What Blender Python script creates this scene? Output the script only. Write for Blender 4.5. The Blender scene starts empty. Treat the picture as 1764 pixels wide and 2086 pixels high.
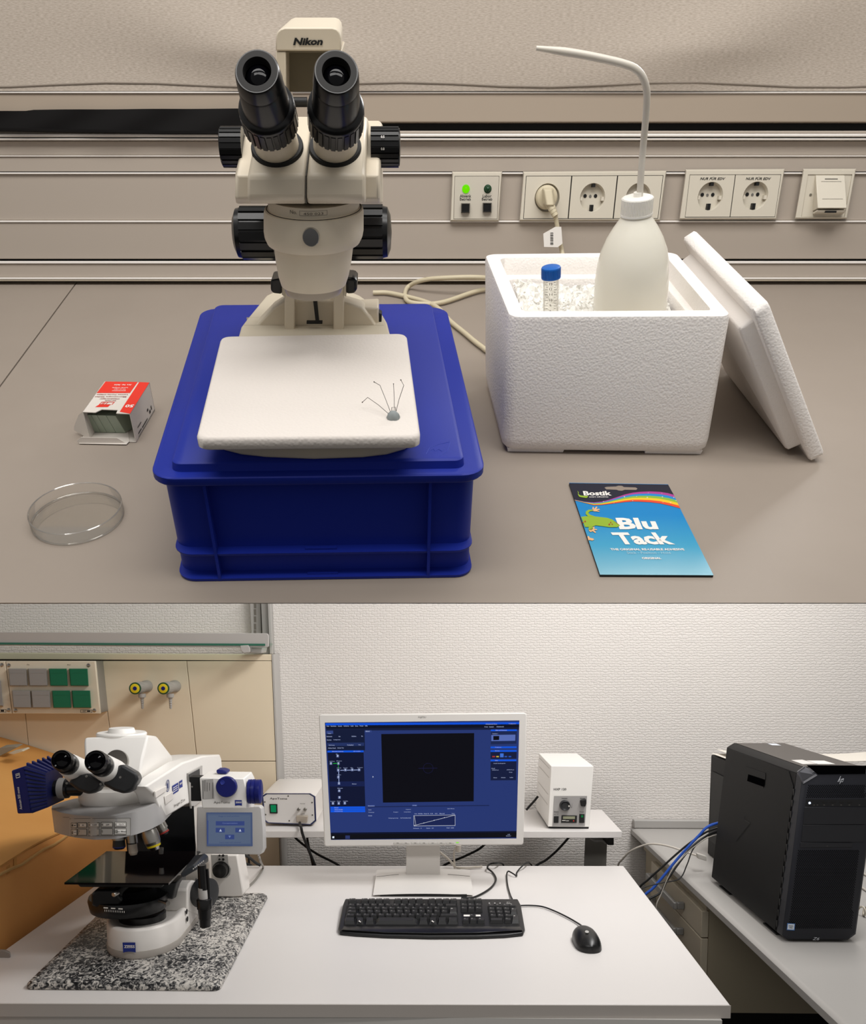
import bpy, bmesh, math, random
from mathutils import Vector, Matrix
random.seed(7)
SC = bpy.context.scene
COL = SC.collection
PI = math.pi
R = math.radians

# ---------------------------------------------------------------- camera
F, PX, PY = 1800.0, 820.0, 1450.0          # focal length and principal point, pixels of 1764x2086
CAMPOS = Vector((0, 0, 1.43))
YAW, PITCH = math.atan(40/1807.0), math.atan((PY-1290)/F)
MCAM = Matrix.Translation(CAMPOS) @ Matrix.Rotation(YAW, 4, 'Z') @ Matrix.Rotation(PI/2-PITCH, 4, 'X')
cd = bpy.data.cameras.new('camera'); co = bpy.data.objects.new('camera', cd); COL.objects.link(co)
co.matrix_world = MCAM
cd.sensor_fit = 'HORIZONTAL'; cd.sensor_width = 36.0; cd.lens = F/1764*36
cd.shift_x = (882-PX)/1764; cd.shift_y = (PY-1043)/1764
cd.clip_start = 0.02; cd.clip_end = 60
SC.camera = co

# ---------------------------------------------------------------- light and exposure
SC.view_settings.view_transform = 'Standard'
SC.view_settings.look = 'None'
SC.view_settings.gamma = 1.0
SC.view_settings.use_curve_mapping = False
SC.view_settings.exposure = 0.0
wd = bpy.data.worlds.new('world'); SC.world = wd; wd.use_nodes = True
bg = wd.node_tree.nodes['Background']
bg.inputs[0].default_value = (1.0, 0.965, 0.93, 1); bg.inputs[1].default_value = 0.34

def area(name, loc, target, sx, sy, power, col=(1, 0.972, 0.94)):
    l = bpy.data.lights.new(name, 'AREA'); l.shape = 'RECTANGLE'; l.size = sx; l.size_y = sy
    l.energy = power; l.color = col
    o = bpy.data.objects.new(name, l); COL.objects.link(o)
    d = Vector(target)-Vector(loc)
    o.matrix_world = Matrix.Translation(Vector(loc)) @ d.to_track_quat('-Z', 'Y').to_matrix().to_4x4()
    return o
# luminaires: two over the tilted bench, one over the computer desk; an added unseen fill under the bench brightens the desk
area('ceiling_lamp_front', (0.1, -0.35, 2.7), (0.1, 1.1, 1.75), 1.9, 0.4, 18.5)
area('ceiling_lamp_bench', (0.05, 0.3, 2.85), (0.05, 1.5, 2.0), 1.9, 0.35, 13)
area('ceiling_lamp_desk', (1.0, 2.0, 2.8), (0.1, 2.45, 0.72), 1.5, 0.35, 42, (1, 0.985, 0.97))
area('desk_fill_light', (0.15, 1.38, 1.80), (0.1, 2.7, 0.85), 1.5, 0.25, 12, (1, 0.985, 0.97))

# ---------------------------------------------------------------- frames: a pixel becomes a point on a plane of the place
class Frame:
    def __init__(s, M):
        s.M = M.copy(); mi = M.inverted(); s.o = mi @ CAMPOS
        s.R = mi.to_3x3() @ MCAM.to_3x3()
    def ray(s, u, v): return s.R @ Vector(((u-PX)/F, -(v-PY)/F, -1))
    def ax(s, u, v, i, val):
        d = s.ray(u, v); return s.o + d*((val-s.o[i])/d[i])
    def x(s, u, v, val): return s.ax(u, v, 0, val)
    def y(s, u, v, val): return s.ax(u, v, 1, val)
    def z(s, u, v, val): return s.ax(u, v, 2, val)
    def sc(s, u, v, Y): return (s.y(u+1, v, Y)-s.y(u, v, Y)).length
    def plane(s, u, v, p0, n):
        d = s.ray(u, v); return s.o + d*((Vector(p0)-s.o).dot(n)/d.dot(n))
B = Frame(Matrix.Identity(4))
PITCH_T = math.atan((PY+245)/F); HB = 0.507
MT = MCAM @ (Matrix.Translation((0, 0, HB)) @ Matrix.Rotation(PI/2-PITCH_T, 4, 'X')).inverted()
T = Frame(MT)                               # the dissecting bench: z = 0 is its worktop
YW = T.z(820, 570, 0).y
W = Frame(MT @ Matrix.Translation((0, YW, 0)) @ Matrix.Rotation(R(-14), 4, 'X'))   # its rear panel wall, y = 0

# ---------------------------------------------------------------- mesh builder
BASE = {}
def lin(c):
    return tuple(((x/12.92) if x <= 0.04045 else ((x+0.055)/1.055)**2.4) for x in c)
def hexc(h):
    h = h.lstrip('#'); return lin(tuple(int(h[i:i+2], 16)/255 for i in (0, 2, 4)))

def bil(a, b, c, d):
    """a front left, b front right, c back right, d back left -> f(s, t)"""
    return lambda s, t: (a*(1-s)+b*s)*(1-t)+(d*(1-s)+c*s)*t

def rrect(x0, x1, y0, y1, r, n=5):
    pts = []
    for cx, cy, a0 in ((x1-r, y0+r, -90), (x1-r, y1-r, 0), (x0+r, y1-r, 90), (x0+r, y0+r, 180)):
        for k in range(n+1):
            a = R(a0+90*k/n); pts.append((cx+r*math.cos(a), cy+r*math.sin(a)))
    return pts

def smooth_path(pts, n=6):
    pts = [Vector(p) for p in pts]
    if len(pts) < 3: return pts
    out = []
    for i in range(len(pts)-1):
        p0 = pts[i-1] if i else pts[0]*2-pts[1]
        p1, p2 = pts[i], pts[i+1]
        p3 = pts[i+2] if i+2 < len(pts) else pts[-1]*2-pts[-2]
        for k in range(n):
            t = k/n
            out.append(0.5*((2*p1)+(p2-p0)*t+(2*p0-5*p1+4*p2-p3)*t*t+(3*p1-p0-3*p2+p3)*t**3))
    out.append(pts[-1]); return out

TEXTS = {}
def text_geo(body, bold=0.0, shear=0.0, spacing=1.0):
    k = (body, bold, shear, spacing)
    if k not in TEXTS:
        c = bpy.data.curves.new('lettering', 'FONT'); c.body = body; c.resolution_u = 2
        c.offset = bold; c.shear = shear; c.align_x = 'CENTER'; c.space_character = spacing; c.space_line = 0.85
        c.fill_mode = 'FRONT'
        o = bpy.data.objects.new('lettering', c); COL.objects.link(o)
        me = bpy.data.meshes.new_from_object(o.evaluated_get(bpy.context.evaluated_depsgraph_get()))
        vs = [(v.co.x, v.co.y) for v in me.vertices]; fs = [tuple(p.vertices) for p in me.polygons]
        x0 = min(v[0] for v in vs); x1 = max(v[0] for v in vs); y0 = min(v[1] for v in vs); y1 = max(v[1] for v in vs)
        TEXTS[k] = ([((x-x0)/(x1-x0), (y-y0)/(y1-y0)) for x, y in vs], fs)
        bpy.data.objects.remove(o); bpy.data.curves.remove(c); bpy.data.meshes.remove(me)
    return TEXTS[k]

class MB:
    def __init__(s, xf=None): s.b = bmesh.new(); s.xf = xf; s.mi = 0
    def V(s, p):
        p = Vector(p); return s.b.verts.new(s.xf(p) if s.xf else p)
    def Fc(s, vs):
        try:
            f = s.b.faces.new(vs); f.material_index = s.mi; return f
        except ValueError: return None
    def box(s, x0, x1, y0, y1, z0, z1):
        return s.hexa([(x0, y0, z0), (x1, y0, z0), (x1, y1, z0), (x0, y1, z0)], [(x0, y0, z1), (x1, y0, z1), (x1, y1, z1), (x0, y1, z1)])
    def hexa(s, lo, hi): return s.loft([lo, hi])
    def loft(s, rings, cap=True, close=False):
        rs = [[s.V(p) for p in r] for r in rings]; n = len(rs[0])
        for a, b in zip(rs, rs[1:]+(rs[:1] if close else [])):
            for i in range(n): s.Fc([a[i], a[(i+1) % n], b[(i+1) % n], b[i]])
        if cap and not close:
            s.Fc(rs[0][::-1]); s.Fc(rs[-1])
        return s
    def prism(s, pts, vec):
        vec = Vector(vec); return s.loft([pts, [Vector(p)+vec for p in pts]])
    def poly(s, pts): s.Fc([s.V(p) for p in pts]); return s
    def lathe(s, prof, p0, axis, seg=32, cap=True, ref=None):
        p0 = Vector(p0); a = Vector(axis).normalized()
        e = Vector(ref) if ref else (Vector((0, 0, 1)) if abs(a.z) < 0.9 else Vector((1, 0, 0)))
        e = (e-a*e.dot(a)).normalized(); f = a.cross(e)
        return s.loft([[p0+a*t+(e*math.cos(2*PI*k/seg)+f*math.sin(2*PI*k/seg))*r for k in range(seg)] for t, r in prof], cap)
    def gear(s, t0, t1, r0, r1, p0, axis, n=24, duty=0.5):
        """ribbed cylinder"""
        p0 = Vector(p0); a = Vector(axis).normalized()
        e = Vector((0, 0, 1)) if abs(a.z) < 0.9 else Vector((1, 0, 0)); e = (e-a*e.dot(a)).normalized(); f = a.cross(e)
        angs = []
        for k in range(n):
            b = 2*PI/n
            angs += [(k*b, r1), (k*b+b*duty, r1), (k*b+b*(duty+0.06), r0), (k*b+b*0.94, r0)]
        return s.loft([[p0+a*t+(e*math.cos(q)+f*math.sin(q))*r for q, r in angs] for t in (t0, t1)])
    def tube(s, pts, r, seg=10, smooth=6, flat=None):
        P = smooth_path(pts, smooth) if smooth else [Vector(p) for p in pts]
        rings = []; up = None
        for i, p in enumerate(P):
            d = (P[min(i+1, len(P)-1)]-P[max(i-1, 0)])
            if d.length < 1e-9: continue
            d.normalize()
            if up is None:
                up = Vector((0, 0, 1)) if abs(d.z) < 0.9 else Vector((1, 0, 0))
            up = (up-d*up.dot(d)).normalized(); q = d.cross(up)
            rr = r(i/(len(P)-1)) if callable(r) else r
            rings.append([p+(up*math.cos(2*PI*k/seg)+q*math.sin(2*PI*k/seg))*rr for k in range(seg)])
        return s.loft(rings)
    def sphere(s, c, rad, seg=20, rings=12, fn=None):
        c = Vector(c); rad = Vector((rad,)*3) if not hasattr(rad, '__len__') else Vector(rad)
        top = s.V(c+Vector((0, 0, rad.z))); bot = s.V(c-Vector((0, 0, rad.z))); rs = []
        for i in range(1, rings):
            th = PI*i/rings
            rs.append([s.V(c+Vector((rad.x*math.sin(th)*math.cos(2*PI*k/seg), rad.y*math.sin(th)*math.sin(2*PI*k/seg), rad.z*math.cos(th)))) for k in range(seg)])
        for k in range(seg):
            s.Fc([top, rs[0][k], rs[0][(k+1) % seg]]); s.Fc([bot, rs[-1][(k+1) % seg], rs[-1][k]])
        for a, b in zip(rs, rs[1:]):
            for k in range(seg): s.Fc([a[k], b[k], b[(k+1) % seg], a[(k+1) % seg]])
        return s
    def grid(s, fn, nu, nv):
        g = [[s.V(fn(i/nu, j/nv)) for i in range(nu+1)] for j in range(nv+1)]
        for j in range(nv):
            for i in range(nu): s.Fc([g[j][i], g[j][i+1], g[j+1][i+1], g[j+1][i]])
        return s
    def text(s, body, p0, p1, p2, bold=0.012, shear=0.0, spacing=1.0):
        """p0 lower left, p1 lower right, p2 upper left of the lettering"""
        vs, fs = text_geo(body, bold, shear, spacing)
        p0 = Vector(p0); a = Vector(p1)-p0; c = Vector(p2)-p0
        V = [s.V(p0+a*x+c*y) for x, y in vs]
        for f in fs: s.Fc([V[i] for i in f])
        return s
    def mesh(s, name, base, ang=38, recalc=True, flat=False):
        if recalc: bmesh.ops.recalc_face_normals(s.b, faces=s.b.faces[:])
        for f in s.b.faces: f.smooth = not flat
        if not flat:
            la = R(ang)
            for e in s.b.edges:
                e.smooth = len(e.link_faces) == 2 and e.calc_face_angle(0) < la
        bmesh.ops.translate(s.b, verts=s.b.verts[:], vec=-Vector(base))
        me = bpy.data.meshes.new(name); s.b.to_mesh(me); s.b.free(); return me

def mods(o, bevel, seg, sub):
    if bevel:
        m = o.modifiers.new('bevel', 'BEVEL'); m.width = bevel; m.segments = seg; m.limit_method = 'ANGLE'; m.angle_limit = R(40); m.harden_normals = False
    if sub:
        m = o.modifiers.new('subdivision', 'SUBSURF'); m.levels = m.render_levels = sub

def thing(name, label, cat, frame, base, group=None):
    o = bpy.data.objects.new(name, None); COL.objects.link(o); o.empty_display_size = 0.03
    o.matrix_world = frame.M @ Matrix.Translation(Vector(base))
    o['label'] = label; o['category'] = cat
    if group: o['group'] = group
    BASE[o] = Vector(base); return o

def part(name, mb, m, parent, bevel=0, seg=2, sub=0, kind=None, label=None, ang=38, recalc=True, flat=False):
    root = parent
    while root.parent is not None: root = root.parent
    me = mb.mesh(name, BASE[root], ang, recalc, flat)
    for q in (m if isinstance(m, (list, tuple)) else [m]): me.materials.append(q)
    o = bpy.data.objects.new(name, me); COL.objects.link(o); o.parent = parent
    if kind: o['kind'] = kind
    if label: o['label'] = label
    mods(o, bevel, seg, sub)
    return o

def single(name, mb, m, label, cat, frame, base, group=None, bevel=0, seg=2, sub=0, kind=None, ang=38, flat=False):
    me = mb.mesh(name, base, ang, True, flat)
    for q in (m if isinstance(m, (list, tuple)) else [m]): me.materials.append(q)
    o = bpy.data.objects.new(name, me); COL.objects.link(o)
    o.matrix_world = frame.M @ Matrix.Translation(Vector(base))
    if label: o['label'] = label
    if cat: o['category'] = cat
    if group: o['group'] = group
    if kind: o['kind'] = kind
    BASE[o] = Vector(base)
    mods(o, bevel, seg, sub)
    return o

def struct(name, mb, m, frame, base=(0, 0, 0), label=None, **k):
    return single(name, mb, m, label, None, frame, base, kind='structure', **k)

# ---------------------------------------------------------------- materials
MATS = {}
def mat(name, col, rough=0.5, metal=0.0, spec=0.5, bump=None, vary=None, emit=None, strength=1.0, sss=0.0, coat=0.0, trans=0.0, ior=1.45):
    """bump = (kind, scale, strength, distance); vary = (scale, second colour, contrast)"""
    if name in MATS: return MATS[name]
    m = bpy.data.materials.new(name); m.use_nodes = True; MATS[name] = m
    nt = m.node_tree; b = nt.nodes['Principled BSDF']
    c = hexc(col) if isinstance(col, str) else col
    b.inputs['Base Color'].default_value = (*c, 1); b.inputs['Roughness'].default_value = rough
    b.inputs['Metallic'].default_value = metal; b.inputs['Specular IOR Level'].default_value = spec
    b.inputs['IOR'].default_value = ior
    if sss:
        b.inputs['Subsurface Weight'].default_value = sss; b.inputs['Subsurface Radius'].default_value = (0.012, 0.012, 0.01); b.inputs['Subsurface Scale'].default_value = 0.6
    if coat: b.inputs['Coat Weight'].default_value = coat; b.inputs['Coat Roughness'].default_value = 0.15
    if trans: b.inputs['Transmission Weight'].default_value = trans
    if emit:
        b.inputs['Emission Color'].default_value = (*hexc(emit), 1); b.inputs['Emission Strength'].default_value = strength
    tc = nt.nodes.new('ShaderNodeTexCoord')
    if vary:
        n = nt.nodes.new('ShaderNodeTexNoise'); n.inputs['Scale'].default_value = vary[0]; n.inputs['Detail'].default_value = 4
        r = nt.nodes.new('ShaderNodeValToRGB'); r.color_ramp.elements[0].position = 0.5-vary[2]; r.color_ramp.elements[1].position = 0.5+vary[2]
        r.color_ramp.elements[0].color = (*c, 1); r.color_ramp.elements[1].color = (*hexc(vary[1]), 1)
        nt.links.new(tc.outputs['Object'], n.inputs['Vector']); nt.links.new(n.outputs['Fac'], r.inputs['Fac']); nt.links.new(r.outputs['Color'], b.inputs['Base Color'])
    if bump:
        kind, scale, st, dist = bump
        bp = nt.nodes.new('ShaderNodeBump'); bp.inputs['Strength'].default_value = st; bp.inputs['Distance'].default_value = dist
        if kind == 'noise':
            n = nt.nodes.new('ShaderNodeTexNoise'); n.inputs['Scale'].default_value = scale; n.inputs['Detail'].default_value = 3; out = n.outputs['Fac']
        elif kind == 'voronoi':
            n = nt.nodes.new('ShaderNodeTexVoronoi'); n.feature = 'SMOOTH_F1'; n.inputs['Scale'].default_value = scale; out = n.outputs['Distance']; bp.invert = True
        nt.links.new(tc.outputs['Object'], n.inputs['Vector'])
        nt.links.new(out, bp.inputs['Height']); nt.links.new(bp.outputs['Normal'], b.inputs['Normal'])
    return m

def glassy(name, tint, gloss=0.08, clear=0.9, rough=0.05, blend=0.25):
    m = bpy.data.materials.new(name); m.use_nodes = True; nt = m.node_tree; nt.nodes.clear()
    out = nt.nodes.new('ShaderNodeOutputMaterial'); t = nt.nodes.new('ShaderNodeBsdfTransparent'); g = nt.nodes.new('ShaderNodeBsdfGlossy')
    d = nt.nodes.new('ShaderNodeBsdfDiffuse'); mx = nt.nodes.new('ShaderNodeMixShader'); m2 = nt.nodes.new('ShaderNodeMixShader'); lw = nt.nodes.new('ShaderNodeLayerWeight')
    t.inputs[0].default_value = (*hexc(tint), 1); d.inputs[0].default_value = (*hexc(tint), 1); g.inputs['Roughness'].default_value = rough
    lw.inputs['Blend'].default_value = blend
    m2.inputs[0].default_value = 1-clear
    nt.links.new(t.outputs[0], m2.inputs[1]); nt.links.new(d.outputs[0], m2.inputs[2])
    ml = nt.nodes.new('ShaderNodeMath'); ml.operation = 'MULTIPLY_ADD'; ml.inputs[1].default_value = 0.45; ml.inputs[2].default_value = gloss*0.4
    nt.links.new(lw.outputs['Fresnel'], ml.inputs[0]); nt.links.new(ml.outputs[0], mx.inputs[0])
    nt.links.new(m2.outputs[0], mx.inputs[1]); nt.links.new(g.outputs[0], mx.inputs[2]); nt.links.new(mx.outputs[0], out.inputs[0])
    MATS[name] = m; return m

def emis(name, col, s=1.0):
    if name in MATS: return MATS[name]
    m = bpy.data.materials.new(name); m.use_nodes = True; nt = m.node_tree; nt.nodes.clear()
    out = nt.nodes.new('ShaderNodeOutputMaterial'); e = nt.nodes.new('ShaderNodeEmission')
    e.inputs[0].default_value = (*hexc(col), 1); e.inputs[1].default_value = s
    g = nt.nodes.new('ShaderNodeBsdfGlossy'); g.inputs['Roughness'].default_value = 0.3; g.inputs[0].default_value = (0.007, 0.007, 0.007, 1)
    a = nt.nodes.new('ShaderNodeAddShader'); nt.links.new(e.outputs[0], a.inputs[0]); nt.links.new(g.outputs[0], a.inputs[1]); nt.links.new(a.outputs[0], out.inputs[0])
    MATS[name] = m; return m

def wallpaper():
    m = mat('woven_wallpaper', '#e1dcd7', 0.85, spec=0.2)
    nt = m.node_tree; b = nt.nodes['Principled BSDF']; tc = nt.nodes.new('ShaderNodeTexCoord'); mp = nt.nodes.new('ShaderNodeMapping')
    mp.inputs['Rotation'].default_value = (R(90), 0, 0)
    bt = nt.nodes.new('ShaderNodeTexBrick'); bt.inputs['Scale'].default_value = 1.0; bt.inputs['Brick Width'].default_value = 0.021; bt.inputs['Row Height'].default_value = 0.0095
    bt.inputs['Mortar Size'].default_value = 0.0024; bt.inputs['Mortar Smooth'].default_value = 0.9
    ns = nt.nodes.new('ShaderNodeTexNoise'); ns.inputs['Scale'].default_value = 75
    vm = nt.nodes.new('ShaderNodeVectorMath'); vm.operation = 'MULTIPLY_ADD'; vm.inputs[1].default_value = (0.014, 0.014, 0.009)
    nt.links.new(tc.outputs['Object'], mp.inputs['Vector']); nt.links.new(mp.outputs[0], vm.inputs[2]); nt.links.new(tc.outputs['Object'], ns.inputs['Vector'])
    nt.links.new(ns.outputs['Color'], vm.inputs[0]); nt.links.new(vm.outputs[0], bt.inputs['Vector'])
    bp = nt.nodes.new('ShaderNodeBump'); bp.inputs['Strength'].default_value = 0.5; bp.inputs['Distance'].default_value = 0.002; bp.invert = True
    nt.links.new(bt.outputs['Fac'], bp.inputs['Height']); nt.links.new(bp.outputs['Normal'], b.inputs['Normal'])
    return m

def granite():
    m = mat('speckled_granite', '#777777', 0.35)
    nt = m.node_tree; b = nt.nodes['Principled BSDF']; tc = nt.nodes.new('ShaderNodeTexCoord'); mp = nt.nodes.new('ShaderNodeMapping')
    mp.inputs['Scale'].default_value = (1.0, 0.75, 1); mp.inputs['Rotation'].default_value = (0, 0, R(35))
    n = nt.nodes.new('ShaderNodeTexNoise'); n.inputs['Scale'].default_value = 115; n.inputs['Detail'].default_value = 3; n.inputs['Roughness'].default_value = 0.62; n.inputs['Distortion'].default_value = 1.2
    n2 = nt.nodes.new('ShaderNodeTexNoise'); n2.inputs['Scale'].default_value = 9; n2.inputs['Detail'].default_value = 2
    ad = nt.nodes.new('ShaderNodeMath'); ad.operation = 'MULTIPLY_ADD'; ad.inputs[1].default_value = 0.28
    r = nt.nodes.new('ShaderNodeValToRGB'); e = r.color_ramp.elements
    e[0].position = 0.545; e[0].color = (*hexc('#17181a'), 1); e[1].position = 0.76; e[1].color = (*hexc('#cfcac2'), 1)
    q = e.new(0.61); q.color = (*hexc('#4c4c4d'), 1); q = e.new(0.67); q.color = (*hexc('#9d9a95'), 1)
    nt.links.new(tc.outputs['Object'], mp.inputs[0]); nt.links.new(mp.outputs[0], n.inputs['Vector']); nt.links.new(tc.outputs['Object'], n2.inputs['Vector'])
    nt.links.new(n2.outputs['Fac'], ad.inputs[0]); nt.links.new(n.outputs['Fac'], ad.inputs[2]); nt.links.new(ad.outputs[0], r.inputs['Fac'])
    nt.links.new(r.outputs['Color'], b.inputs['Base Color']); return m

def woven():
    m = mat('linen_blind', '#b5aa9d', 0.8, spec=0.2)
    nt = m.node_tree; b = nt.nodes['Principled BSDF']; tc = nt.nodes.new('ShaderNodeTexCoord'); mp = nt.nodes.new('ShaderNodeMapping')
    mp.inputs['Scale'].default_value = (170, 1, 900)
    n = nt.nodes.new('ShaderNodeTexNoise'); n.inputs['Scale'].default_value = 1.0; n.inputs['Detail'].default_value = 3
    r = nt.nodes.new('ShaderNodeValToRGB'); r.color_ramp.elements[0].position = 0.3; r.color_ramp.elements[1].position = 0.7
    r.color_ramp.elements[0].color = (*hexc('#a3988b'), 1); r.color_ramp.elements[1].color = (*hexc('#bfb4a8'), 1)
    nt.links.new(tc.outputs['Object'], mp.inputs[0]); nt.links.new(mp.outputs[0], n.inputs['Vector']); nt.links.new(n.outputs['Fac'], r.inputs['Fac']); nt.links.new(r.outputs['Color'], b.inputs['Base Color'])
    return m

def gradient_card():
    """printed blue that pales towards the card's foot"""
    m = mat('printed_blue_card', '#0a86c4', 0.35)
    return m
WP = wallpaper(); GRANITE = granite(); LINEN = woven()
M_bench = mat('bench_laminate', '#9d9287', 0.45, spec=0.3, vary=(9, '#988d82', 0.3))
M_alu = mat('painted_aluminium', '#ada296', 0.38, spec=0.5)
M_alub = mat('bright_aluminium', '#e2dcd4', 0.22, metal=0.85)
M_edge = mat('bright_edge', '#efeae4', 0.3)
M_black = mat('matt_black', '#0b0b0b', 0.55)
M_blackg = mat('gloss_black', '#0d0d0e', 0.28)
M_rubber = mat('black_rubber', '#121212', 0.6)
M_blue = mat('blue_polypropylene', '#172a90', 0.45, spec=0.28)
M_foam = mat('white_polystyrene', '#e6e0da', 0.75, spec=0.25, bump=('voronoi', 420, 0.3, 0.0009), sss=0.0)
M_foamr = mat('coarse_polystyrene', '#f0ebe6', 0.75, spec=0.25, bump=('voronoi', 430, 0.5, 0.0010))
M_cream = mat('cream_enamel', '#d3c8b4', 0.38, spec=0.5, bump=('noise', 900, 0.12, 0.0004))
M_creamd = mat('cream_enamel_dark', '#c8beaa', 0.45)
M_socket = mat('socket_plastic', '#d6cfbf', 0.32)
M_chrome = mat('polished_steel', '#c9c9c9', 0.16, metal=1.0)
M_steel = mat('brushed_steel', '#a9a6a0', 0.32, metal=1.0)
M_white = mat('white_enamel', '#e7e2dc', 0.35)
M_whiteb = mat('bright_white_enamel', '#f0ede8', 0.35)
M_lgrey = mat('light_grey_plastic', '#b4b1ad', 0.42)
M_mgrey = mat('mid_grey_plastic', '#8f8d8a', 0.45)
M_dgrey = mat('dark_grey_plastic', '#2a2b2d', 0.45)
M_navy = mat('navy_plastic', '#161d66', 0.38, spec=0.3)
M_void = mat('dark_void', '#050506', 0.9, spec=0.0)
M_navyp = mat('navy_print', '#1b2f86', 0.5)
M_ink = mat('black_ink', '#141414', 0.6)
M_inkg = mat('grey_ink', '#5a564f', 0.7)
M_wink = mat('white_ink', '#eeeae4', 0.5)
M_red = mat('red_print', '#e2301f', 0.45)
M_card = mat('white_card', '#d9d2c9', 0.6)
M_cardin = mat('grey_card_inside', '#8d887c', 0.7)
M_glass = glassy('clear_polystyrene', '#fdfdfc', 0.08, 1.0, 0.04, 0.16)
M_lens = mat('coated_lens', '#050508', 0.04, spec=0.25)
M_yellow = mat('yellow_plastic', '#d9c21f', 0.4)
M_green = mat('green_plastic', '#0f6a43', 0.4)

# ================================================================ setting, dissecting bench
def wrow(v0, v1, dep, dep0=0.0, u0=-700, u1=2460):
    """a horizontal strip of the rear panel wall between picture rows v0 (top) and v1"""
    za, zb = W.y(820, v1, -dep).z, W.y(820, v0, -dep).z
    return (-2.3, 2.3, -dep, -dep0, za, zb)
zt = W.y(820, -330, 0).z
mb = MB(); mb.box(-2.4, 2.4, 0, 0.06, -0.2, zt)
struct('wall_rear', mb, M_alu, W)
# worktop in two panels, with an undercut front edge
bench = thing('workbench', 'grey beige laminate lab worktop carrying the blue crate and the foam box', 'workbench', T, (0, 1.1, 0))
YF = T.z(820, 1228, 0).y
s0, s1 = T.z(155, 577, 0), T.z(0, 787, 0)
sl = (s0.x-s1.x)/(s0.y-s1.y)
xs = lambda y: s1.x+(y-s1.y)*sl
g = 0.0012
def slab(xf0, xb0, xf1, xb1):
    m = MB(); yb = YW-0.012
    m.loft([[(xf0, YF, 0), (xf1, YF, 0), (xb1, yb, 0), (xb0, yb, 0)],
            [(xf0, YF+0.004, -0.004), (xf1, YF+0.004, -0.004), (xb1, yb, -0.004), (xb0, yb, -0.004)],
            [(xf0, YF+0.09, -0.035), (xf1, YF+0.09, -0.035), (xb1, yb, -0.035), (xb0, yb, -0.035)]])
    return m
part('worktop_panel', slab(xs(YF)+g, xs(YW-0.012)+g, 2.4, 2.4), M_bench, bench)
part('worktop_panel', slab(-2.4, -2.4, xs(YF)-g, xs(YW-0.012)-g), M_bench, bench)
m = MB(); m.box(-2.35, 2.35, YF+0.1, YW-0.03, -0.045, -0.0355); part('underframe', m, M_inkg, bench)
mb = MB(); mb.box(-2.3, 2.3, -0.030, -0.0005, W.y(820, 576, 0).z+0.004, W.y(820, 569.5, -0.03).z); struct('baseboard_rear', mb, M_creamd, W, bevel=0.002)

trunk = thing('cable_trunking', 'grey aluminium cable trunking of stacked horizontal panels above the bench', 'trunking', W, (0, 0, 0))
for v0, v1, dep in ((287.3, 316.5, 0.022), (319.5, 350.5, 0.022), (355, 449, 0.020), (453.5, 527.5, 0.022), (537.5, 565, 0.024)):
    m = MB(); m.box(*wrow(v0, v1, dep, 0.0005)); part('trunking_panel', m, M_alu, trunk, bevel=0.0012)
for v0, v1, dep in ((316.8, 319.3, 0.0245), (351.2, 354.8, 0.0245), (449.3, 453.2, 0.0245), (532, 537.2, 0.027), (565.4, 569.3, 0.031)):
    m = MB(); m.box(*wrow(v0, v1, dep, 0.001)); part('trim_strip', m, M_edge, trunk, bevel=0.0008, label='bright narrow aluminium trim strip')
m = MB(); m.box(*wrow(527.8, 531.6, 0.006, 0.0006)); part('shadow_gap', m, M_black, trunk)
m = MB(); m.box(*wrow(349.8, 351.0, 0.0225, 0.001)); part('shadow_gap', m, M_black, trunk)

mb = MB(); mb.box(*wrow(190, 249, 0.030, 0.0005)); struct('trim_1', mb, mat('warm_aluminium', '#a69888', 0.4), W, bevel=0.0015)
mb = MB(); mb.box(*wrow(186.5, 190, 0.033, 0.0005)); struct('trim_2', mb, M_edge, W, bevel=0.0008)
mb = MB(); mb.box(*wrow(249.5, 266, 0.008, 0.0005)); struct('trim_3', mb, M_black, W)
sill = thing('window_ledge', 'bright double ridged aluminium ledge profile under the black gap', 'ledge', W, (0, 0, W.y(820, 276, 0).z))
m = MB(); m.box(*wrow(266.3, 272, 0.030, 0.0005)); part('ledge_body', m, M_alu, sill, bevel=0.001)
m = MB(); m.box(*wrow(272.3, 278.5, 0.036, 0.001)); part('ledge_ridge', m, M_edge, sill, bevel=0.0012)
m = MB(); m.box(*wrow(279, 281.3, 0.028, 0.001)); part('ledge_groove', m, M_mgrey, sill)
m = MB(); m.box(*wrow(281.7, 285.3, 0.034, 0.001)); part('ledge_ridge', m, M_edge, sill, bevel=0.001)
# black cloth strip at the left
def cloth(s, t):
    u = -420+s*1010
    top = 224-3*math.sin(max(0, u)/420) + (2 if u < 60 else 0)
    bot = 264+7*max(0, min(1, (u+50)/420))
    p = W.y(u, top+(bot-top)*t, -0.036)
    return p+Vector((0, -0.004*t-0.002*math.sin(s*37+t*3), 0))
m = MB(); m.grid(cloth, 60, 6); m.tube([cloth(k/30, 1.0)+Vector((0, -0.002, 0)) for k in range(31)], 0.0025, 6, 0)
single('black_cloth', m, mat('black_sheeting', '#0b0909', 0.7, spec=0.2), 'black cloth strip hanging behind the stereo microscope at left', 'cloth', W, W.y(300, 268, -0.036))
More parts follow.
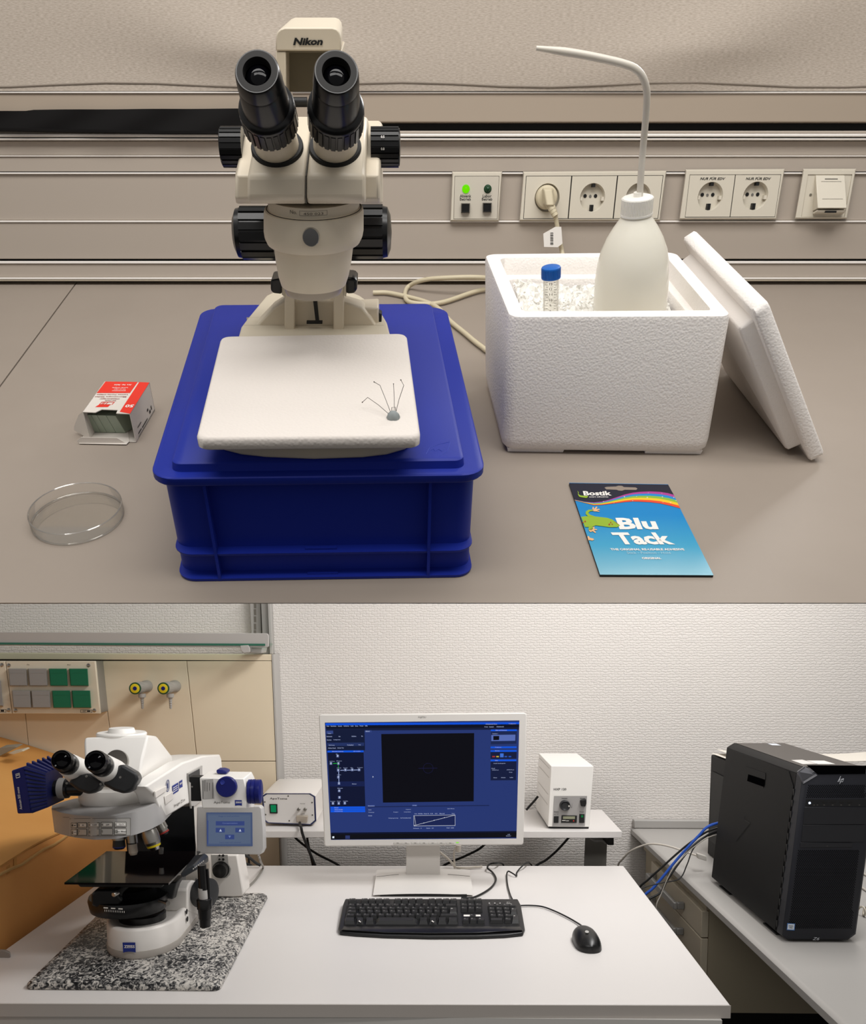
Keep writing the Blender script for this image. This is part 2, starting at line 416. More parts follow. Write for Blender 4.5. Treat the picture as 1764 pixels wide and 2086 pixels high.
# roller blind
blind = thing('roller_blind', 'beige linen roller blind hanging over the trunking with stitched hem', 'blind', W, W.y(820, 186, -0.03))
b0, b1 = W.y(820, 186.2, -0.03).z, zt
def bl(s, t):
    x = -2.3+4.6*s; z = b0+(b1-b0)*t
    w = 0.006*math.sin(x*5.1+1.5*z)*math.exp(-6*t)+0.016*math.exp(-((x+0.14+0.55*t)/0.13)**2)*math.exp(-((t-0.1)/0.25)**2)+0.014*math.exp(-((x-0.38-0.5*t)/0.12)**2)*math.exp(-((t-0.18)/0.3)**2)
    return Vector((x, -0.034-w*(0.15+min(1, t*6)), z))
m = MB(); m.grid(bl, 110, 40); part('blind_cloth', m, LINEN, blind)
hz = W.y(820, 173, -0.034).z
m = MB(); m.tube([(-2.3+4.6*k/60, bl(k/60, (hz-b0)/(b1-b0)).y-0.0008, hz+0.003*math.sin(k*1.1)) for k in range(61)], 0.0011, 5, 0); part('hem_seam', m, mat('hem_shade', '#8f857a', 0.9), blind)

# ---------------------------------------------------------------- wall sockets
def wp(u, v, off): return W.y(u, v, -off)
def plate_rim(mb, outer, inner, o0, o1, oi):
    """frame: outer px quad at depth o0 rising to o1, inner px quad"""
    a = [wp(u, v, o0) for u, v in outer]; b = [wp(u, v, o1) for u, v in outer]
    cx = sum(q[0] for q in outer)/4; cy = sum(q[1] for q in outer)/4
    b2 = [wp(u+(cx-u)*0.035*min(1, 50/max(1, abs(cx-u))), v+(cy-v)*0.06, o1) for u, v in outer]
    c = [wp(u, v, o1) for u, v in inner]; d = [wp(u, v, oi) for u, v in inner]
    mb.loft([a, [x*0.7+y*0.3 for x, y in zip(a, b)], b2, c, d], cap=False)
def holed(mb, quad, cen, r, off, seg=32):
    q = [wp(u, v, off) for u, v in quad]; c = wp(*cen, off)
    ins, out = [], []
    for k in range(seg):
        a = 2*PI*k/seg+PI/4; ins.append(c+Vector((math.cos(a)*r, 0, math.sin(a)*r)))
        # walk the square corner to corner: quad order TR, TL, BL, BR
        e = k/(seg/4); i = int(e) % 4; f = e-int(e)
        out.append(q[i]*(1-f)+q[(i+1) % 4]*f)
    A = [mb.V(p) for p in out]; Bv = [mb.V(p) for p in ins]
    for k in range(seg): mb.Fc([A[k], A[(k+1) % seg], Bv[(k+1) % seg], Bv[k]])
def lerpq(q, s, t):
    (a, b, c, d) = q   # TL TR BR BL
    x = [(a[i]*(1-s)+b[i]*s)*(1-t)+(d[i]*(1-s)+c[i]*s)*t for i in (0, 1)]
    return x
OF, OI = 0.034, 0.0335
def schuko(root, quad, cen, plugged=False, lettering=None):
    m = MB(); holed(m, [quad[1], quad[0], quad[3], quad[2]], cen, W.sc(*cen, -OI)*25.5, OI)
    ins = part('socket_insert', m, M_socket, root)
    c = wp(*cen, OI); r = W.sc(*cen, -OI)*25.5
    m = MB(); m.lathe([(0, r), (-0.0015, r*0.97), (-0.0105, r*0.93), (-0.0105, 0.0001)], c, (0, -1, 0), 32, cap=False); part('socket_cup', m, M_socket, ins)
    if not plugged:
        m = MB()
        for sx in (-1, 1):
            m.lathe([(0, 0.0028), (0.0006, 0.0028)], c+Vector((sx*r*0.42-r*0.1, 0.0104, r*0.12)), (0, -1, 0), 14)
        m.box(c.x-0.002, c.x+0.003, c.y+0.001, c.y+0.0103, c.z-r*0.93, c.z-r*0.5)
        m.box(c.x-0.002, c.x+0.003, c.y+0.001, c.y+0.0103, c.z+r*0.72, c.z+r*0.94)
        part('contact_hole', m, M_black, ins)
        m = MB(); m.lathe([(0, 0.0022), (0.0008, 0.002)], c+Vector((-r*0.1, 0.0104, r*0.1)), (0, -1, 0), 12); part('centre_screw', m, M_steel, ins)
        m = MB(); m.box(c.x+r*0.72, c.x+r*0.94, c.y+0.0015, c.y+0.0104, c.z-r*0.22, c.z+r*0.05); m.box(c.x-r*0.94, c.x-r*0.8, c.y+0.0015, c.y+0.0104, c.z-r*0.2, c.z+r*0.05); part('guide_rib', m, M_socket, ins)
    if lettering:
        (u0, v0), (u1, v1) = lettering
        m = MB(); m.text('NUR FÜR EDV', wp(u0, v1, OI+0.0004), wp(u1, v1, OI+0.0004), wp(u0+1.5, v0, OI+0.0004), bold=0.02, shear=0.15); part('lettering', m, M_ink, ins)
    return ins
# control panel with two lamps
OQ = [(920.9, 349.6), (1023, 349.4), (1016, 451), (917, 451)]
pn = thing('control_panel', 'small cream wall panel with two push buttons and a lit green lamp', 'control panel', W, wp(969, 451, 0.02))
m = MB(); plate_rim(m, OQ, [(926, 358.5), (1017.3, 358.3), (1013.4, 446.8), (923.6, 446.8)], 0.0252, OF, 0.030); part('cover_frame', m, M_socket, pn)
m = MB(); m.loft([[wp(u, v, o) for u, v in ((926.6, 359.2), (1016.6, 359), (1012.7, 446), (924.3, 446))] for o in (0.023, OI)]); part('cover_plate', m, mat('panel_plate', '#cbc4b6', 0.35), pn, bevel=0.0004)
for (cu, cv), em, nm in (((949, 384.8), '#6be000', 'lit green lamp'), ((993.4, 384.8), None, 'unlit dark green lamp')):
    r = W.sc(cu, cv, -OF)*6
    m = MB(); m.lathe([(0, r*1.3), (0.0008, r*1.3), (0.0012, r), (0.0012+r*0.6, r*0.86), (0.0012+r*1.0, r*0.5), (0.0012+r*1.15, 0.0002)], wp(cu, cv, OI), (0, -1, 0), 18)
    part('indicator_lamp', m, emis('green_lamp_on', em, 1.0) if em else mat('green_lamp_off', '#123d22', 0.15), pn, label=nm)
for u0, u1, a in ((936.5, 959.8, 'Absenk'), (981.3, 1003.3, 'Labor')):
    m = MB(); du = 2.0 if a == 'Labor' else 0
    m.text(a, wp(u0+du, 402.4, OI+0.0003), wp(u1-du, 402.4, OI+0.0003), wp(u0+du, 396.2, OI+0.0003))
    m.text('Betrieb', wp(u0+0.3, 408.5, OI+0.0003), wp(u1-0.6, 408.5, OI+0.0003), wp(u0+0.3, 402.8, OI+0.0003)); part('lettering', m, M_ink, pn)
for q in ([(939.5, 414), (957.4, 414), (956.8, 433.8), (939, 433.8)], [(983.4, 413), (1001.7, 413), (1001.2, 432.6), (983.2, 432.6)]):
    m = MB(); cu = sum(x[0] for x in q)/4; cv = sum(x[1] for x in q)/4
    m.loft([[wp(u, v, OI) for u, v in q], [wp(u, v, OI+0.004) for u, v in q], [wp(cu+(u-cu)*0.85, cv+(v-cv)*0.85, OI+0.008) for u, v in q], [wp(cu+(u-cu)*0.72, cv+(v-cv)*0.72, OI+0.0072) for u, v in q]]); part('push_button', m, M_blackg, pn)
# triple socket
OQ = [(1065.6, 349.6), (1357.6, 347.7), (1344.6, 450), (1057.8, 450.5)]
tr = thing('triple_socket', 'cream wall socket strip with three outlets, the first holding a plug', 'socket', W, wp(1205, 450, 0.02))
INN = [(1071.5, 358.2), (1351.5, 356.8), (1340.5, 445.8), (1065.6, 446.2)]
m = MB(); plate_rim(m, OQ, INN, 0.0252, OF, 0.028); part('cover_frame', m, M_socket, tr)
m = MB(); m.loft([[wp(u, v, o) for u, v in INN] for o in (0.0202, 0.0208)]); part('back_box', m, M_inkg, tr)
for k, (cen, pl) in enumerate((((1114.6, 403), True), ((1207, 402.5), False), ((1300, 402), False))):
    a, b = k/3+0.004, (k+1)/3-0.004
    schuko(tr, [lerpq(INN, a, 0.012), lerpq(INN, b, 0.012), lerpq(INN, b, 0.985), lerpq(INN, a, 0.985)], cen, pl)
# double socket
OQ = [(1396.5, 345.2), (1598.4, 344), (1581.6, 447.4), (1383.3, 447.6)]
dbl = thing('double_socket', 'cream double wall socket with lettering above both outlets', 'socket', W, wp(1490, 447, 0.02))
INN = [(1405, 355.6), (1591.5, 355.2), (1578.5, 442.6), (1395, 443.2)]
m = MB(); plate_rim(m, OQ, INN, 0.0252, OF, 0.028); part('cover_frame', m, M_socket, dbl)
m = MB(); m.loft([[wp(u, v, o) for u, v in INN] for o in (0.0202, 0.0208)]); part('back_box', m, M_inkg, dbl)
for k, (cen, let) in enumerate((((1447, 400), ((1426, 360.2), (1476.5, 366.6))), ((1539, 399.3), ((1519, 360.2), (1569.6, 366.6))))):
    a, b = k/2+0.004, (k+1)/2-0.004
    schuko(dbl, [lerpq(INN, a, 0.012), lerpq(INN, b, 0.012), lerpq(INN, b, 0.985), lerpq(INN, a, 0.985)], cen, False, let)
# data outlet
OQ = [(1635.7, 343.8), (1743.8, 343.6), (1725.8, 446.2), (1618.8, 446.4)]
do = thing('data_outlet', 'cream wall outlet with one hooded data jack at the far right', 'outlet', W, wp(1681, 446, 0.02))
INN = [(1646, 355.4), (1736, 355.2), (1720.5, 441.5), (1632, 441.6)]
m = MB(); plate_rim(m, OQ, INN, 0.0252, OF, 0.028); part('cover_frame', m, M_socket, do)
m = MB(); m.loft([[wp(u, v, o) for u, v in INN] for o in (0.023, 0.0325)]); part('cover_plate', m, M_socket, do, bevel=0.0006)
hd = MB(); H = [(1662, 357), (1721, 357), (1725.3, 424), (1665.7, 424)]
hd.loft([[wp(1660, 357, 0.032), wp(1719, 357, 0.032), wp(1716, 430, 0.032), wp(1655, 430, 0.032)], [wp(H[0][0], H[0][1], 0.036), wp(H[1][0], H[1][1], 0.036), wp(H[2][0], H[2][1], 0.060), wp(H[3][0], H[3][1], 0.060)]])
hp = part('jack_hood', hd, M_socket, do, bevel=0.001)
m = MB(); m.loft([[wp(1656, 432, 0.033), wp(1718, 432, 0.033), wp(1716, 437, 0.033), wp(1655, 437, 0.033)], [wp(1664, 427.5, 0.056), wp(1722, 427.5, 0.056), wp(1721, 433, 0.054), wp(1662, 433, 0.054)]]); part('jack_tongue', m, M_socket, hp, bevel=0.0008)
m = MB(); m.box(wp(1678, 430, 0.05).x, wp(1700, 430, 0.05).x, wp(0, 0, 0.058).y, wp(0, 0, 0.05).y, wp(1690, 433.6, 0.057).z, wp(1690, 429.5, 0.057).z); part('jack_opening', m, M_black, hp)
m = MB(); f = lambda u, v: wp(u, v, 0.036+0.024*(v-357)/67+0.0006); m.poly([f(1680.5, 363.6), f(1706.5, 363.6), f(1706.5, 365.2), f(1680.5, 365.2)]); part('jack_marking', m, M_inkg, hp); m = MB(); m.poly([f(1673, 369.4), f(1714, 369.4), f(1714, 369.9), f(1673, 369.9)]); part('jack_marking', m, M_inkg, hp); m = MB(); m.poly([f(1675, 405), f(1717, 405), f(1717, 405.5), f(1675, 405.5)]); part('jack_marking', m, M_inkg, hp)
m = MB(); m.lathe([(0, 0.0022), (0.0008, 0.002)], wp(1651, 397, 0.0325), (0, -1, 0), 12); part('cover_screw', m, M_steel, do)

# ---------------------------------------------------------------- power cord with plug and paper tag
cord = thing('power_cable', 'beige power cord with angled plug in the wall socket behind the foam box', 'power cord', W, wp(1130, 500, 0.06))
c = wp(1112, 402, OI-0.003); r = W.sc(1114, 403, -OI)*22
m = MB(); m.lathe([(0, r), (0.012, r*0.98), (0.014, r*0.8)], c, (0, -1, 0), 28)
a = [wp(1104, 382, 0.044), wp(1127, 382, 0.044), wp(1131, 418, 0.05), wp(1106, 418, 0.05)]
b = [wp(1108, 386, 0.066), wp(1124, 386, 0.066), wp(1129, 419, 0.072), wp(1113, 419, 0.072)]
m.loft([a, b]); plug = part('plug', m, mat('cord_plastic', '#cfc4a8', 0.4), cord, bevel=0.002)
m = MB(); p0, p1 = wp(1118, 412, 0.062), wp(1130, 437, 0.066)
for k in range(5):
    q = p0+(p1-p0)*(k/4); m.lathe([(-0.0035, 0.0075-0.0006*k), (0.0025, 0.0075-0.0006*k)], q, p1-p0, 14)
part('strain_relief', m, MATS['cord_plastic'], plug)
def wb(p): return MT.inverted() @ (W.M @ p)      # wall point in bench coordinates
Wi = W.M.inverted() @ MT
w_ = lambda p: Wi @ Vector(p)
path = [wp(1121, 415, 0.064), wp(1129, 430, 0.064), wp(1134, 455, 0.060), wp(1140, 490, 0.058), wp(1146, 520, 0.060), w_(T.y(1150, 570, 1.52)),
        w_(T.z(1138, 582, 0.02)), w_(T.z(1120, 588, 0.010)), w_(T.z(1050, 578, 0.0052)), w_(T.z(985, 565.5, 0.028)), w_(T.z(910, 566, 0.028)), w_(T.z(860, 571, 0.020)), w_(T.z(832, 584, 0.0052)), w_(T.z(825, 600, 0.0052)), w_(T.z(832, 614, 0.0052)), w_(T.z(862, 619, 0.0052)), w_(T.z(905, 615, 0.0052)), w_(T.z(985, 590, 0.0058)),
        w_(T.z(1040, 596, 0.0052)), w_(T.z(1060, 640, 0.0052)), w_(T.z(1046, 700, 0.0052)), w_(T.z(1010, 722, 0.0052)), w_(T.z(978, 704, 0.0052)), w_(T.z(945, 677, 0.0052)), w_(T.z(918, 655, 0.0052)), w_(T.z(880, 620, 0.0052)), w_(T.z(800, 598, 0.0052)), w_(T.z(760, 596, 0.0052))]
m = MB(); m.tube(path, 0.0036, 10, 8); part('cable_run', m, MATS['cord_plastic'], cord)
m = MB(); tq = [wp(1106.5, 476, 0.066), wp(1131, 462, 0.066), wp(1143, 462, 0.066), wp(1145.5, 496, 0.066), wp(1136, 503.5, 0.066), wp(1108, 503, 0.066)]
m.prism(tq, (0, -0.0012, 0)); tag = part('paper_tag', m, M_wink, cord, label='white paper tag with a printed bar code')
m = MB()
for k, (v0, h) in enumerate(((474, 1.2), (476.5, .7), (478.5, 1.6), (481.5, .8), (483.8, 1.9), (487, .8), (489, 1.4), (492, .8), (494.5, 1.8), (497.5, 1.0))):
    m.poly([wp(1121, v0, 0.0676), wp(1126.5, v0, 0.0676), wp(1126.5+1, v0+h, 0.0676), wp(1121, v0+h, 0.0676)])
part('bar_code', m, M_ink, tag)

# ================================================================ blue crate
Yb = T.z(650, 1199, 0).y
hC = T.y(650, 980, Yb+0.001).z
cq = [T.z(303, 975, hC), T.z(991, 966, hC), T.z(909, 625, hC), T.z(411, 628, hC)]
CW = (cq[1]-cq[0]).length; CD = (cq[3]-cq[0]).length
cf = bil(*cq)
def cx(p): q = cf(p.x/CW, p.y/CD); return Vector((q.x, q.y, p.z))
crate = thing('storage_crate', 'blue plastic storage crate turned upside down under the stereo microscope', 'crate', T, cf(0.5, 0.5)*1.0-Vector((0, 0, hC)))
def ring(ins, r, z): return [(x, y, z) for x, y in rrect(ins, CW-ins, ins, CD-ins, max(0.003, r), 6)]
k = CW/0.30
def wring(z, d=0.0): return [(x, y, z) for x, y in rrect(0.007*k+d, CW-0.007*k-d, 0.017*k+d, CD-0.017*k-d, 0.016*k, 6)]
m = MB(cx); m.loft([wring(0.0006), wring(hC-0.006)]); part('crate_wall', m, M_blue, crate)
m = MB(cx); m.loft([ring(0.001, 0.022*k, hC-0.0085), ring(0, 0.022*k, hC-0.007), ring(0, 0.022*k, hC-0.001), ring(0.001, 0.022*k, hC)]); part('crate_rim', m, M_blue, crate)
m = MB(cx)
hP = hC+0.0085
px0, px1, py0, py1 = 0.062*CW, 0.938*CW, 0.028*CD, 0.972*CD
def pring(e, z): return [(x, y, z) for x, y in rrect(px0+e, px1-e, py0+e, py1-e, 0.009, 5)]
m.loft([pring(-0.0005, hC), pring(0.0005, hP-0.0015), pring(0.0022, hP)]); part('raised_panel', m, M_blue, crate)
zl = T.y(650, 1139, Yb+0.004).z
m = MB(cx); m.loft([ring(0.007*k, 0.018*k, zl-0.003), ring(0.006*k, 0.018*k, zl-0.001), ring(0.006*k, 0.018*k, zl), wring(zl+0.0015, 0.001)]); part('ledge_band', m, M_blue, crate)
m = MB(cx); m.loft([ring(0.0055*k, 0.018*k, 0.0006), ring(0.005*k, 0.018*k, 0.0035), wring(0.005, 0.001)]); part('foot_band', m, M_blue, crate)
for s in (0.155, 0.835):
    m = MB(cx); x = s*CW; m.box(x-0.0014, x+0.0014, 0.0052*k, 0.0185*k, 0.0008, hC-0.008); part('rib', m, M_blue, crate)
for t in (0.2, 0.8):
    for e0, e1 in ((0.0052*k, 0.0185*k), (CW-0.0185*k, CW-0.0052*k)):
        m = MB(cx); m.box(e0, e1, t*CD-0.0014, t*CD+0.0014, 0.0008, hC-0.008); part('rib', m, M_blue, crate)
m = MB(cx)
for z0, y in ((zl+0.0016, 0.010*k), (0.0046, 0.009*k)):
    m.box(0.44*CW, 0.54*CW, y, y+0.004, z0-0.001, z0+0.0007)
part('mould_mark', m, M_blue, crate)
m = MB()   # scratched mark on the raised panel
mk = [(868, 925), (875, 912), (893, 905), (917, 900), (912, 918), (896, 928)]
m.tube([T.z(u, v, hP+0.0002) for u, v in mk], 0.00018, 4, 0)
m.tube([T.z(u, v, hP+0.0002) for u, v in ((878, 917), (883, 914), (886, 919), (893, 915), (900, 919), (906, 914))], 0.0002, 4, 0)
part('scratch_mark', m, mat('scuffed_blue', '#4a5cc0', 0.6), crate)

# ================================================================ stereo microscope
PB = hP                                    # stands on the raised panel
sm = thing('stereo_microscope', 'cream stereo microscope with black eyepieces standing on the blue crate', 'microscope', T, T.z(640, 800, PB))
P = lambda u, v, Y: T.y(u, v, Y)
def pxr(u, v, Y, px): return T.sc(u, v, Y)*px
# base plate
fr = [(438, 908), (455, 920), (490, 929), (540, 934.5), (640, 938.5), (740, 935), (790, 929), (828, 918), (843, 905)]
bk = [(790, 690), (775, 664), (735, 634), (700, 620), (640, 614), (578, 618), (545, 634), (507, 682), (494, 700)]
pl = [T.z(u, v, PB+0.0004) for u, v in fr+bk]
cen = sum(pl, Vector())/len(pl)
def pr(e, z): return [Vector((cen.x+(p.x-cen.x)*(1-e), cen.y+(p.y-cen.y)*(1-e), z)) for p in pl]
hb = 0.020
m = MB(); m.loft([pr(0.012, PB+0.0004), pr(0, PB+0.004), pr(0.004, PB+hb-0.004), pr(0.02, PB+hb)]); part('base_plate', m, M_creamd, sm, bevel=0.0015)
yb = T.z(640, 640, PB).y
# rear hump carrying the stand
hump = [(503, 684), (530, 655), (556, 628), (578, 614), (640, 610), (700, 615), (737, 626), (757, 650), (778, 684)]
yH = T.z(640, 676, PB+0.02).y
hh = [P(u, v, yH+0.02) for u, v in hump]
m = MB(); m.prism(hh+[Vector((hh[-1].x, yH+0.02, PB+hb-0.002)), Vector((hh[0].x, yH+0.02, PB+hb-0.002))], (0, 0.024, 0)); part('base_hump', m, M_cream, sm, bevel=0.006, seg=3)
m = MB(); a = [P(u, v, yH+0.028) for u, v in ((733, 628), (771, 626), (772, 667), (740, 662))]; m.prism(a, (0, 0.03, 0)); sb = part('switch_box', m, M_cream, sm, bevel=0.002)
m = MB(); a = [P(u, v, yH+0.03) for u, v in ((770, 636), (778, 640), (777, 660), (771, 668))]; m.prism(a, (0, 0.012, 0)); part('rocker_switch', m, M_black, sb, bevel=0.001)
# stand: two uprights with a black focus stop between them
yS = yH+0.008
for (u0, u1) in ((579.5, 600), (679, 700)):
    m = MB(); a = [P(u0, 560, yS), P(u1, 560, yS), P(u1, 680, yS), P(u0, 680, yS)]; m.prism(a, (0, 0.034, 0)); part('stand_upright', m, M_cream, sm, bevel=0.0012)
m = MB(); a = [P(598, 588, yS+0.03), P(681, 588, yS+0.03), P(681, 680, yS+0.03), P(598, 680, yS+0.03)]; m.prism(a, (0, 0.004, 0)); part('stand_back', m, M_creamd, sm)
m = MB(); a = [P(598, 596, yS+0.004), P(612, 590, yS+0.004), P(668, 590, yS+0.004), P(681, 597, yS+0.004), P(681, 603, yS+0.004), P(666, 599, yS+0.004), P(612, 599, yS+0.004), P(598, 606, yS+0.004)]; m.prism(a, (0, 0.006, 0)); part('stand_bridge', m, M_cream, sm)
m = MB()
for q in ([(621, 599), (657, 599), (656, 604), (650, 608.5), (627, 608.5), (622, 604)], [(637, 606), (645, 606), (650, 657), (643, 657)], [(624.5, 655), (656.5, 655), (656.5, 660), (624.5, 660)]):
    m.prism([P(u, v, yS+0.001) for u, v in q], (0, 0.004, 0))
part('focus_stop', m, M_black, sm)
for q in ([(551, 571), (574, 567), (574, 600), (556, 598), (551, 592)], [(704, 566), (723, 567), (727.5, 574), (727, 590), (723, 599), (704, 600)]):
    m = MB(); m.prism([P(u, v, yS-0.002) for u, v in q], (0, 0.03, 0)); part('clamp_knob', m, M_blackg, sm, bevel=0.003)
for u0, u1 in ((574, 580), (700, 705)):
    m = MB(); m.prism([P(u, v, yS) for u, v in ((u0, 565), (u1, 565), (u1, 605), (u0, 600))], (0, 0.024, 0)); part('knob_boss', m, M_creamd, sm)
# column behind the head with the bracket on top
yK = yH+0.025
m = MB(); a = [(580, 250), (690, 250), (700, 570), (580, 570)]; m.prism([P(u, v, yK+0.012) for u, v in a], (0, 0.022, 0)); part('column', m, M_creamd, sm, bevel=0.003)
outl = [(561.5, 104), (561.5, 78), (564, 66), (571, 59), (580, 56), (677, 56), (686, 59), (692, 66), (695, 78), (695, 104)]
yA = yK-0.02
m = MB(); f_ = [P(u, v, yA) for u, v in outl]
bk_ = [p+Vector((0, 0.085, 0)) for p in f_]; cxx = P(628, 80, yA)
bk_ = [Vector((cxx.x+(p.x-cxx.x)*0.9, p.y, p.z-0.0005)) for p in bk_]
m.loft([f_, bk_]); br = part('arm_bracket', m, M_cream, sm, bevel=0.0012)
m = MB(); m.text('Nikon', P(597, 92.3, yA-0.0006), P(657.5, 92.3, yA-0.0006), P(597, 77, yA-0.0006), bold=0.045, shear=0.2); part('lettering', m, M_ink, br)
for u0, u1 in ((561.5, 582), (676.5, 695)):
    m = MB(); m.prism([P(u, v, yA+0.001) for u, v in ((u0, 105), (u1, 105), (u1+1, 262), (u0+2, 262))], (0, 0.07, 0)); part('bracket_leg', m, M_cream, sm, bevel=0.001)
m = MB(); m.prism([P(u, v, yA+0.035) for u, v in ((581, 104), (678, 104), (678, 187), (581, 187))], (0, 0.004, 0)); part('bracket_panel', m, mat('olive_panel', '#6f6754', 0.6), sm)
m = MB(); m.prism([P(u, v, yA+0.004) for u, v in ((582, 104), (677, 104), (677, 107), (582, 107))], (0, 0.03, 0)); part('bracket_lintel', m, mat('olive_panel', '#6f6754', 0.6), sm)
m = MB(); q = P(626, 208, yK-0.03); m.lathe([(0, 0.004), (0.014, 0.004), (0.016, 0.002)], q, (-1, 0, 0), 14); part('lock_screw', m, M_black, sm)
# zoom body
yZ = yH-0.090
Zc = lambda v: P(634, v, yZ)
axz = (Zc(420)-Zc(590)); 
prof = []
pz0 = Zc(595)
for v, rp in ((595.5, 50), (594, 56), (588, 58.5), (580, 59.5), (577.5, 60.5), (577, 66), (560, 71.5), (530, 77), (497, 81), (493, 82), (491.5, 94), (480, 99.5), (468, 101.5), (430, 101.5), (424, 100), (421.5, 94.5), (420.5, 93), (400, 93)):
    prof.append((Zc(v).z-pz0.z, pxr(634, v, yZ, rp)))
pz0 = Vector((Zc(520).x, yZ, pz0.z))
lean = Vector(((Zc(420).x-Zc(590).x)/(Zc(420).z-Zc(590).z), 0, 1))
def zl_(t): return pz0+lean*t
m = MB(); m.loft([[zl_(t)+Vector((math.cos(2*PI*j/48)*r_, math.sin(2*PI*j/48)*r_, 0)) for j in range(48)] for t, r_ in prof[4:]]); zb = part('zoom_body', m, M_cream, sm, ang=30)
m = MB(); m.loft([[zl_(t)+Vector((math.cos(2*PI*j/40)*r_, math.sin(2*PI*j/40)*r_, 0)) for j in range(40)] for t, r_ in prof[:5]]); part('lens_ring', m, mat('dull_lens_ring', '#a09688', 0.25), sm)
m = MB(); rr = prof[-3][1]*1.012; t0 = Zc(422.5).z-Zc(595).z
m.loft([[zl_(t0+dz)+Vector((math.cos(2*PI*j/48)*(rr+e), math.sin(2*PI*j/48)*(rr+e), 0)) for j in range(48)] for dz, e in ((-0.0006, 0), (-0.0006, 0.0006), (0.0004, 0.0006), (0.0004, 0))], close=True); part('ring_gap', m, M_black, zb)
q = P(634, 482, yZ-prof[-6][1]-0.0005)
m = MB(); m.lathe([(-0.004, pxr(634, 482, q.y, 17.5)), (0.004, pxr(634, 482, q.y, 17.5)), (0.0052, pxr(634, 482, q.y, 16.2))], q, (0, -1, 0.12), 32); part('clamp_screw', m, M_chrome, zb)
m = MB(); yT = yZ-prof[-1][1]-0.0006
def arc_(u, v):   # on the cylinder front below the head
    a_ = (u-634)/93.0; r_ = prof[-1][1]+0.0005; ce = zl_(Zc(v).z-Zc(595).z)
    dd = P(634, v, yZ-r_)
    return Vector((ce.x+math.sin(a_)*r_, ce.y-math.cos(a_)*r_, dd.z))
vs, fs = text_geo('No.', 0.0, 0.0)
for body, u0, u1, v0, v1 in (('No.', 594, 609, 429.5, 437), ('450 023', 622, 661, 433, 438)):
    vs, fs = text_geo(body); V = [m.V(arc_(u0+(u1-u0)*x, v1+(v0-v1)*y+0.5)) for x, y in vs]
    for f in fs: m.Fc([V[i] for i in f])
for a_, b_, c_, d_ in ((614, 669, 430, 430.6), (614, 669, 439.4, 440), (614, 614.7, 430, 440), (668.3, 669, 430, 440)):
    m.grid(lambda s, t: arc_(a_+(b_-a_)*s, c_+(d_-c_)*t), 8, 1)
part('serial_number', m, M_inkg, zb)
# binocular head
yF_ = yZ-0.050
def hd_prof(e, uL, uR, y0, vt=238):
    """side profile points for the head at one side"""
    return [(y0+0.004, 415), (y0-0.002, 404), (y0, 358), (y0+0.062, vt), (y0+0.098, vt+1), (y0+0.105, 415)]
def head_block(ulist, y0, vt):
    m = MB(); rings = []
    for u, e in ulist:
        rg = []
        for (y, v) in hd_prof(0, 0, 0, y0, vt):
            q = P(u, v, y0); z = P(634, v, y).z
            rg.append(Vector((q.x, y+e*0.5, z-(e*0.6 if v < 300 else 0))))
        rings.append(rg)
    m.loft(rings); return m
yW_ = yF_+0.024
m = head_block([(478, 0.006), (484, 0.0), (769, 0.0), (775, 0.006)], yW_, 246); hw = part('head_wings', m, M_cream, sm, bevel=0.004, seg=3)
m = head_block([(503, 0.004), (510, 0), (622, 0)], yF_, 238); h1 = part('head_half', m, M_cream, sm, bevel=0.0035, seg=3)
m = head_block([(624.2, 0), (737, 0), (744, 0.004)], yF_, 238); h2 = part('head_half', m, M_cream, sm, bevel=0.0035, seg=3)
m = head_block([(622.2, 0), (624, 0)], yF_+0.0012, 239); part('seam', m, M_inkg, sm)
# eyepieces
yE0, yE1 = yF_+0.030, yF_-0.040
for (ub, vb), (ue, ve) in (((566, 306), (523.4, 145)), ((683, 306), (685.1, 146))):
    p0, p1 = P(ub, vb, yE0), P(ue, ve, yE1); ax = p1-p0; L = ax.length; r0 = pxr(ub, vb, yE0, 1.0); r1 = pxr(ue, ve, yE1, 1.0)
    rp = lambda t, px: (t*L, px*(r0*(1-t)+r1*t))
    sv = Vector((0, 0.062, P(634, 238, yF_+0.062).z-P(634, 358, yF_).z)).normalized(); sn = Vector((0, -sv.z, sv.y)); s0_ = P(634, 358, yF_); axu = ax.normalized(); q0 = p0+axu*((s0_-p0).dot(sn)/axu.dot(sn))
    m = MB(); m.lathe([(-0.012, 53*r0), (0.002, 53*r0), (0.0032, 51.5*r0), (0.0035, 44*r0)], q0, sn, 40); ey = part('tube_collar', m, M_rubber, sm)
    m = MB(); m.lathe([rp(-0.02, 45), rp(0.42, 45)], p0, ax, 40); part('eyepiece_tube', m, M_cream, sm)
    m = MB(); m.gear(rp(0.37, 1)[0], rp(0.545, 1)[0], rp(0.45, 55)[1], rp(0.45, 57.5)[1], p0, ax, 26, 0.62); part('diopter_ring', m, M_blackg, sm, label='ribbed black diopter ring')
    m = MB(); m.lathe([rp(0.54, 57), rp(0.57, 58), rp(0.585, 57), rp(0.60, 52), rp(0.61, 49), rp(0.84, 47), rp(0.86, 45), rp(0.87, 47.5), rp(0.985, 46), rp(1.0, 44), rp(1.0, 41), rp(0.93, 40), rp(0.88, 30)], p0, ax, 44); barrel = part('eyepiece', m, M_blackg, sm)
    m = MB(); m.lathe([rp(0.985, 42), rp(1.002, 41.5), rp(1.002, 29.5), rp(0.93, 28.5), rp(0.93, 28)], p0, ax, 44, cap=False); part('eyecup_ring', m, mat('eyecup_grey', '#232221', 0.6, spec=0.3), barrel)
    m = MB(); m.lathe([rp(0.90, 28.5), rp(0.935, 25), rp(0.958, 19), rp(0.972, 11), rp(0.977, 4), rp(0.978, 0.05)], p0, ax, 36); part('eye_lens', m, M_lens, barrel)
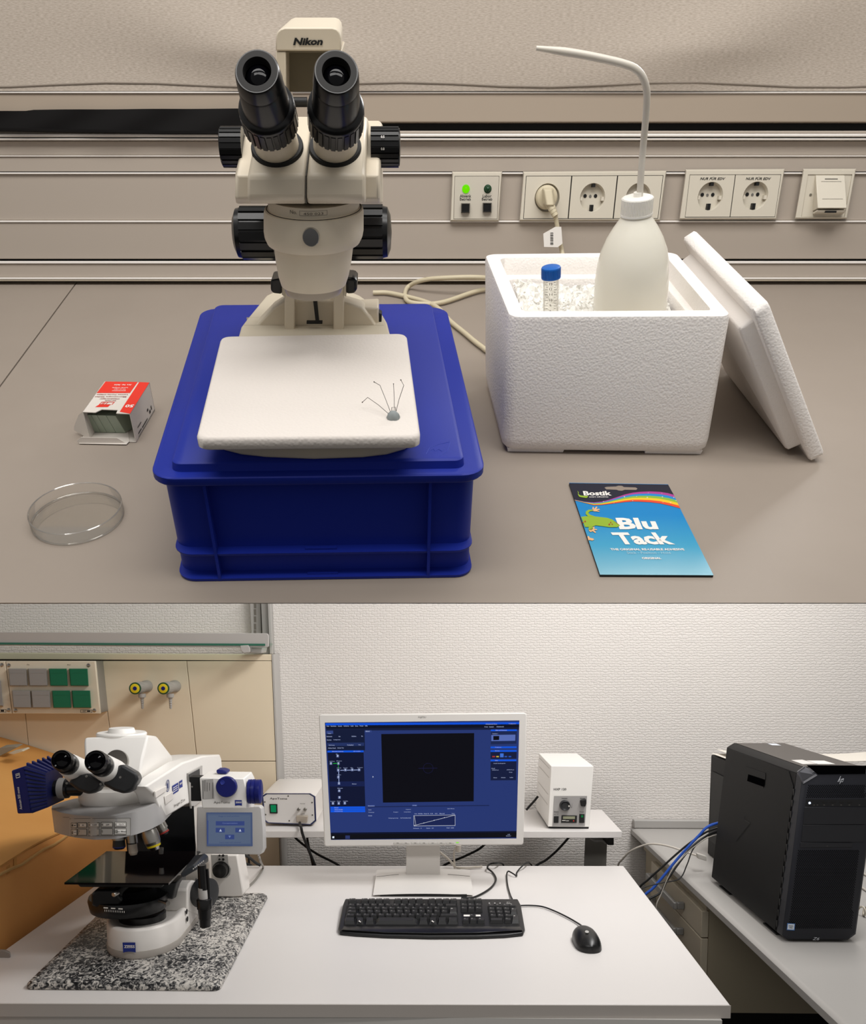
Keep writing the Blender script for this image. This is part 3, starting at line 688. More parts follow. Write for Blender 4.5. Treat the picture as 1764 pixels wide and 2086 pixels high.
# side knobs
def xknob(name, u0, u1, v, Y, rpx, n, shaft=None, dome=0.0, mtl=M_blackg):
    a, b = P(u0, v, Y), P(u1, v, Y); r_ = pxr(u0, v, Y, rpx); m = MB(); L = (b-a).length
    if abs(b.x) > abs(a.x)*0+1e9: pass
    m.gear(0, L, r_*0.93, r_, a, b-a, n, 0.7)
    s = L
    m.lathe([(s-0.001, r_*0.95), (s+dome*0.6, r_*0.9), (s+dome, r_*0.62), (s+dome*1.15, 0.0005)], a, b-a, 36)
    return part(name, m, mtl, sm)
zk = xknob('zoom_knob', 496, 453, 300, yW_+0.035, 36, 22, dome=0.0015)
zk2 = xknob('zoom_knob', 756, 812, 300, yW_+0.035, 36, 22, dome=0.0015)
yq = yW_+0.035-pxr(780, 300, yW_+0.035, 36.8)
m = MB()
for body, v0, v1 in (('0.5', 276, 281), ('0.8', 300.5, 306)):
    m.text(body, P(776, v1, yq-0.0004+(0.001 if v0 < 290 else 0)), P(783, v1, yq-0.0004+(0.001 if v0 < 290 else 0)), P(776, v0, yq-0.0004+(0.0035 if v0 < 290 else 0)))
part('scale_numbers', m, M_wink, zk2)
xknob('focus_knob', 560, 493, 475, yK-0.012, 49, 16, dome=0.008)
xknob('focus_knob', 712, 780, 473, yK-0.012, 50, 16, dome=0.008)

# ================================================================ foam board on the microscope base, with putty and bent pins
zB0 = PB+hb+0.0006
fq = [(398, 893), (857, 889), (828, 678), (450, 684)]
zB1 = zB0+0.0115
fp = [T.z(u, v, zB1) for u, v in fq]; ff = bil(*fp)
FW, FD = (fp[1]-fp[0]).length, (fp[3]-fp[0]).length
def fx(p): q = ff(p.x/FW, p.y/FD); return Vector((q.x, q.y, p.z))
m = MB(fx); rg = lambda e, z: [(x, y, z) for x, y in rrect(e, FW-e, e, FD-e, 0.009, 5)]
m.loft([rg(0.0015, zB0), rg(0, zB0+0.0015), rg(0, zB1-0.0025), rg(0.0015, zB1-0.0005), rg(0.003, zB1)])
single('foam_board', m, mat('fine_polystyrene', '#dcd5ce', 0.75, spec=0.2, bump=('voronoi', 380, 0.4, 0.0008)), 'thin white polystyrene board lying on the base of the stereo microscope', 'foam board', T, ff(0.5, 0.5)-Vector((0, 0, 0.0115)), ang=50)
pu = thing('putty_pin_holder', 'small grey putty dome holding bent steel pins on the white foam board', 'pin holder', T, T.z(801, 852, zB1))
c = T.z(801, 852, zB1); r_ = T.sc(801, 850, c.y)*13.5
m = MB()
def dome(s, t):
    a, b = 2*PI*s, PI/2*t; n_ = 1+0.05*math.sin(5*a+3*b)+0.04*math.sin(9*a-7*b)
    return c+Vector((math.cos(a)*math.cos(b)*r_*n_, math.sin(a)*math.cos(b)*r_*n_*0.9, math.sin(b)*r_*1.15))
m.grid(dome, 24, 8); bmesh.ops.remove_doubles(m.b, verts=m.b.verts[:], dist=1e-5)
part('putty_dome', m, mat('grey_putty', '#8d9494', 0.7), pu)
Yp = c.y
for pts in ([(795, 846, 0), (771, 825, .010), (749, 809.5, .02), (738, 819.5, .02)], [(796, 841, 0), (785, 812, .012), (774, 785, .022), (762, 778, .022)], [(803, 839, 0), (803, 810, .014), (801.5, 782, .02)], [(806, 841, 0), (813, 813, .012), (822.5, 785, .02), (816.5, 774, .022)], [(798, 842, .002), (798, 830, .004), (805, 829, .004), (807, 841, .002)]):
    q = [P(u, v, Yp+d) for u, v, d in pts]
    m = MB(); m.tube(q, 0.00027, 6, 0); m.sphere(q[-1], 0.0006 if len(pts) > 3 and pts[0][1] != 842 else 0.0005, 8, 6); part('bent_pin', m, mat('dark_steel', '#5a5550', 0.4, metal=0.6), pu)

# ================================================================ slide box
zS = T.y(265, 843, T.z(265, 902, 0).y).z
sq = [T.z(168, 839, zS), T.z(264.7, 843, zS), T.z(304.6, 779, zS), T.z(212.9, 776.8, zS)]
sf = bil(*sq)
def sx(p): q = sf(p.x, p.y); return Vector((q.x, q.y, p.z))
box = thing('slide_carton', 'open red and white carton of microscope slides left of the blue crate', 'carton', T, sf(0.5, 0.5)-Vector((0, 0, zS)))
th = 0.0007
m = MB(sx); w_t = 0.012
m.box(0, w_t, 0, 1, 0.0004, zS); part('carton_side', m, M_card, box); m = MB(sx); m.box(1-w_t, 1, 0, 1, 0.0004, zS); part('carton_side', m, M_card, box)
m = MB(sx); m.box(0, 1, 0, 1, 0.0005, th+0.0003); m.box(0, 1, 0.985, 1, 0.0005, zS); part('carton_bottom', m, M_card, box)
m = MB(sx); m.mi = 0; m.prism([(0, 0, zS-th), (0.27, 0.0, zS-th), (0.36, 0.1, zS-th), (0.70, 0.1, zS-th), (0.71, 0.0, zS-th), (1, 0, zS-th), (1, 1, zS-th), (0, 1, zS-th)], (0, 0, th)); top = part('carton_top', m, M_card, box)
m = MB(sx); m.prism([(0.012, 0.001, zS-th-0.0004), (0.27, 0.001, zS-th-0.0004), (0.36, 0.101, zS-th-0.0004), (0.70, 0.101, zS-th-0.0004), (0.71, 0.001, zS-th-0.0004), (0.988, 0.001, zS-th-0.0004), (0.988, 0.985, zS-th-0.0004), (0.012, 0.985, zS-th-0.0004)], (0, 0, 0.0003)); part('carton_lining', m, M_cardin, box)
ztp = zS+0.00025
m = MB(); tp = lambda X_, Y_: T.z(120+X_/8.018, 750+Y_/8.018, ztp)
m.poly([tp(760, 218), tp(1288, 224), tp(1160, 405), tp(618, 405)]); m.poly([tp(1310, 226), tp(1478, 234), tp(1162, 742), tp(992, 712)])
m.poly([tp(660, 592), tp(845, 592), tp(795, 634), tp(590, 634)]); part('red_print', m, M_red, top)
ztp = zS+0.0005
def uptext(m, body, xl, xr, yt, yb, sh=0.0, bold=0.02):
    """upside-down lettering: its foot points away from the viewer; given in the zoomed picture's pixels"""
    k = (yb-yt)*0.62
    m.text(body, tp(xr+k, yt), tp(xl+k, yt), tp(xr, yb), bold=bold)
m = MB(); uptext(m, '50', 1072, 1205, 594, 640, bold=0.03)
uptext(m, 'geschnitten', 865, 1085, 360, 376); uptext(m, 'mit cut edges', 895, 1085, 334, 350); uptext(m, 'bords coupés', 865, 1120, 308, 326); uptext(m, 'Art. Nr. 0656', 895, 1180, 262, 282); part('white_lettering', m, M_wink, top)
m = MB(); uptext(m, 'Lames Porte-Objet', 612, 1118, 418, 438); uptext(m, 'Microscope Slides', 582, 1095, 454, 474); uptext(m, 'Objektträger', 655, 985, 488, 508); uptext(m, 'Karl Hecht', 745, 925, 522, 538); part('dark_red_lettering', m, mat('dark_red_print', '#8a3a34', 0.6), top)
m = MB()
for a, b, c_, d in ((700, 548, 908, 554), (660, 590, 850, 596)): m.poly([tp(a, b), tp(c_, b), tp(c_-6, d), tp(a-6, d)])
for x in (700, 735, 760, 800, 905): m.poly([tp(x, 550), tp(x+9, 550), tp(x-36, 592), tp(x-48, 592)])
part('emblem', m, M_red, top)
m = MB(); sd = lambda s, z: sx(Vector((1.0, s, z)))+Vector((0.0004, -0.0002, 0))
m.poly([sd(0.12, 0.0018), sd(0.98, 0.0018), sd(0.98, 0.0024), sd(0.12, 0.0024)])
for i, (s0, s1, z0, z1) in enumerate(((0.14, 0.3, 0.005, 0.0065), (0.33, 0.62, 0.0045, 0.006), (0.16, 0.34, 0.012, 0.0132), (0.74, 0.8, 0.006, 0.010), (0.84, 0.87, 0.007, 0.0125), (0.66, 0.72, 0.012, 0.015))):
    m.poly([sd(s0, z0), sd(s1, z0), sd(s1, z1), sd(s0, z1)])
part('side_print', m, M_ink, box)
# front flaps
hq = lambda X_, Y_, z=0.0009: T.z(120+X_/8.018, 750+Y_/8.018, z)
m = MB(); a, b, c_, d = hq(415, 1085), hq(1120, 1030), hq(1110, 1255), hq(300, 1215)
yfl = T.z(250, 905, 0).y
m.prism([(lambda q_: Vector((q_.x, q_.y, max(q_.z, 0.0006))))(T.y(120+X_/8.018, 750+Y_/8.018, yfl)) for X_, Y_ in ((292, 1188), (360, 1126), (945, 1140), (1105, 1232), (1092, 1246), (330, 1238))], (0, 0.0006, 0))
fl0 = [T.z(120+X_/8.018, 750+Y_/8.018, 0.0012) for X_, Y_ in ((330, 1236), (1105, 1250), (1150, 1200), (1130, 1000), (440, 1040))]
m.prism(fl0, (0, 0, 0.0006)); part('bottom_flap', m, M_card, box)
sl_ = sx(Vector((0, 0, 0)))
m = MB(); LF = [sx(Vector((0, 0, zS))), sx(Vector((0, 0, 0.002)))]
YL = T.z(152, 878, 0.004).y
LF += [T.y(150.5, 876, YL), T.y(151, 868, YL), T.y(160, 845, (YL+LF[0].y)/2)]
m.prism(LF, (0.0006, 0, 0)); part('side_flap', m, M_card, box)
sst = thing('slide_stack', 'pale green stack of glass slides leaning inside the open carton', 'slides', T, sx(Vector((0.5, 0.12, 0.001))))
zt_, zb_ = zS-0.006, 0.0015
for k in range(4):
    f0, f1 = (0, 0.21, 0.41, 0.70)[k], (0.20, 0.40, 0.69, 1.0)[k]
    yt_ = sx(Vector((0.5, 0.12, 0))).y
    tl, trr = T.y(171.5, 845, yt_+0.002), T.y(235, 847, yt_+0.002); b0_, b1_ = hq(575, 1050, 0.002), hq(1092, 1060, 0.002)
    q = [b0_*(1-f0)+b1_*f0, b0_*(1-f1)+b1_*f1, tl*(1-f1)+trr*f1, tl*(1-f0)+trr*f0]
    m = MB(); m.prism(q, (0.010, 0.022, 0.0)); part('glass_slide', m, mat('green_glass_edge', '#9aa694', 0.12, spec=0.7), sst, bevel=0.0004)

# ================================================================ petri dish
zD = 0.0135
pt, pbm = T.z(177, 981, zD), T.z(126, 1089.5, zD); pl_, prr = T.z(58, 1047, zD), T.z(249.6, 1022, zD)
ce = (pl_+prr)/2; ra = (prr-pl_).length/2
ra2 = ra*1.0
cy = T.z(153, 1034, zD)
e1 = (T.z(177, 981, zD)-T.z(126, 1089.5, zD)); 
m = MB(); ox = Vector((cy.x, cy.y, 0))
ry = max(ra*0.75, e1.length/2*0.98)
n_ = 64
rings = [(0.0006, ra-0.0012), (0.0006, 0.0), ]
def el(z, q): return [ox+Vector((math.cos(2*PI*j/n_)*(ra-q), math.sin(2*PI*j/n_)*(ry-q), z)) for j in range(n_)]
m.loft([el(0.0006, 0.0006), el(0.0020, 0), el(zD-0.0006, 0), el(zD, 0.0003), el(zD, 0.0010), el(zD-0.0006, 0.0013), el(0.0026, 0.0013), el(0.0018, 0.003)])
dish = thing('petri_dish', 'clear empty round petri dish at the left front of the bench', 'petri dish', T, ox); part('dish_body', m, M_glass, dish, ang=25)
m = MB(); m.tube(el(zD, 0.0006)+[el(zD, 0.0006)[0]], 0.0007, 6, 0); part('dish_rim', m, glassy('dish_rim_clear', '#fbfaf7', 0.8, 0.93, 0.08, 0.3), dish)
m = MB(); m.tube(el(0.0018, 0.0008)+[el(0.0018, 0.0008)[0]], 0.0006, 6, 0); part('dish_foot', m, MATS['dish_rim_clear'], dish)

# ================================================================ adhesive packet
zQ = 0.0030
kq = [(1222.3, 1170.3), (1453.4, 1171.5), (1360.8, 986.6), (1159.4, 983.4)]
kp = [T.z(u, v, zQ) for u, v in kq]
pk = thing('adhesive_packet', 'blue card packet of reusable adhesive putty lying in front of the foam box', 'packet', T, (kp[0]+kp[2])/2-Vector((0, 0, zQ)))
m = MB(); m.loft([[p-Vector((0, 0, zQ-0.0004)) for p in kp], [p-Vector((0, 0, zQ-0.0024)) for p in kp]]); part('packet_back', m, M_black, pk)
kt = lambda X_, Y_, dz=0.0: T.z(1130+X_/5.04, 960+Y_/5.04, zQ+dz)
hole = [(510, 168), (530, 160), (630, 156), (655, 148), (690, 150), (710, 162), (830, 166), (850, 178), (835, 192), (720, 190), (690, 200), (655, 198), (635, 190), (530, 186)]
kc = MB(); kc.loft([[p-Vector((0, 0, 0.0005)) for p in kp], kp])
face = part('packet_card', kc, mat('printed_card_blue', '#0b83bf', 0.35), pk)
nt = MATS['printed_card_blue'].node_tree; bs = nt.nodes['Principled BSDF']; tcn = nt.nodes.new('ShaderNodeTexCoord'); sep = nt.nodes.new('ShaderNodeSeparateXYZ'); rmp = nt.nodes.new('ShaderNodeMapRange'); crr = nt.nodes.new('ShaderNodeValToRGB')
yy0 = kp[0].y-BASE[pk].y; yy1 = kp[3].y-BASE[pk].y
rmp.inputs['From Min'].default_value = yy0; rmp.inputs['From Max'].default_value = yy1
crr.color_ramp.elements[0].position = 0.0; crr.color_ramp.elements[0].color = (*hexc('#7db4c6'), 1); crr.color_ramp.elements[1].position = 0.62; crr.color_ramp.elements[1].color = (*hexc('#0581c2'), 1)
q = crr.color_ramp.elements.new(0.28); q.color = (*hexc('#3f9dc2'), 1)
nt.links.new(tcn.outputs['Object'], sep.inputs[0]); nt.links.new(sep.outputs['Y'], rmp.inputs['Value']); nt.links.new(rmp.outputs[0], crr.inputs[0]); nt.links.new(crr.outputs[0], bs.inputs['Base Color'])
m = MB()
curve = [(205, 292), (300, 312), (400, 320), (480, 312), (560, 292), (640, 265), (720, 238), (800, 220), (880, 211), (980, 207), (1080, 212), (1160, 224), (1222, 242)]
edge = [(1164, 137), (148, 121)]
m.poly([kt(x, y, 0.0002) for x, y in curve+edge]); part('dark_header', m, mat('dark_navy_print', '#17192c', 0.4), face)
m = MB(); m.poly([kt(x, y, 0.0004) for x, y in hole]); part('hang_slot', m, mat('slot_shade', '#8d8074', 0.7), face)
cols = ('#a83a8e', '#1486c8', '#86b53a', '#f0c020', '#e0492a')
lowc = [(205, 298), (300, 322), (400, 348), (480, 346), (560, 336), (640, 326), (720, 316), (800, 310), (880, 312), (980, 318), (1080, 330), (1180, 352), (1288, 380)]
for j, c_ in enumerate(cols):
    m = MB(); a, b = j/5, (j+1)/5
    for i in range(12):
        L = lambda i_, t: kt(curve[i_][0]*(1-t)+lowc[i_][0]*t, curve[i_][1]*(1-t)+lowc[i_][1]*t, 0.0003)
        m.poly([L(i, a), L(i+1, a), L(i+1, b), L(i, b)])
    part('rainbow_band', m, mat('rainbow_%d' % j, c_, 0.4), face)
m = MB()
for x, y, s in ((715, 262, 12), (950, 270, 12), (1105, 262, 11), (1222, 268, 10), (800, 302, 8), (500, 312, 8), (1190, 322, 10), (840, 258, 7), (1245, 302, 8), (610, 326, 6), (1110, 318, 6), (960, 222, 6), (1100, 226, 6)):
    m.poly([kt(x-s, y, .0005), kt(x-s*.15, y-s*.15, .0005), kt(x, y-s, .0005), kt(x+s*.15, y-s*.15, .0005), kt(x+s, y, .0005), kt(x+s*.15, y+s*.15, .0005), kt(x, y+s, .0005), kt(x-s*.15, y+s*.15, .0005)])
part('star_print', m, M_wink, face)
m = MB()
def kx(body, x0, x1, yt, yb, xt, bold=0.02): m.text(body, kt(x0, yb, .0005), kt(x1, yb, .0005), kt(xt, yt, .0005), bold=bold)
kx('Bostik', 300, 586, 203, 249, 288, 0.035); part('white_lettering', m, M_wink, face); m = MB(); kx('smart adhesives', 354, 550, 256, 268, 352, 0.02)
part('white_lettering', m, M_wink, face); m = MB(); kx('Blu', 668, 1070, 478, 597, 622, 0.04); part('white_lettering', m, M_wink, face); m = MB(); kx('Tack', 660, 1240, 628, 752, 574, 0.04)
part('white_lettering', m, M_wink, face); m = MB(); kx('THE ORIGINAL RE-USABLE ADHESIVE', 578, 1336, 791, 812, 566, 0.03); kx('ORIGINAL', 900, 1097, 881, 903, 890, 0.03)
part('white_lettering', m, M_wink, face)
m = MB(); kx('Stick - Position - Hold', 745, 1192, 824, 848, 735, 0.0); part('pale_lettering', m, mat('pale_print', '#a9cfdd', 0.5), face)
m = MB(); K = lambda pts: m.poly([kt(x, y, .0006) for x, y in pts])
K([(270, 468), (310, 462), (400, 462), (470, 470), (540, 478), (590, 495), (640, 530), (672, 558), (640, 574), (560, 574), (480, 562), (420, 555), (380, 572), (310, 572), (295, 530)])
K([(345, 466), (318, 440), (318, 415), (345, 395), (395, 392), (400, 405), (360, 412), (345, 425), (360, 445), (410, 462)])
K([(350, 570), (345, 600), (375, 608), (395, 590), (385, 565)])
part('lizard_print', m, mat('lizard_green', '#8fae2c', 0.5), face); m = MB(); K = lambda pts: m.poly([kt(x, y, .0006) for x, y in pts])
K([(232, 200), (246, 215), (244, 235), (262, 247), (300, 252), (342, 254), (338, 266), (325, 274), (280, 268), (252, 262), (238, 240), (240, 220)])
part('lizard_print', m, mat('lizard_green', '#8fae2c', 0.5), face)
m = MB()
K([(385, 400), (388, 368), (400, 366), (405, 388), (425, 362), (440, 366), (425, 388), (455, 385), (465, 394), (432, 402), (462, 408), (455, 416), (420, 412), (400, 412)])
K([(350, 598), (395, 572), (410, 570), (405, 590), (435, 595), (432, 604), (402, 604), (424, 625), (415, 634), (390, 615), (368, 624), (352, 612)])
K([(335, 668), (350, 664), (360, 682), (395, 690), (405, 702), (385, 712), (355, 704), (345, 710)])
part('lizard_toes', m, mat('lizard_toes', '#e0b080', 0.5), face)
m = MB()
for x, y, s in ((560, 545, 9), (575, 525, 7), (590, 543, 7), (312, 515, 9), (290, 525, 7)): m.poly([kt(x+s*math.cos(a*PI/4), y+s*math.sin(a*PI/4), .0008) for a in range(8)])
m.poly([kt(x, y, .0008) for x, y in ((600, 508), (640, 532), (670, 553), (640, 536))]); part('lizard_spots', m, mat('lizard_spots', '#a03a1c', 0.5), face)

# ================================================================ polystyrene ice box
zf = T.y(1265, 645, T.z(1235, 931, 0).y+0.004).z
ZB = zf
oq = [T.z(1037.6, 645, ZB), T.z(1493, 643, ZB), T.z(1377, 512, ZB), T.z(986, 516, ZB)]
bq0 = [T.z(1023, 926, 0), T.z(1443, 932, 0)]
dpt = (oq[3]-oq[0])
bqq = [bq0[0], bq0[1], bq0[1]+(oq[2]-oq[1])*0.92, bq0[0]+dpt*0.92+Vector((0.004, 0, 0))]
obt, obb = bil(*oq), bil(*bqq)
ibox = thing('ice_box', 'white polystyrene box filled with crushed ice at the right of the bench', 'ice box', T, obb(0.5, 0.5))
def bx(p):   # p.x, p.y in 0..1, p.z in metres
    t = p.z/ZB; q = obb(p.x, p.y)*(1-t)+obt(p.x, p.y)*t; return Vector((q.x, q.y, p.z))
BWx = (oq[1]-oq[0]).length; BDy = dpt.length
def br_(ex, z, r=0.012):
    return [(x/BWx, y/BDy, z) for x, y in rrect(ex, BWx-ex, ex, BDy-ex, r, 5)]
zi = ZB-0.060
m = MB(bx)
m.loft([br_(0.006, 0.0045, 0.010), br_(0.001, 0.010, 0.014), br_(0, 0.02, 0.014), br_(0, ZB-0.005, 0.012), br_(0.0012, ZB-0.001, 0.012), br_(0.004, ZB, 0.011), br_(0.016, ZB, 0.008), br_(0.0172, ZB-0.001, 0.008), br_(0.018, ZB-0.020, 0.008), br_(0.026, ZB-0.0215, 0.008), br_(0.027, ZB-0.023, 0.008), br_(0.030, zi-0.05, 0.008)])
part('box_shell', m, M_foamr, ibox, ang=45)
m = MB(bx)
for a, b in ((0.03, 0.30), (0.70, 0.97)): m.loft([[(a, 0.034, 0.0006), (b, 0.034, 0.0006), (b, 0.96, 0.0006), (a, 0.96, 0.0006)], [(a-0.002, 0.028, 0.006), (b+0.006, 0.028, 0.006), (b+0.006, 0.97, 0.006), (a-0.002, 0.97, 0.006)]])
part('box_foot', m, M_foamr, ibox)
# crushed ice: one uncountable mass
def icef(s, t):
    x, y = 0.133+0.734*s, 0.165+0.675*t
    h = ZB-0.048+0.020*t+0.012*math.exp(-((s-0.86)/0.14)**2)+0.007*math.exp(-((s-0.0)/0.2)**2)*t+random.uniform(-0.0035, 0.0035)
    q = bx(Vector((x, y, h))); return q+Vector((random.uniform(-.002, .002), random.uniform(-.002, .002), 0))
m = MB(); m.grid(icef, 60, 52)
for k in range(420):
    s, t = random.random(), random.random(); q = icef(s, t); r_ = random.uniform(0.0012, 0.0036)
    pts = [q+Vector((random.uniform(-1, 1), random.uniform(-1, 1), random.uniform(-.6, 1)))*r_ for _ in range(4)]
    V = [m.V(p) for p in pts]
    for f in ((0, 1, 2), (0, 2, 3), (0, 3, 1), (1, 3, 2)): m.Fc([V[i] for i in f])
single('crushed_ice', m, mat('wet_ice', '#e8e6e0', 0.18, spec=0.6, bump=('noise', 260, 0.3, 0.001)), 'crushed white ice heaped inside the polystyrene box', 'ice', T, bx(Vector((0.5, 0.5, ZB-0.06))), kind='stuff', flat=True)

# lid leaning on the right side of the box
nb = T.z(1652, 943, 0.001)
nt_ = T.y(1534, 634, nb.y+0.012)
ft = T.z(1389, 483, nt_.z-0.001)
lid = thing('polystyrene_cover', 'white polystyrene lid with raised inner step leaning on the ice box', 'lid', T, nb)
e1 = (nt_-nb); e2 = (ft-nt_); n_ = e2.cross(e1).normalized()
if n_.x > 0: n_ = -n_
LX = lambda p: nb+e1*p.x+e2*p.y+n_*p.z
Lh, Ld = e1.length, e2.length
def lr(e, z, r=0.006): return [(x/Lh, y/Ld, z) for x, y in rrect(e, Lh-e, e, Ld-e, r, 4)]
def lr2(e, z, r=0.004): return [(x/Lh, y/Ld, z) for x, y in rrect(e, Lh-e, e, Ld-e, r, 4)]
t_ = 0.017
m = MB(LX); m.loft([lr(0.002, -t_), lr(0, -t_+0.002), lr(0, -0.002), lr(0.002, 0.0)]); lo = part('lid_plate', m, M_foamr, lid, ang=45)
m = MB(LX); m.loft([lr2(0.0165, -0.001), lr2(0.0175, 0.014), lr2(0.020, 0.0165)]); part('lid_step', m, M_foam, lid, ang=45)

# ================================================================ wash bottle
yBt = bx(Vector((0.5, 0.40, ZB))).y
bt = thing('wash_bottle', 'milky plastic wash bottle with a bent spout tube standing in ice', 'bottle', T, T.y(1281, 655, yBt))
b0_, b1_ = T.y(1281.5, 640, yBt), T.y(1299, 400, yBt); axb = b1_-b0_; LB = axb.length
sb_ = T.sc(1281, 600, yBt)
pb = []
for v, hw in ((668, 66), (662, 71), (640, 73.5), (600, 73.5), (560, 72.5), (530, 69.5), (505, 64), (480, 54), (460, 43), (445, 33), (437, 28.5), (432, 27)):
    pb.append(((640-v)/240*LB, hw*sb_))
M_milk = mat('milky_polyethylene', '#e8e4d6', 0.2, spec=0.5, sss=0.25)
m = MB(); m.lathe(pb, b0_, axb, 48); part('bottle_body', m, M_milk, bt, ang=60)
m = MB(); f2 = lambda v: (640-v)/240*LB
m.gear(f2(431), f2(403), 29*sb_, 30*sb_, b0_, axb, 60, 0.5); m.lathe([(f2(436), 27*sb_), (f2(435), 30.5*sb_), (f2(431), 30.5*sb_)], b0_, axb, 40); m.lathe([(f2(404), 29*sb_), (f2(401.5), 28*sb_), (f2(400), 24*sb_), (f2(400), 8*sb_), (f2(392), 8*sb_)], b0_, axb, 40)
part('bottle_cap', m, mat('white_cap', '#efece3', 0.35, sss=0.2), bt)
sp = [(1303, 402), (1306, 350), (1310, 300), (1314.5, 250), (1317.5, 205), (1316.5, 180), (1309, 157), (1294, 140), (1270, 130), (1236, 121.5), (1190, 112), (1140, 104), (1092, 98)]
m = MB(); m.tube([T.y(u, v, yBt-0.03*max(0, (300-v)/200)) for u, v in sp], lambda t: sb_*(6.2 if t < 0.9 else 6.2-28*(t-0.9)), 12, 6); part('spout_tube', m, mat('milky_tube', '#d3cdc2', 0.3, spec=0.5, sss=0.2), bt)
# refill: shoulder of ice around the bottle's foot hides its base

# ================================================================ centrifuge tube
yC = bx(Vector((0.28, 0.30, ZB))).y
ct = thing('centrifuge_tube', 'clear graduated centrifuge tube with blue screw cap standing in the ice', 'tube', T, T.y(1122, 660, yC))
c0, c1 = T.y(1121.5, 665, yC), T.y(1122.5, 543, yC); axc = c1-c0; LC = axc.length; sc_ = T.sc(1122, 600, yC)
fv = lambda v: (665-v)/122*LC
m = MB(); m.lathe([(fv(690), 3*sc_), (fv(668), 15.5*sc_), (fv(562), 15.8*sc_)], c0, axc, 28); part('tube_body', m, glassy('frosted_tube', '#f7f6f2', 0.1, 0.86), ct)
m = MB(); m.gear(fv(564), fv(546), 18.6*sc_, 19.6*sc_, c0, axc, 40, 0.5); m.lathe([(fv(546.5), 19*sc_), (fv(544), 18.5*sc_), (fv(543), 16.5*sc_)], c0, axc, 36); m.lathe([(fv(565.5), 19*sc_), (fv(563), 19.6*sc_)], c0, axc, 36); part('screw_cap', m, mat('blue_cap', '#0d5fb5', 0.4), ct)
m = MB(); yy = yC-16.2*sc_
for j, v in enumerate((569.5, 575, 580, 585, 590, 595, 600, 606, 612, 617.5, 623, 628.5)):
    w = 4 if j % 2 else 6
    for sgn in (-1, 1):
        u0 = 1122+sgn*6
        a, b = sorted((u0, u0+sgn*w)); m.poly([T.y(a, v, yy), T.y(b, v, yy), T.y(b, v+0.7, yy), T.y(a, v+0.7, yy)])
for j, (body, v) in enumerate((('14', 569), ('13', 579), ('12', 589), ('11', 600), ('10', 611.5), ('9', 622.5), ('8', 634))):
    m.text(body, T.y(1119 if len(body) > 1 else 1120.5, v+2.2, yy), T.y(1125 if len(body) > 1 else 1123.5, v+2.2, yy), T.y(1119, v-2.2, yy))
part('graduation', m, M_inkg, ct)

# ================================================================ setting, computer room
YB = 3.22
ZD = 0.72
mb = MB(); mb.box(-4.2, 4.2, -1.6, YB, -0.05, 0); struct('floor', mb, mat('dark_floor', '#2c2a28', 0.6), B)
mb = MB(); mb.box(-4.2, 4.2, YB, YB+0.1, 0, 2.9); struct('wall_back', mb, WP, B)
Q = lambda u, v, Y: B.y(u, v, Y)
def ppoly(pts, Y, dep):
    """prism with its front outline given in pixels on plane y = Y"""
    m = MB(); m.prism([Q(u, v, Y) for u, v in pts], (0, dep, 0)); return m
def pbox(u0, v0, u1, v1, Y, dep): return ppoly([(u0, v0), (u1, v0), (u1, v1), (u0, v1)], Y, dep)
def rpx(u0, v0, u1, v1, r, n=4): return [(x, y) for x, y in rrect(u0, u1, v0, v1, r, n)]

YP = 3.094
sw = thing('service_wall', 'cream panelled service wall with grey metal edge left of the monitor', 'wall unit', B, (-1.6, YP, 0))
M_panel = mat('cream_panel', '#e9dbc1', 0.5, vary=(3, '#e2d4b9', 0.35))
def pan(q):
    part('panel', ppoly(q, YP, 0.1), M_panel, sw, bevel=0.0012)
gap = 0.6
zlo = 1765
top_v = 1333.5
xr = lambda v: 553+(v-1333)*0.042
part('head_strip', ppoly([(-900, 1326), (xr(1334), top_v), (xr(1346), 1345.6), (-900, 1338)], YP, 0.1), M_panel, sw, bevel=0.001)
jx1 = lambda v: 380+(v-1346)*0.105; jx2 = lambda v: 206+(v-1345)*0.125; jx0 = lambda v: 51+(v-1450)*0.10
def col(xa, xb, va, vb): return [(xa(va)+gap, va), (xb(va)-gap, va), (xb(vb)-gap, vb), (xa(vb)+gap, vb)]
far = lambda v: -900.0
for a, b in ((far, jx0), (jx0, jx2), (jx2, jx1), (jx1, xr)):
    pan(col(a, b, 1346.6, 1550)); pan(col(a, b, 1551.4, 1616)); pan(col(a, b, 1617.4, 2150))
part('backing', ppoly([(-900, 1340), (xr(1340)-3, 1340), (xr(2150)-3, 2150), (-900, 2150)], YP+0.02, 0.07), M_inkg, sw)
a = [Q(xr(1333)+0.4, 1333, YP-0.002), Q(xr(2150)+0.4, 2150, YP-0.002)]
m = MB(); m.loft([[p, p+Vector((0.006, 0, 0)), p+Vector((0.006, YB-YP, 0)), p+Vector((0, YB-YP, 0))] for p in a]); part('edge_profile', m, M_lgrey, sw)
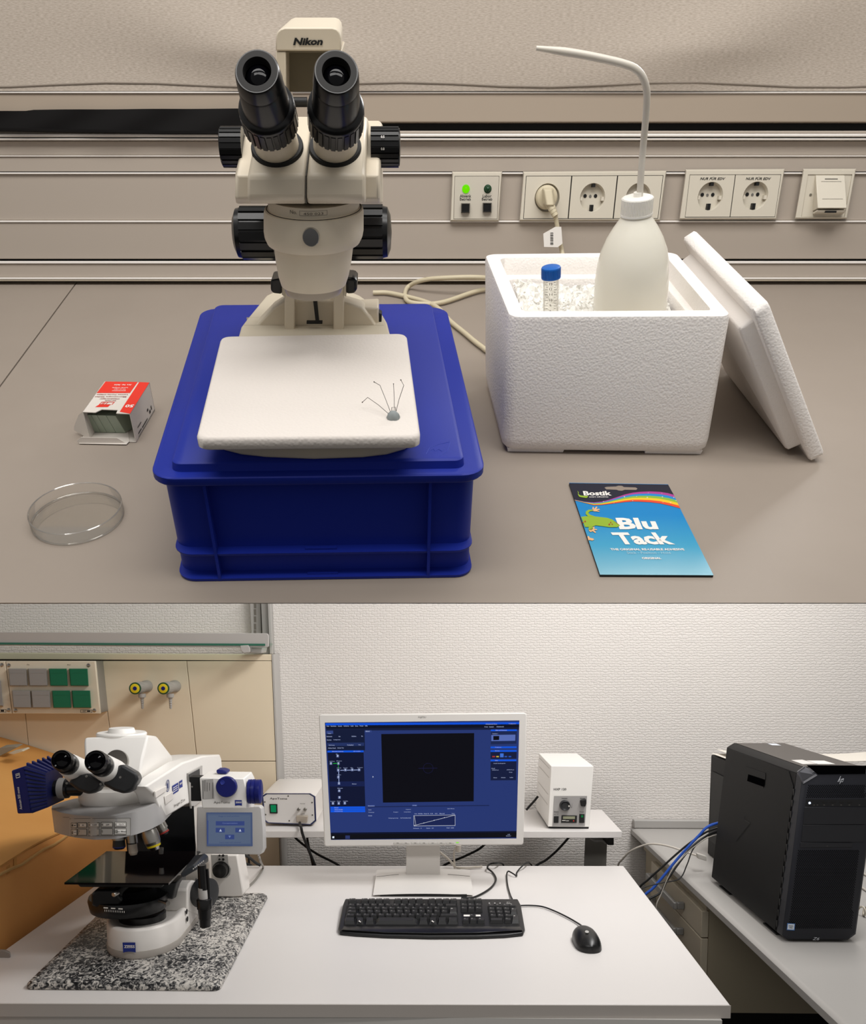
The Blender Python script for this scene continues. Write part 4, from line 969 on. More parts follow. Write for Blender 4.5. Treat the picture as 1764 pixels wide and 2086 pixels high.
# glass shelf with front rail
gs = thing('glass_shelf', 'glass shelf with a broad grey front rail above the cream panels', 'shelf', B, Q(300, 1316, 3.0))
YR = 3.0
part('front_rail', ppoly([(-900, 1283.5), (540, 1290), (545, 1291), (547, 1295), (547, 1317), (543, 1319), (-900, 1308.5)], YR, 0.012), M_lgrey, gs, bevel=0.0015)
m = MB(); a = [Q(-900, 1309, YR-0.004), Q(540, 1315.5, YR-0.004)]; m.loft([[p, p+Vector((0, 0, 0.007)), p+Vector((0, 0.15, 0.007)), p+Vector((0, 0.15, 0))] for p in a]); part('glass_pane', m, glassy('clear_shelf_glass', '#e6f2ec', 0.05, 1.0, 0.04, 0.12), gs); m = MB(); m.loft([[p+Vector((0, -0.0006, 0)), p+Vector((0, 0.0015, 0)), p+Vector((0, 0.0015, 0.007)), p+Vector((0, -0.0006, 0.007))] for p in a]); part('glass_edge', m, mat('green_glass', '#2d6a55', 0.15, spec=0.7), gs, label='green front edge of the glass')
m = MB(); m.prism([Q(u, v, YR-0.006) for u, v in ((489, 1315), (506, 1314), (509, 1321), (508, 1329), (497, 1331), (490, 1325))], (0, 0.05, 0)); m.prism([Q(u, v, YR+0.03) for u, v in ((505, 1318), (534, 1320), (532, 1331), (507, 1330))], (0, 0.10, 0)); part('shelf_bracket', m, M_lgrey, gs, bevel=0.002)
up = thing('slotted_upright', 'pale slotted metal upright on the wall above the glass shelf', 'upright', B, Q(520, 1300, YB-0.04))
part('upright_strip', ppoly([(508.5, 1215), (530, 1215), (532, 1291), (512, 1291)], YB-0.035, 0.034), M_lgrey, up, bevel=0.001)
m = MB()
for v in (1227, 1241, 1255.5, 1270.5, 1284): m.prism([Q(u, w, YB-0.0365) for u, w in ((517, v), (521.5, v), (522, v+12), (517.5, v+12))], (0, 0.002, 0))
part('slots', m, mat('slot_dark', '#7b766e', 0.7), up, kind='stuff')
part('upright_profile', ppoly([(531, 1215), (549, 1215), (554, 1332), (536, 1332)], YB-0.06, 0.059), mat('grey_profile', '#a3a19d', 0.4), up, bevel=0.001)
part('upright_fin', ppoly([(545, 1215), (549.5, 1215), (554.5, 1332), (550, 1332)], YB-0.075, 0.02), M_lgrey, up)

# socket units on the cream wall
YS = 2.997
def s5(X, Y): return (X/2.673, 1225+Y/2.673)
def cover(root, q, mm):
    a = [s5(*p) for p in q]
    m = MB(); cu = sum(p[0] for p in a)/4; cv = sum(p[1] for p in a)/4
    m.loft([[Q(u, v, YS-0.001) for u, v in a], [Q(u, v, YS-0.016) for u, v in a], [Q(cu+(u-cu)*0.93, cv+(v-cv)*0.93, YS-0.02) for u, v in a]])
    m.prism([Q(*s5(*p), YS-0.0205) for p in ((q[0][0]+5, q[0][1]+22), (q[1][0]-3, q[1][1]+22), (q[1][0]-3, q[1][1]+25), (q[0][0]+5, q[0][1]+25))], (0, 0.002, 0))
    return m
su = thing('socket_block', 'cream wall box with two rows of grey and green socket covers', 'socket block', B, Q(100, 1453, YS))
fq5 = [s5(30, 325), s5(518, 325), s5(545, 612), s5(68, 612)]
part('block_front', ppoly(fq5, YS, 0.012), mat('cream_socket_front', '#d8cdb8', 0.4), su, bevel=0.002)
part('block_body', ppoly([s5(34, 328), s5(514, 328), s5(542, 608), s5(72, 608)], YS+0.0125, YP-YS-0.0135), mat('block_side_shaded', '#8c877e', 0.5), su)  # box is cream; shade on its right side is put into this grey
Mg1 = mat('grey_cover', '#8e8d8b', 0.42); Mg2 = mat('green_cover', '#0c6647', 0.38)
for j, (x0, x1) in enumerate(((45, 149), (153, 259), (266, 369), (376, 483))):
    part('socket_cover', cover(su, [(x0, 366), (x1-6, 366), (x1, 460), (x0+8, 460)], 0), Mg1 if j < 2 else Mg2, su, label='grey hinged socket cover' if j < 2 else 'green hinged socket cover')
for j, (x0, x1) in enumerate(((65, 170), (169, 276), (283, 387), (391, 497))):
    part('socket_cover', cover(su, [(x0, 486), (x1-6, 486), (x1, 580), (x0+8, 580)], 0), Mg1 if j < 2 else Mg2, su, label='grey hinged socket cover' if j < 2 else 'green hinged socket cover')
for x, y in ((48, 348), (482, 348), (85, 594), (514, 594)):
    m = MB(); p = Q(*s5(x, y), YS-0.0005); m.lathe([(0, 0.0065), (0.001, 0.0065), (0.002, 0.004)], p, (0, -1, 0), 14); part('screw', m, M_steel, su)
m = MB(); m.text('F 6', Q(*s5(148, 348), YS-0.001), Q(*s5(159, 348), YS-0.001), Q(*s5(148, 341), YS-0.001)); m.text('F 6.1', Q(*s5(367, 349), YS-0.001), Q(*s5(384, 349), YS-0.001), Q(*s5(367, 342), YS-0.001))
for a, b, c_, d in ((438, 590, 500, 591.5), (440, 605, 502, 606.5), (438, 590, 440, 606), (498, 590, 500, 606), (450, 594, 470, 596), (450, 600, 466, 602), (474, 594, 492, 602)): m.poly([Q(*s5(x, y), YS-0.001) for x, y in ((a, b), (c_, b), (c_, d), (a, d))])
part('print', m, M_ink, su)
s2 = thing('socket_block', 'cream wall socket box cut by the picture edge with one grey cover', 'socket block', B, Q(-30, 1453, YS))
part('block_front', ppoly([s5(-460, 325), s5(27, 325), s5(64, 612), s5(-430, 612)], YS, 0.012), MATS['cream_socket_front'], s2, bevel=0.002)
part('block_body', ppoly([s5(-456, 328), s5(24, 328), s5(60, 608), s5(-430, 608)], YS+0.0125, YP-YS-0.0135), M_lgrey, s2)
part('socket_cover', cover(s2, [(-88, 432), (4, 432), (18, 572), (-78, 572)], 0), Mg1, s2)
for x, y in ((10, 346), (47, 592)):
    m = MB(); p = Q(*s5(x, y), YS-0.0005); m.lathe([(0, 0.0065), (0.001, 0.0065), (0.002, 0.004)], p, (0, -1, 0), 14); part('screw', m, M_steel, s2)
m = MB()
for a, b, c_, d in ((-20, 588, 32, 589.5), (-20, 603, 34, 604.5), (31, 588, 33, 604), (4, 591, 22, 601)): m.poly([Q(*s5(x, y), YS-0.001) for x, y in ((a, b), (c_, b), (c_, d), (a, d))])
part('print', m, M_ink, s2)
# gas taps
for j, dx in enumerate((0, 154)):
    tp_ = thing('gas_tap', 'grey gas tap with yellow ring nearer the green socket covers' if j == 0 else 'grey gas tap with yellow ring nearer the monitor', 'tap', B, Q(*s5(800+dx, 465), YP), group='gas taps on the cream wall')
    a, b = Q(*s5(736+dx, 474), YP-0.13), Q(*s5(800+dx, 462), YP-0.001); r_ = B.sc(275, 1400, YP-0.13)*11.5
    m = MB(); m.lathe([(0.085*0, r_), (0.062, r_*1.02), (0.064, r_*0.93), (0.10, r_*0.95), (0.105, r_*1.08), ((b-a).length, r_*1.1)], a, b-a, 28); part('tap_body', m, mat('tap_grey', '#a19d97', 0.45), tp_)
    m = MB(); m.gear(0.002, 0.058, r_*1.0, r_*1.06, a, b-a, 22, 0.5); part('grip_ring', m, MATS['tap_grey'], tp_)
    for nm, rr, dz, mm in (('green_ring', 1.06, 0.002, mat('dark_green_ring', '#1d4a2a', 0.4)), ('yellow_ring', 0.82, 0.003, M_yellow), ('centre_disc', 0.36, 0.004, M_navy)):
        m = MB(); m.lathe([(0.001, r_*rr), (-dz, r_*rr), (-dz-0.0004, r_*rr*0.94)], a, b-a, 26); part(nm, m, mm, tp_)
    c0, c1 = Q(*s5(773+dx, 503), YP-0.095), Q(*s5(776+dx, 585), YP-0.095); k_ = B.sc(290, 1420, YP-0.09)
    m = MB(); L = (c1-c0).length
    m.lathe([(0, 7.5*k_), (L*.24, 7.5*k_), (L*.26, 4.5*k_), (L*.36, 3.6*k_), (L*.40, 3*k_), (L*.46, 3.6*k_), (L*.54, 2.7*k_), (L*.60, 3.4*k_), (L*.68, 2.5*k_), (L*.74, 3.2*k_), (L*.82, 2.4*k_), (L*.88, 3*k_), (L, 2.2*k_)], c0, c1-c0, 18); part('hose_barb', m, MATS['tap_grey'], tp_)

# ---------------------------------------------------------------- desk
dq = [B.z(-141, 2043, ZD), B.z(1487, 2047, ZD), B.z(1270, 1764, ZD), B.z(252, 1763, ZD)]
desk = thing('computer_desk', 'white desk carrying the large microscope and monitor', 'desk', B, (sum(p.x for p in dq)/4, sum(p.y for p in dq)/4, 0))
M_desk = mat('white_desk_laminate', '#dad6d3', 0.38, spec=0.4)
m = MB(); m.loft([[p-Vector((0, 0, 0.026)) for p in dq], dq]); part('desk_top', m, [M_desk], desk, bevel=0.0015)
fe = [dq[0]+Vector((-0.001, -0.0015, -0.0262)), dq[1]+Vector((0.0012, -0.0015, -0.0262)), dq[1]+Vector((0.0012, -0.0015, -0.001)), dq[0]+Vector((-0.001, -0.0015, -0.001))]
m = MB(); m.prism(fe, (0, 0.0013, 0)); part('shaded_edge', m, mat('shaded_edge_grey', '#bcb5ae', 0.45), desk)  # added strip, greyer than the top: front-face shade put into the colour
m = MB(); f0, f1 = dq[0]+Vector((0.03, 0.015, -0.0265)), Vector((B.z(1480, 2060, ZD-0.026).x-0.022, dq[1].y+0.015, ZD-0.0265))
m.box(f0.x, f1.x, f0.y, f0.y+0.02, ZD-0.11, ZD-0.0265); part('front_apron', m, mat('grey_apron', '#cdcac5', 0.45), desk)
for x in (f0.x, f1.x-0.03):
    for y in (f0.y+0.021, dq[2].y-0.08):
        m = MB(); m.box(x, x+0.03, y, y+0.05, 0, ZD-0.0265); part('leg', m, M_mgrey, desk)
# little grey clamp at the left end
m = MB(); m.loft([[Q(u, v, 1.865) for u, v in ((-40, 1936), (10, 1936), (21, 1941), (22, 1950), (18, 1952), (-40, 1952))], [Q(u, v, 1.89) for u, v in ((-40, 1932), (12, 1934), (21, 1939), (21, 1947), (18, 1948), (-40, 1947))]])
single('desk_clamp', m, mat('clamp_grey', '#8b8782', 0.4), 'grey metal clamp end resting on the desk by the cardboard box', 'clamp', B, Q(0, 1950, 1.87), bevel=0.002)

# ---------------------------------------------------------------- side table at the back
ZT = 0.81
tq = [B.z(500, 1693, ZT), B.z(1267, 1693.5, ZT), B.z(1220.5, 1644, ZT), B.z(580, 1644, ZT)]
tb = thing('side_table', 'narrow white table behind the desk carrying the two power supply boxes', 'table', B, ((tq[0].x+tq[1].x)/2, tq[0].y+0.15, 0))
m = MB(); tq[2].y = tq[3].y = min(tq[2].y, YP-0.005); m.loft([[p-Vector((0, 0, 0.0215)) for p in tq], tq]); part('table_top', m, M_desk, tb, bevel=0.0015)
yl = tq[1].y+0.13
m = MB(); m.loft([[Q(u, v, yl) for u, v in ((1192, 1706), (1237, 1706))]+[Q(u, v, yl+0.08) for u, v in ((1237, 1703), (1192, 1703))], [Q(u, v, yl) for u, v in ((1188, 1790), (1234, 1790))]+[Q(u, v, yl+0.08) for u, v in ((1234, 1790), (1188, 1790))]]); part('column_leg', m, mat('leg_grey', '#78756f', 0.4, metal=0.3), tb)
m = MB(); x0 = Q(1210, 1750, yl).x; m.box(x0-0.04, x0+0.04, yl+0.005, yl+0.075, 0, 0.5); part('column_foot', m, MATS['leg_grey'], tb)
m = MB(); x0 = Q(590, 1750, yl).x-0.25; m.box(x0-0.04, x0+0.04, yl+0.005, yl+0.075, 0, ZT-0.022); part('column_leg', m, MATS['leg_grey'], tb)
part('cross_rail', pbox(1238, 1706.5, 1250.5, 1722, yl-0.08, 0.2), M_black, tb, bevel=0.002)
m = MB(); m.tube([Q(1203, 1708, yl-0.03), Q(1212, 1713, yl-0.04), Q(1226, 1713, yl-0.04), Q(1234, 1718, yl-0.04)], 0.0035, 8, 3); part('lever', m, M_mgrey, tb)

# ---------------------------------------------------------------- grey lab bench at the right
XE = (B.z(1300, 1697, ZD).x+B.z(1714, 2086, ZD).x)/2
gb = thing('lab_bench', 'grey laminate bench with a drawer pedestal carrying the black computer tower', 'bench', B, (XE+0.4, 2.2, 0))
M_gb = mat('grey_bench_laminate', '#aaa7a3', 0.4, spec=0.4)
m = MB(); prof_ = [(XE+0.012, ZD), (XE+0.005, ZD-0.002), (XE, ZD-0.008), (XE, ZD-0.024), (XE+0.006, ZD-0.03), (XE+0.03, ZD-0.032), (XE+0.9, ZD-0.032), (XE+0.9, ZD)]
yb0, yb1 = 0.9, YB-0.003
m.loft([[(x, yb0, z) for x, z in prof_], [(x, yb1, z) for x, z in prof_]]); part('bench_top', m, M_gb, gb)
m = MB(); m.box(XE+0.004, XE+0.9, YB-0.03, YB-0.003, ZD+0.0005, ZD+0.032); part('backsplash', m, M_gb, gb, bevel=0.004)
XD = XE+0.022
yN = B.x(1430, 1857, XD).y; yFar = B.x(1326, 1780, XD).y
zA, zB_, zC_ = B.x(1430, 1857, XD).z, B.x(1426, 1909.5, XD).z, 0.46
zBot = Q(1540, 2064, yN).z
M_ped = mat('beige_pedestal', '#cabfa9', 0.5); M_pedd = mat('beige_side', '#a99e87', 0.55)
m = MB(); m.box(XD+0.021, XE+0.62, yN+0.001, YB-0.06, zBot, ZD-0.034); ped = part('pedestal_body', m, M_pedd, gb)
m = MB(); m.box(XD+0.012, XD+0.0205, yN, YB-0.06, zA+0.004, ZD-0.034); part('top_rail', m, M_pedd, ped)
for za, zc in ((zA, zB_+0.002), (zB_-0.001, zC_+0.002), (zC_-0.001, zBot)):
    m = MB(); m.box(XD, XD+0.0205, yN+0.002, yFar, zc, za); dr = part('drawer_front', m, M_ped, gb, bevel=0.002)
    if za == zA or True:
        zh = za-0.035; m = MB(); y1, y2 = yN+0.16, yFar-0.06
        m.box(XD-0.034, XD-0.022, y1, y2, zh-0.011, zh+0.011); m.box(XD-0.023, XD-0.0005, y1, y1+0.014, zh-0.011, zh+0.011); m.box(XD-0.023, XD-0.0005, y2-0.014, y2, zh-0.011, zh+0.011)
        part('drawer_handle', m, mat('handle_grey', '#918f8c', 0.35, metal=0.3), dr, bevel=0.003)
m = MB(); m.box(XD+0.05, XE+0.6, yN+0.05, YB-0.06, 0.001, zBot-0.001); part('plinth', m, M_black, gb)
m = MB(); m.box(XE+0.62, XE+0.9, 0.95, YB-0.06, 0.001, ZD-0.033); part('rear_panel', m, M_black, gb)

# ---------------------------------------------------------------- cardboard box and scraps
XC = B.z(0, 1945, ZD).x-0.03
zc0 = 0.905
cb = thing('cardboard_box', 'large brown cardboard box standing beside the white desk on the left', 'cardboard box', B, (XC-0.4, 2.4, 0))
M_cb = mat('brown_cardboard', '#eeb06c', 0.75, spec=0.2, vary=(2.2, '#dd9c58', 0.35))
M_cbt = mat('cardboard_top', '#dba35e', 0.75, spec=0.2, vary=(2.0, '#c68a48', 0.35))
y0c, y1c = 1.5, YP-0.02
m = MB(); m.box(XC-0.85, XC, y0c, y1c, 0.001, zc0-0.004); part('box_wall', m, M_cb, cb)
def ctop(s, t):
    x = XC-0.86*s; y = y0c-0.02+(y1c-y0c+0.03)*t
    return Vector((x+0.004, y, zc0+0.004*math.sin(t*19)*(1-s)+0.24*s*(0.35+0.65*t)+0.015*math.sin(s*7+t*4)*s))
m = MB(); m.grid(ctop, 16, 24); m2 = part('top_flap', m, M_cbt, cb)
md = m2.modifiers.new('thick', 'SOLIDIFY'); md.thickness = 0.005
m = MB(); m.tube([Vector((XC+0.002, y0c+(2.75-y0c)*k/20, zc0-0.006-0.02*math.sin(k*0.17)+0.003*math.sin(k*1.9))) for k in range(21)], 0.004, 6, 0); part('torn_edge', m, mat('torn_paper', '#c9a064', 0.9), cb)
m = MB()
for (u0, v0, u1, v1) in ((28, 1748, 34, 1772), (14, 1766, 20, 1782)): m.prism([B.x(u, v, XC+0.001) for u, v in ((u0, v0), (u1, v0-5), (u1, v1-5), (u0, v1))], (0.0006, 0, 0))
part('flap_tab', m, M_cbt, cb)
for k, (q, c_, nm) in enumerate((([(0, 1536), (30, 1533.5), (34, 1535), (12, 1546), (0, 1552)], '#8f8675', 'grey cardboard scrap lying on the big brown box'), ([(18, 1547), (44, 1541), (48, 1543), (28, 1549)], '#cbbfa8', 'pale paper scrap lying on the big brown box next to the grey one'))):
    yq_ = YP-0.22-0.06*k
    m = MB(); pq = [Q(u, v, yq_) for u, v in q]; m.prism(pq, (0, 0.05, 0.004)); m.b.verts.ensure_lookup_table(); [setattr(v_, 'co', v_.co+Vector((0, 0, 0.02))) for v_ in m.b.verts]
    single('paper_scrap', m, mat('scrap_%d' % k, c_, 0.8), nm, 'scrap', B, pq[0])

# ================================================================ granite slab
zG = ZD+0.0155
gq = [B.z(58, 1999, zG), B.z(443, 2002, zG), B.z(541, 1819, zG), B.z(244, 1819, zG)]
gfm = bil(*gq); GWx, GDy = (gq[1]-gq[0]).length, (gq[3]-gq[0]).length
def gx(p): q = gfm(p.x/GWx, p.y/GDy); return Vector((q.x, q.y, p.z))
def grg(e, z): return [(x, y, z) for x, y in rrect(e, GWx-e, e, GDy-e, 0.014, 5)]
m = MB(gx); m.loft([grg(-0.005, ZD+0.0008), grg(-0.006, ZD+0.003), grg(-0.005, ZD+0.009), grg(0, zG-0.001), grg(0.0015, zG)])
single('granite_slab', m, GRANITE, 'black and white speckled granite slab under the large microscope', 'slab', B, gfm(0.5, 0.5)-Vector((0, 0, 0.015)))

# ================================================================ compound microscope
zb_ = zG+0.0006
mic = thing('compound_microscope', 'large white research microscope with blue camera on the granite slab', 'microscope', B, B.z(300, 1890, zb_))
XL, XR = B.z(219, 1925, zb_).x, B.z(362, 1933, zb_).x
XM = (XL+XR)/2; yf = B.z(290, 1955.5, zb_).y; rw = (XR-XL)/2
def foot(e, z, yback, ext=0.0):
    pts = []
    for k in range(25):
        a = PI+PI*k/24; pts.append((XM+math.cos(a)*(rw-e), yf+rw*1.25+math.sin(a)*(rw*1.25-e), z))
    return pts+[(XR-e, yback, z), (XL+e, yback, z)]
ztp_ = Q(285, 1895, yf).z
yba = 2.2
m = MB(); m.loft([foot(0.003, zb_, yba), foot(0.001, zb_+0.004, yba), foot(0.0015, zb_+0.016, yba)]); part('base_trim', m, mat('base_trim_grey', '#b9b2aa', 0.4), mic)
m = MB(); m.loft([foot(0.0025, zb_+0.0163, yba), foot(0.002, ztp_-0.006, yba), foot(0.005, ztp_-0.001, yba), foot(0.010, ztp_, yba), foot(0.016, ztp_-0.001, yba), foot(0.026, ztp_-0.008, yba-0.1)]); bs_ = part('base', m, M_white, mic, ang=50)
lg = [(249.5, 1920), (275.5, 1920), (276.5, 1940.5), (270, 1939), (263, 1938.6), (256, 1939), (251, 1941)]
m = MB(); m.poly([Q(u, v, yf-0.0012) for u, v in lg]); lgp = part('emblem_plate', m, M_navyp, bs_, label='blue square emblem with white lettering')
m = MB(); m.text('ZEISS', Q(252.5, 1931.2, yf-0.0016), Q(274.5, 1931.2, yf-0.0016), Q(252.5, 1925.5, yf-0.0016), bold=0.03); part('lettering', m, M_wink, lgp)
for u, v in ((380, 1857), (381.5, 1872)):
    m = MB(); m.lathe([(0, 0.0062), (0.001, 0.006)], B.x(u, v, XR+0.0004), (1, 0, 0), 16); part('side_hole', m, M_black, bs_)
# boss behind the base
pts = [(382, 1856), (382, 1812), (386, 1800), (393, 1793), (403, 1794), (412, 1800), (420, 1850), (405, 1866)]
m = MB(); m.prism([B.x(u, v, XR-0.0005) for u, v in pts], (-0.19, 0, 0)); bo = part('focus_block', m, M_white, mic, bevel=0.004)
m = MB()
for u, v, r_ in ((395, 1803, 0.006), (399, 1793.5, 0.0055)): m.lathe([(0, r_), (0.0012, r_*0.9)], B.x(u, v, XR+0.0004), (1, 0, 0), 16)
part('boss_cap', m, M_black, bo)
# field lens and condenser
yc_ = yf+rw*1.25
c = Q(288, 1874, yc_-0.01); kx_ = B.sc(288, 1870, yc_)
m = MB(); m.lathe([(-0.01, 46*kx_), (0.010, 46*kx_), (0.013, 43*kx_), (0.011, 36*kx_), (0.009, 1e-4)], Vector((c.x, yc_, ztp_-0.004)), (0, 0, 1), 36); part('field_lens', m, M_blackg, mic)
c = Q(262, 1836, yc_-0.01)
m = MB(); m.lathe([(-0.016, 60*kx_), (-0.014, 74*kx_), (0.008, 78*kx_), (0.016, 76*kx_), (0.018, 66*kx_), (0.026, 58*kx_), (0.034, 52*kx_), (0.036, 40*kx_)], c, (0, 0, 1), 44); cnd = part('condenser', m, M_blackg, mic)
m = MB()
for i, (u, t_) in enumerate(((211, 'DF'), (226, '0.8'), (241, 'H'))): m.poly([Q(u, 1848+i, c.y-78*kx_-0.002), Q(u+9, 1848.5+i, c.y-78*kx_-0.002), Q(u+9, 1851+i, c.y-78*kx_-0.002), Q(u, 1850.5+i, c.y-78*kx_-0.002)])
for k in range(12): m.poly([Q(213+k*3.6, 1853+k*.25, c.y-78*kx_-0.002), Q(214+k*3.6, 1853+k*.25, c.y-78*kx_-0.002), Q(214+k*3.6, 1857+k*.25, c.y-78*kx_-0.002), Q(213+k*3.6, 1857+k*.25, c.y-78*kx_-0.002)])
part('scale_print', m, M_wink, cnd)
m = MB(); m.prism([Q(u, v, c.y-0.075) for u, v in ((184, 1822), (196, 1812), (235, 1812), (250, 1835), (240, 1852), (200, 1852), (185, 1845))], (0, 0.09, 0)); part('turret_housing', m, M_blackg, cnd, bevel=0.005)
m = MB(); m.lathe([(0, 0.0055), (0.012, 0.0055), (0.014, 0.004)], Q(239, 1819, c.y-0.095), (-0.3, -1, 0), 14); m.lathe([(0, 0.0035), (0.02, 0.0035), (0.022, 0.0055), (0.03, 0.0055)], Q(325, 1835, c.y-0.06), (0.9, -0.7, 0), 14); part('centring_screw', m, M_steel, cnd)
# stage
zSt = Q(240, 1798, 1.80).z
st = [B.z(131, 1798, zSt), B.z(343.5, 1799, zSt), B.z(408, 1734, zSt), B.z(217, 1734, zSt)]
m = MB(); m.loft([[p-Vector((0, 0, 0.004)) for p in st], st]); stg = part('stage_plate', m, mat('dark_stage_glass', '#0c0809', 0.06, spec=0.35), mic)
m = MB(); cst = (st[0]+st[2])/2; m.loft([[cst+(p-cst)*0.8-Vector((0, 0, 0.018)) for p in st], [cst+(p-cst)*0.86-Vector((0, 0, 0.0045)) for p in st]]); part('stage_carrier', m, M_black, mic, bevel=0.003)
m = MB(); m.loft([[Q(u, v, 1.93) for u, v in ((300, 1800), (360, 1797), (352, 1832), (315, 1828))], [Q(u, v, 2.1) for u, v in ((300, 1795), (380, 1780), (375, 1820), (315, 1820))]]); part('stage_bracket', m, M_dgrey, mic, bevel=0.003)
m = MB(); m.loft([[Q(u, v, 1.86) for u, v in ((366, 1780), (394, 1762), (402, 1765), (402, 1771), (372, 1789))], [Q(u, v, 1.985) for u, v in ((396, 1742), (418, 1738), (425, 1744), (425, 1756), (400, 1760))]]); sh = part('stage_drive_arm', m, mat('slate_plastic', '#34373c', 0.4), mic, bevel=0.004)
m = MB()
for k in range(7): u = 393+k*3.4; v = 1769-k*2.6; m.poly([Q(u, v, 1.80+0.002*k), Q(u+2, v-1.2, 1.80+0.002*k), Q(u+2, v+1.5, 1.80+0.002*k), Q(u, v+2.7, 1.80+0.002*k)])
m.b.clear() if False else None
part('scale_print', m, M_wink, sh)
yk = 1.83; kk = B.sc(415, 1830, yk)
def vl(prof, u_of, Y): 
    mm = MB(); a, b = Q(u_of[0], u_of[1], Y), Q(u_of[2], u_of[3], Y); d = b-a
    mm.lathe([(t*d.length, r_*kk) for t, r_ in prof], a, d, 26); return mm
part('drive_shaft', vl([(0, 9), (1, 9.5)], (411, 1762, 414, 1812), yk), M_blackg, mic)
part('upper_drive_knob', vl([(0, 9), (0.03, 9.6), (0.97, 9.6), (1, 9)], (413, 1808, 415, 1831), yk), M_lgrey, mic, label='silver grey upper drive knob')
part('lower_drive_knob', vl([(0, 14), (0.04, 15.5), (0.36, 15.2), (0.38, 13.6), (0.70, 13.2), (0.72, 12), (1, 11.5)], (416, 1830, 418, 1887), yk), M_blackg, mic)
m = MB(); m.tube([Q(422, 1770, yk), Q(424, 1800, yk), Q(425, 1835, yk)], 0.003, 8, 3); part('drive_rod', m, M_blackg, mic)
m = MB(); m.lathe([(-0.02, 0.036), (0.004, 0.036), (0.006, 0.030), (0.004, 0.014)], Q(422, 1820, 2.02), (0.9, -0.5, 0), 30); part('focus_drive', m, M_dgrey, mic)

# stand arm: right side outline on the plane x = XA
XA = Q(326, 1650, 1.90).x
SX = lambda u, v, d=0.0: B.x(u, v, XA+d)
arm = [(297, 1602), (373, 1553), (404, 1543), (412, 1540), (448, 1537), (451, 1545), (456, 1600), (410, 1628), (379, 1640), (333, 1668), (313, 1617)]
m = MB(); m.prism([SX(u, v) for u, v in arm], (-0.04, 0, 0)); ar = part('stand_arm', m, M_whiteb, mic, bevel=0.004)
m = MB(); m.prism([SX(u, v, -0.001) for u, v in ((388, 1637), (455, 1602), (463, 1764), (436, 1788), (404, 1812), (402, 1740))], (-0.155, 0, 0)); part('stand_column', m, mat('stand_white', '#cfcac3', 0.4), mic)
yq_ = SX(388, 1640).y-0.006
m = MB(); m.prism([Q(u, v, yq_) for u, v in ((250, 1655), (394, 1642), (399, 1745), (260, 1745))], (0, 0.004, 0)); part('light_shield', m, mat('shield_black', '#0a0c10', 0.2), mic)
m = MB(); m.prism([SX(u, v, 0.0008) for u, v in ((313, 1612), (336, 1601), (336, 1611), (314, 1626))], (0.004, 0, 0)); m.prism([SX(u, v, 0.0008) for u, v in ((334, 1622), (351, 1612), (351, 1628), (336, 1640))], (0.002, 0, 0)); part('side_tab', m, M_white, ar, bevel=0.001)
m = MB(); m.prism([SX(u, v, -0.041) for u, v in ((352, 1567), (373, 1553), (404, 1543), (412, 1540), (448, 1537), (451, 1545), (456, 1600), (410, 1628), (379, 1640), (352, 1652))], (-0.125, 0, 0)); part('stand_arm', m, M_whiteb, mic, bevel=0.004)
# side labels
m = MB(); cc = SX(342, 1600.5, 0.0012)
for a0 in (1.0, 0.7):
    ring_o = [cc+Vector((0, math.cos(2*PI*k/24)*0.0155*a0, math.sin(2*PI*k/24)*0.0135*a0)) for k in range(24)]; ring_i = [cc+(p-cc)*0.86 for p in ring_o]
    A = [m.V(p) for p in ring_o]; Bq = [m.V(p) for p in ring_i]
    for k in range(24): m.Fc([A[k], A[(k+1) % 24], Bq[(k+1) % 24], Bq[k]])
m.poly([cc+Vector((0, -0.005, -0.006)), cc+Vector((0, 0.005, -0.006)), cc+Vector((0, 0.004, 0.006)), cc+Vector((0, -0.004, 0.006))])
part('round_seal', m, mat('seal_blue', '#3c4a80', 0.5), ar)
m = MB(); m.poly([SX(u, v, 0.0012) for u, v in ((351, 1601), (363, 1593.5), (364, 1611), (352, 1619))]); lb = part('blue_sticker', m, M_navyp, ar)
m = MB()
for k in range(3): m.poly([SX(352.5, 1605+k*4.2, 0.0016), SX(362, 1598.8+k*4.2, 0.0016), SX(362, 1600.2+k*4.2, 0.0016), SX(352.5, 1606.6+k*4.2, 0.0016)])
part('sticker_lines', m, M_wink, lb)
m = MB(); m.poly([SX(u, v, 0.0012) for u, v in ((365, 1592), (371.5, 1588), (372, 1603), (368.5, 1604), (366, 1607))]); lb = part('emblem_plate', m, M_navyp, ar)
m = MB(); m.text('ZEISS', SX(365.8, 1599.5, 0.0016), SX(371.4, 1595.9, 0.0016), SX(365.8, 1596, 0.0016), bold=0.03); part('lettering', m, M_wink, lb)
m = MB(); m.text('Imager.Z1m', SX(355, 1646.5, 0.0012), SX(377, 1633, 0.0012), SX(355, 1638.5, 0.0012), bold=0.0); part('lettering', m, M_inkg, ar)
# slider mount plate on the side
m = MB(); m.prism([SX(u, v, 0.001) for u, v in ((381, 1575), (409, 1559.5), (410, 1629), (387, 1647))], (0.004, 0, 0)); mp_ = part('mount_plate', m, M_lgrey, mic)
m = MB(); m.prism([SX(u, v, 0.0052) for u, v in ((384, 1578), (406, 1566), (406.5, 1580), (385, 1592))], (0.001, 0, 0)); part('mount_slot', m, M_dgrey, mp_)
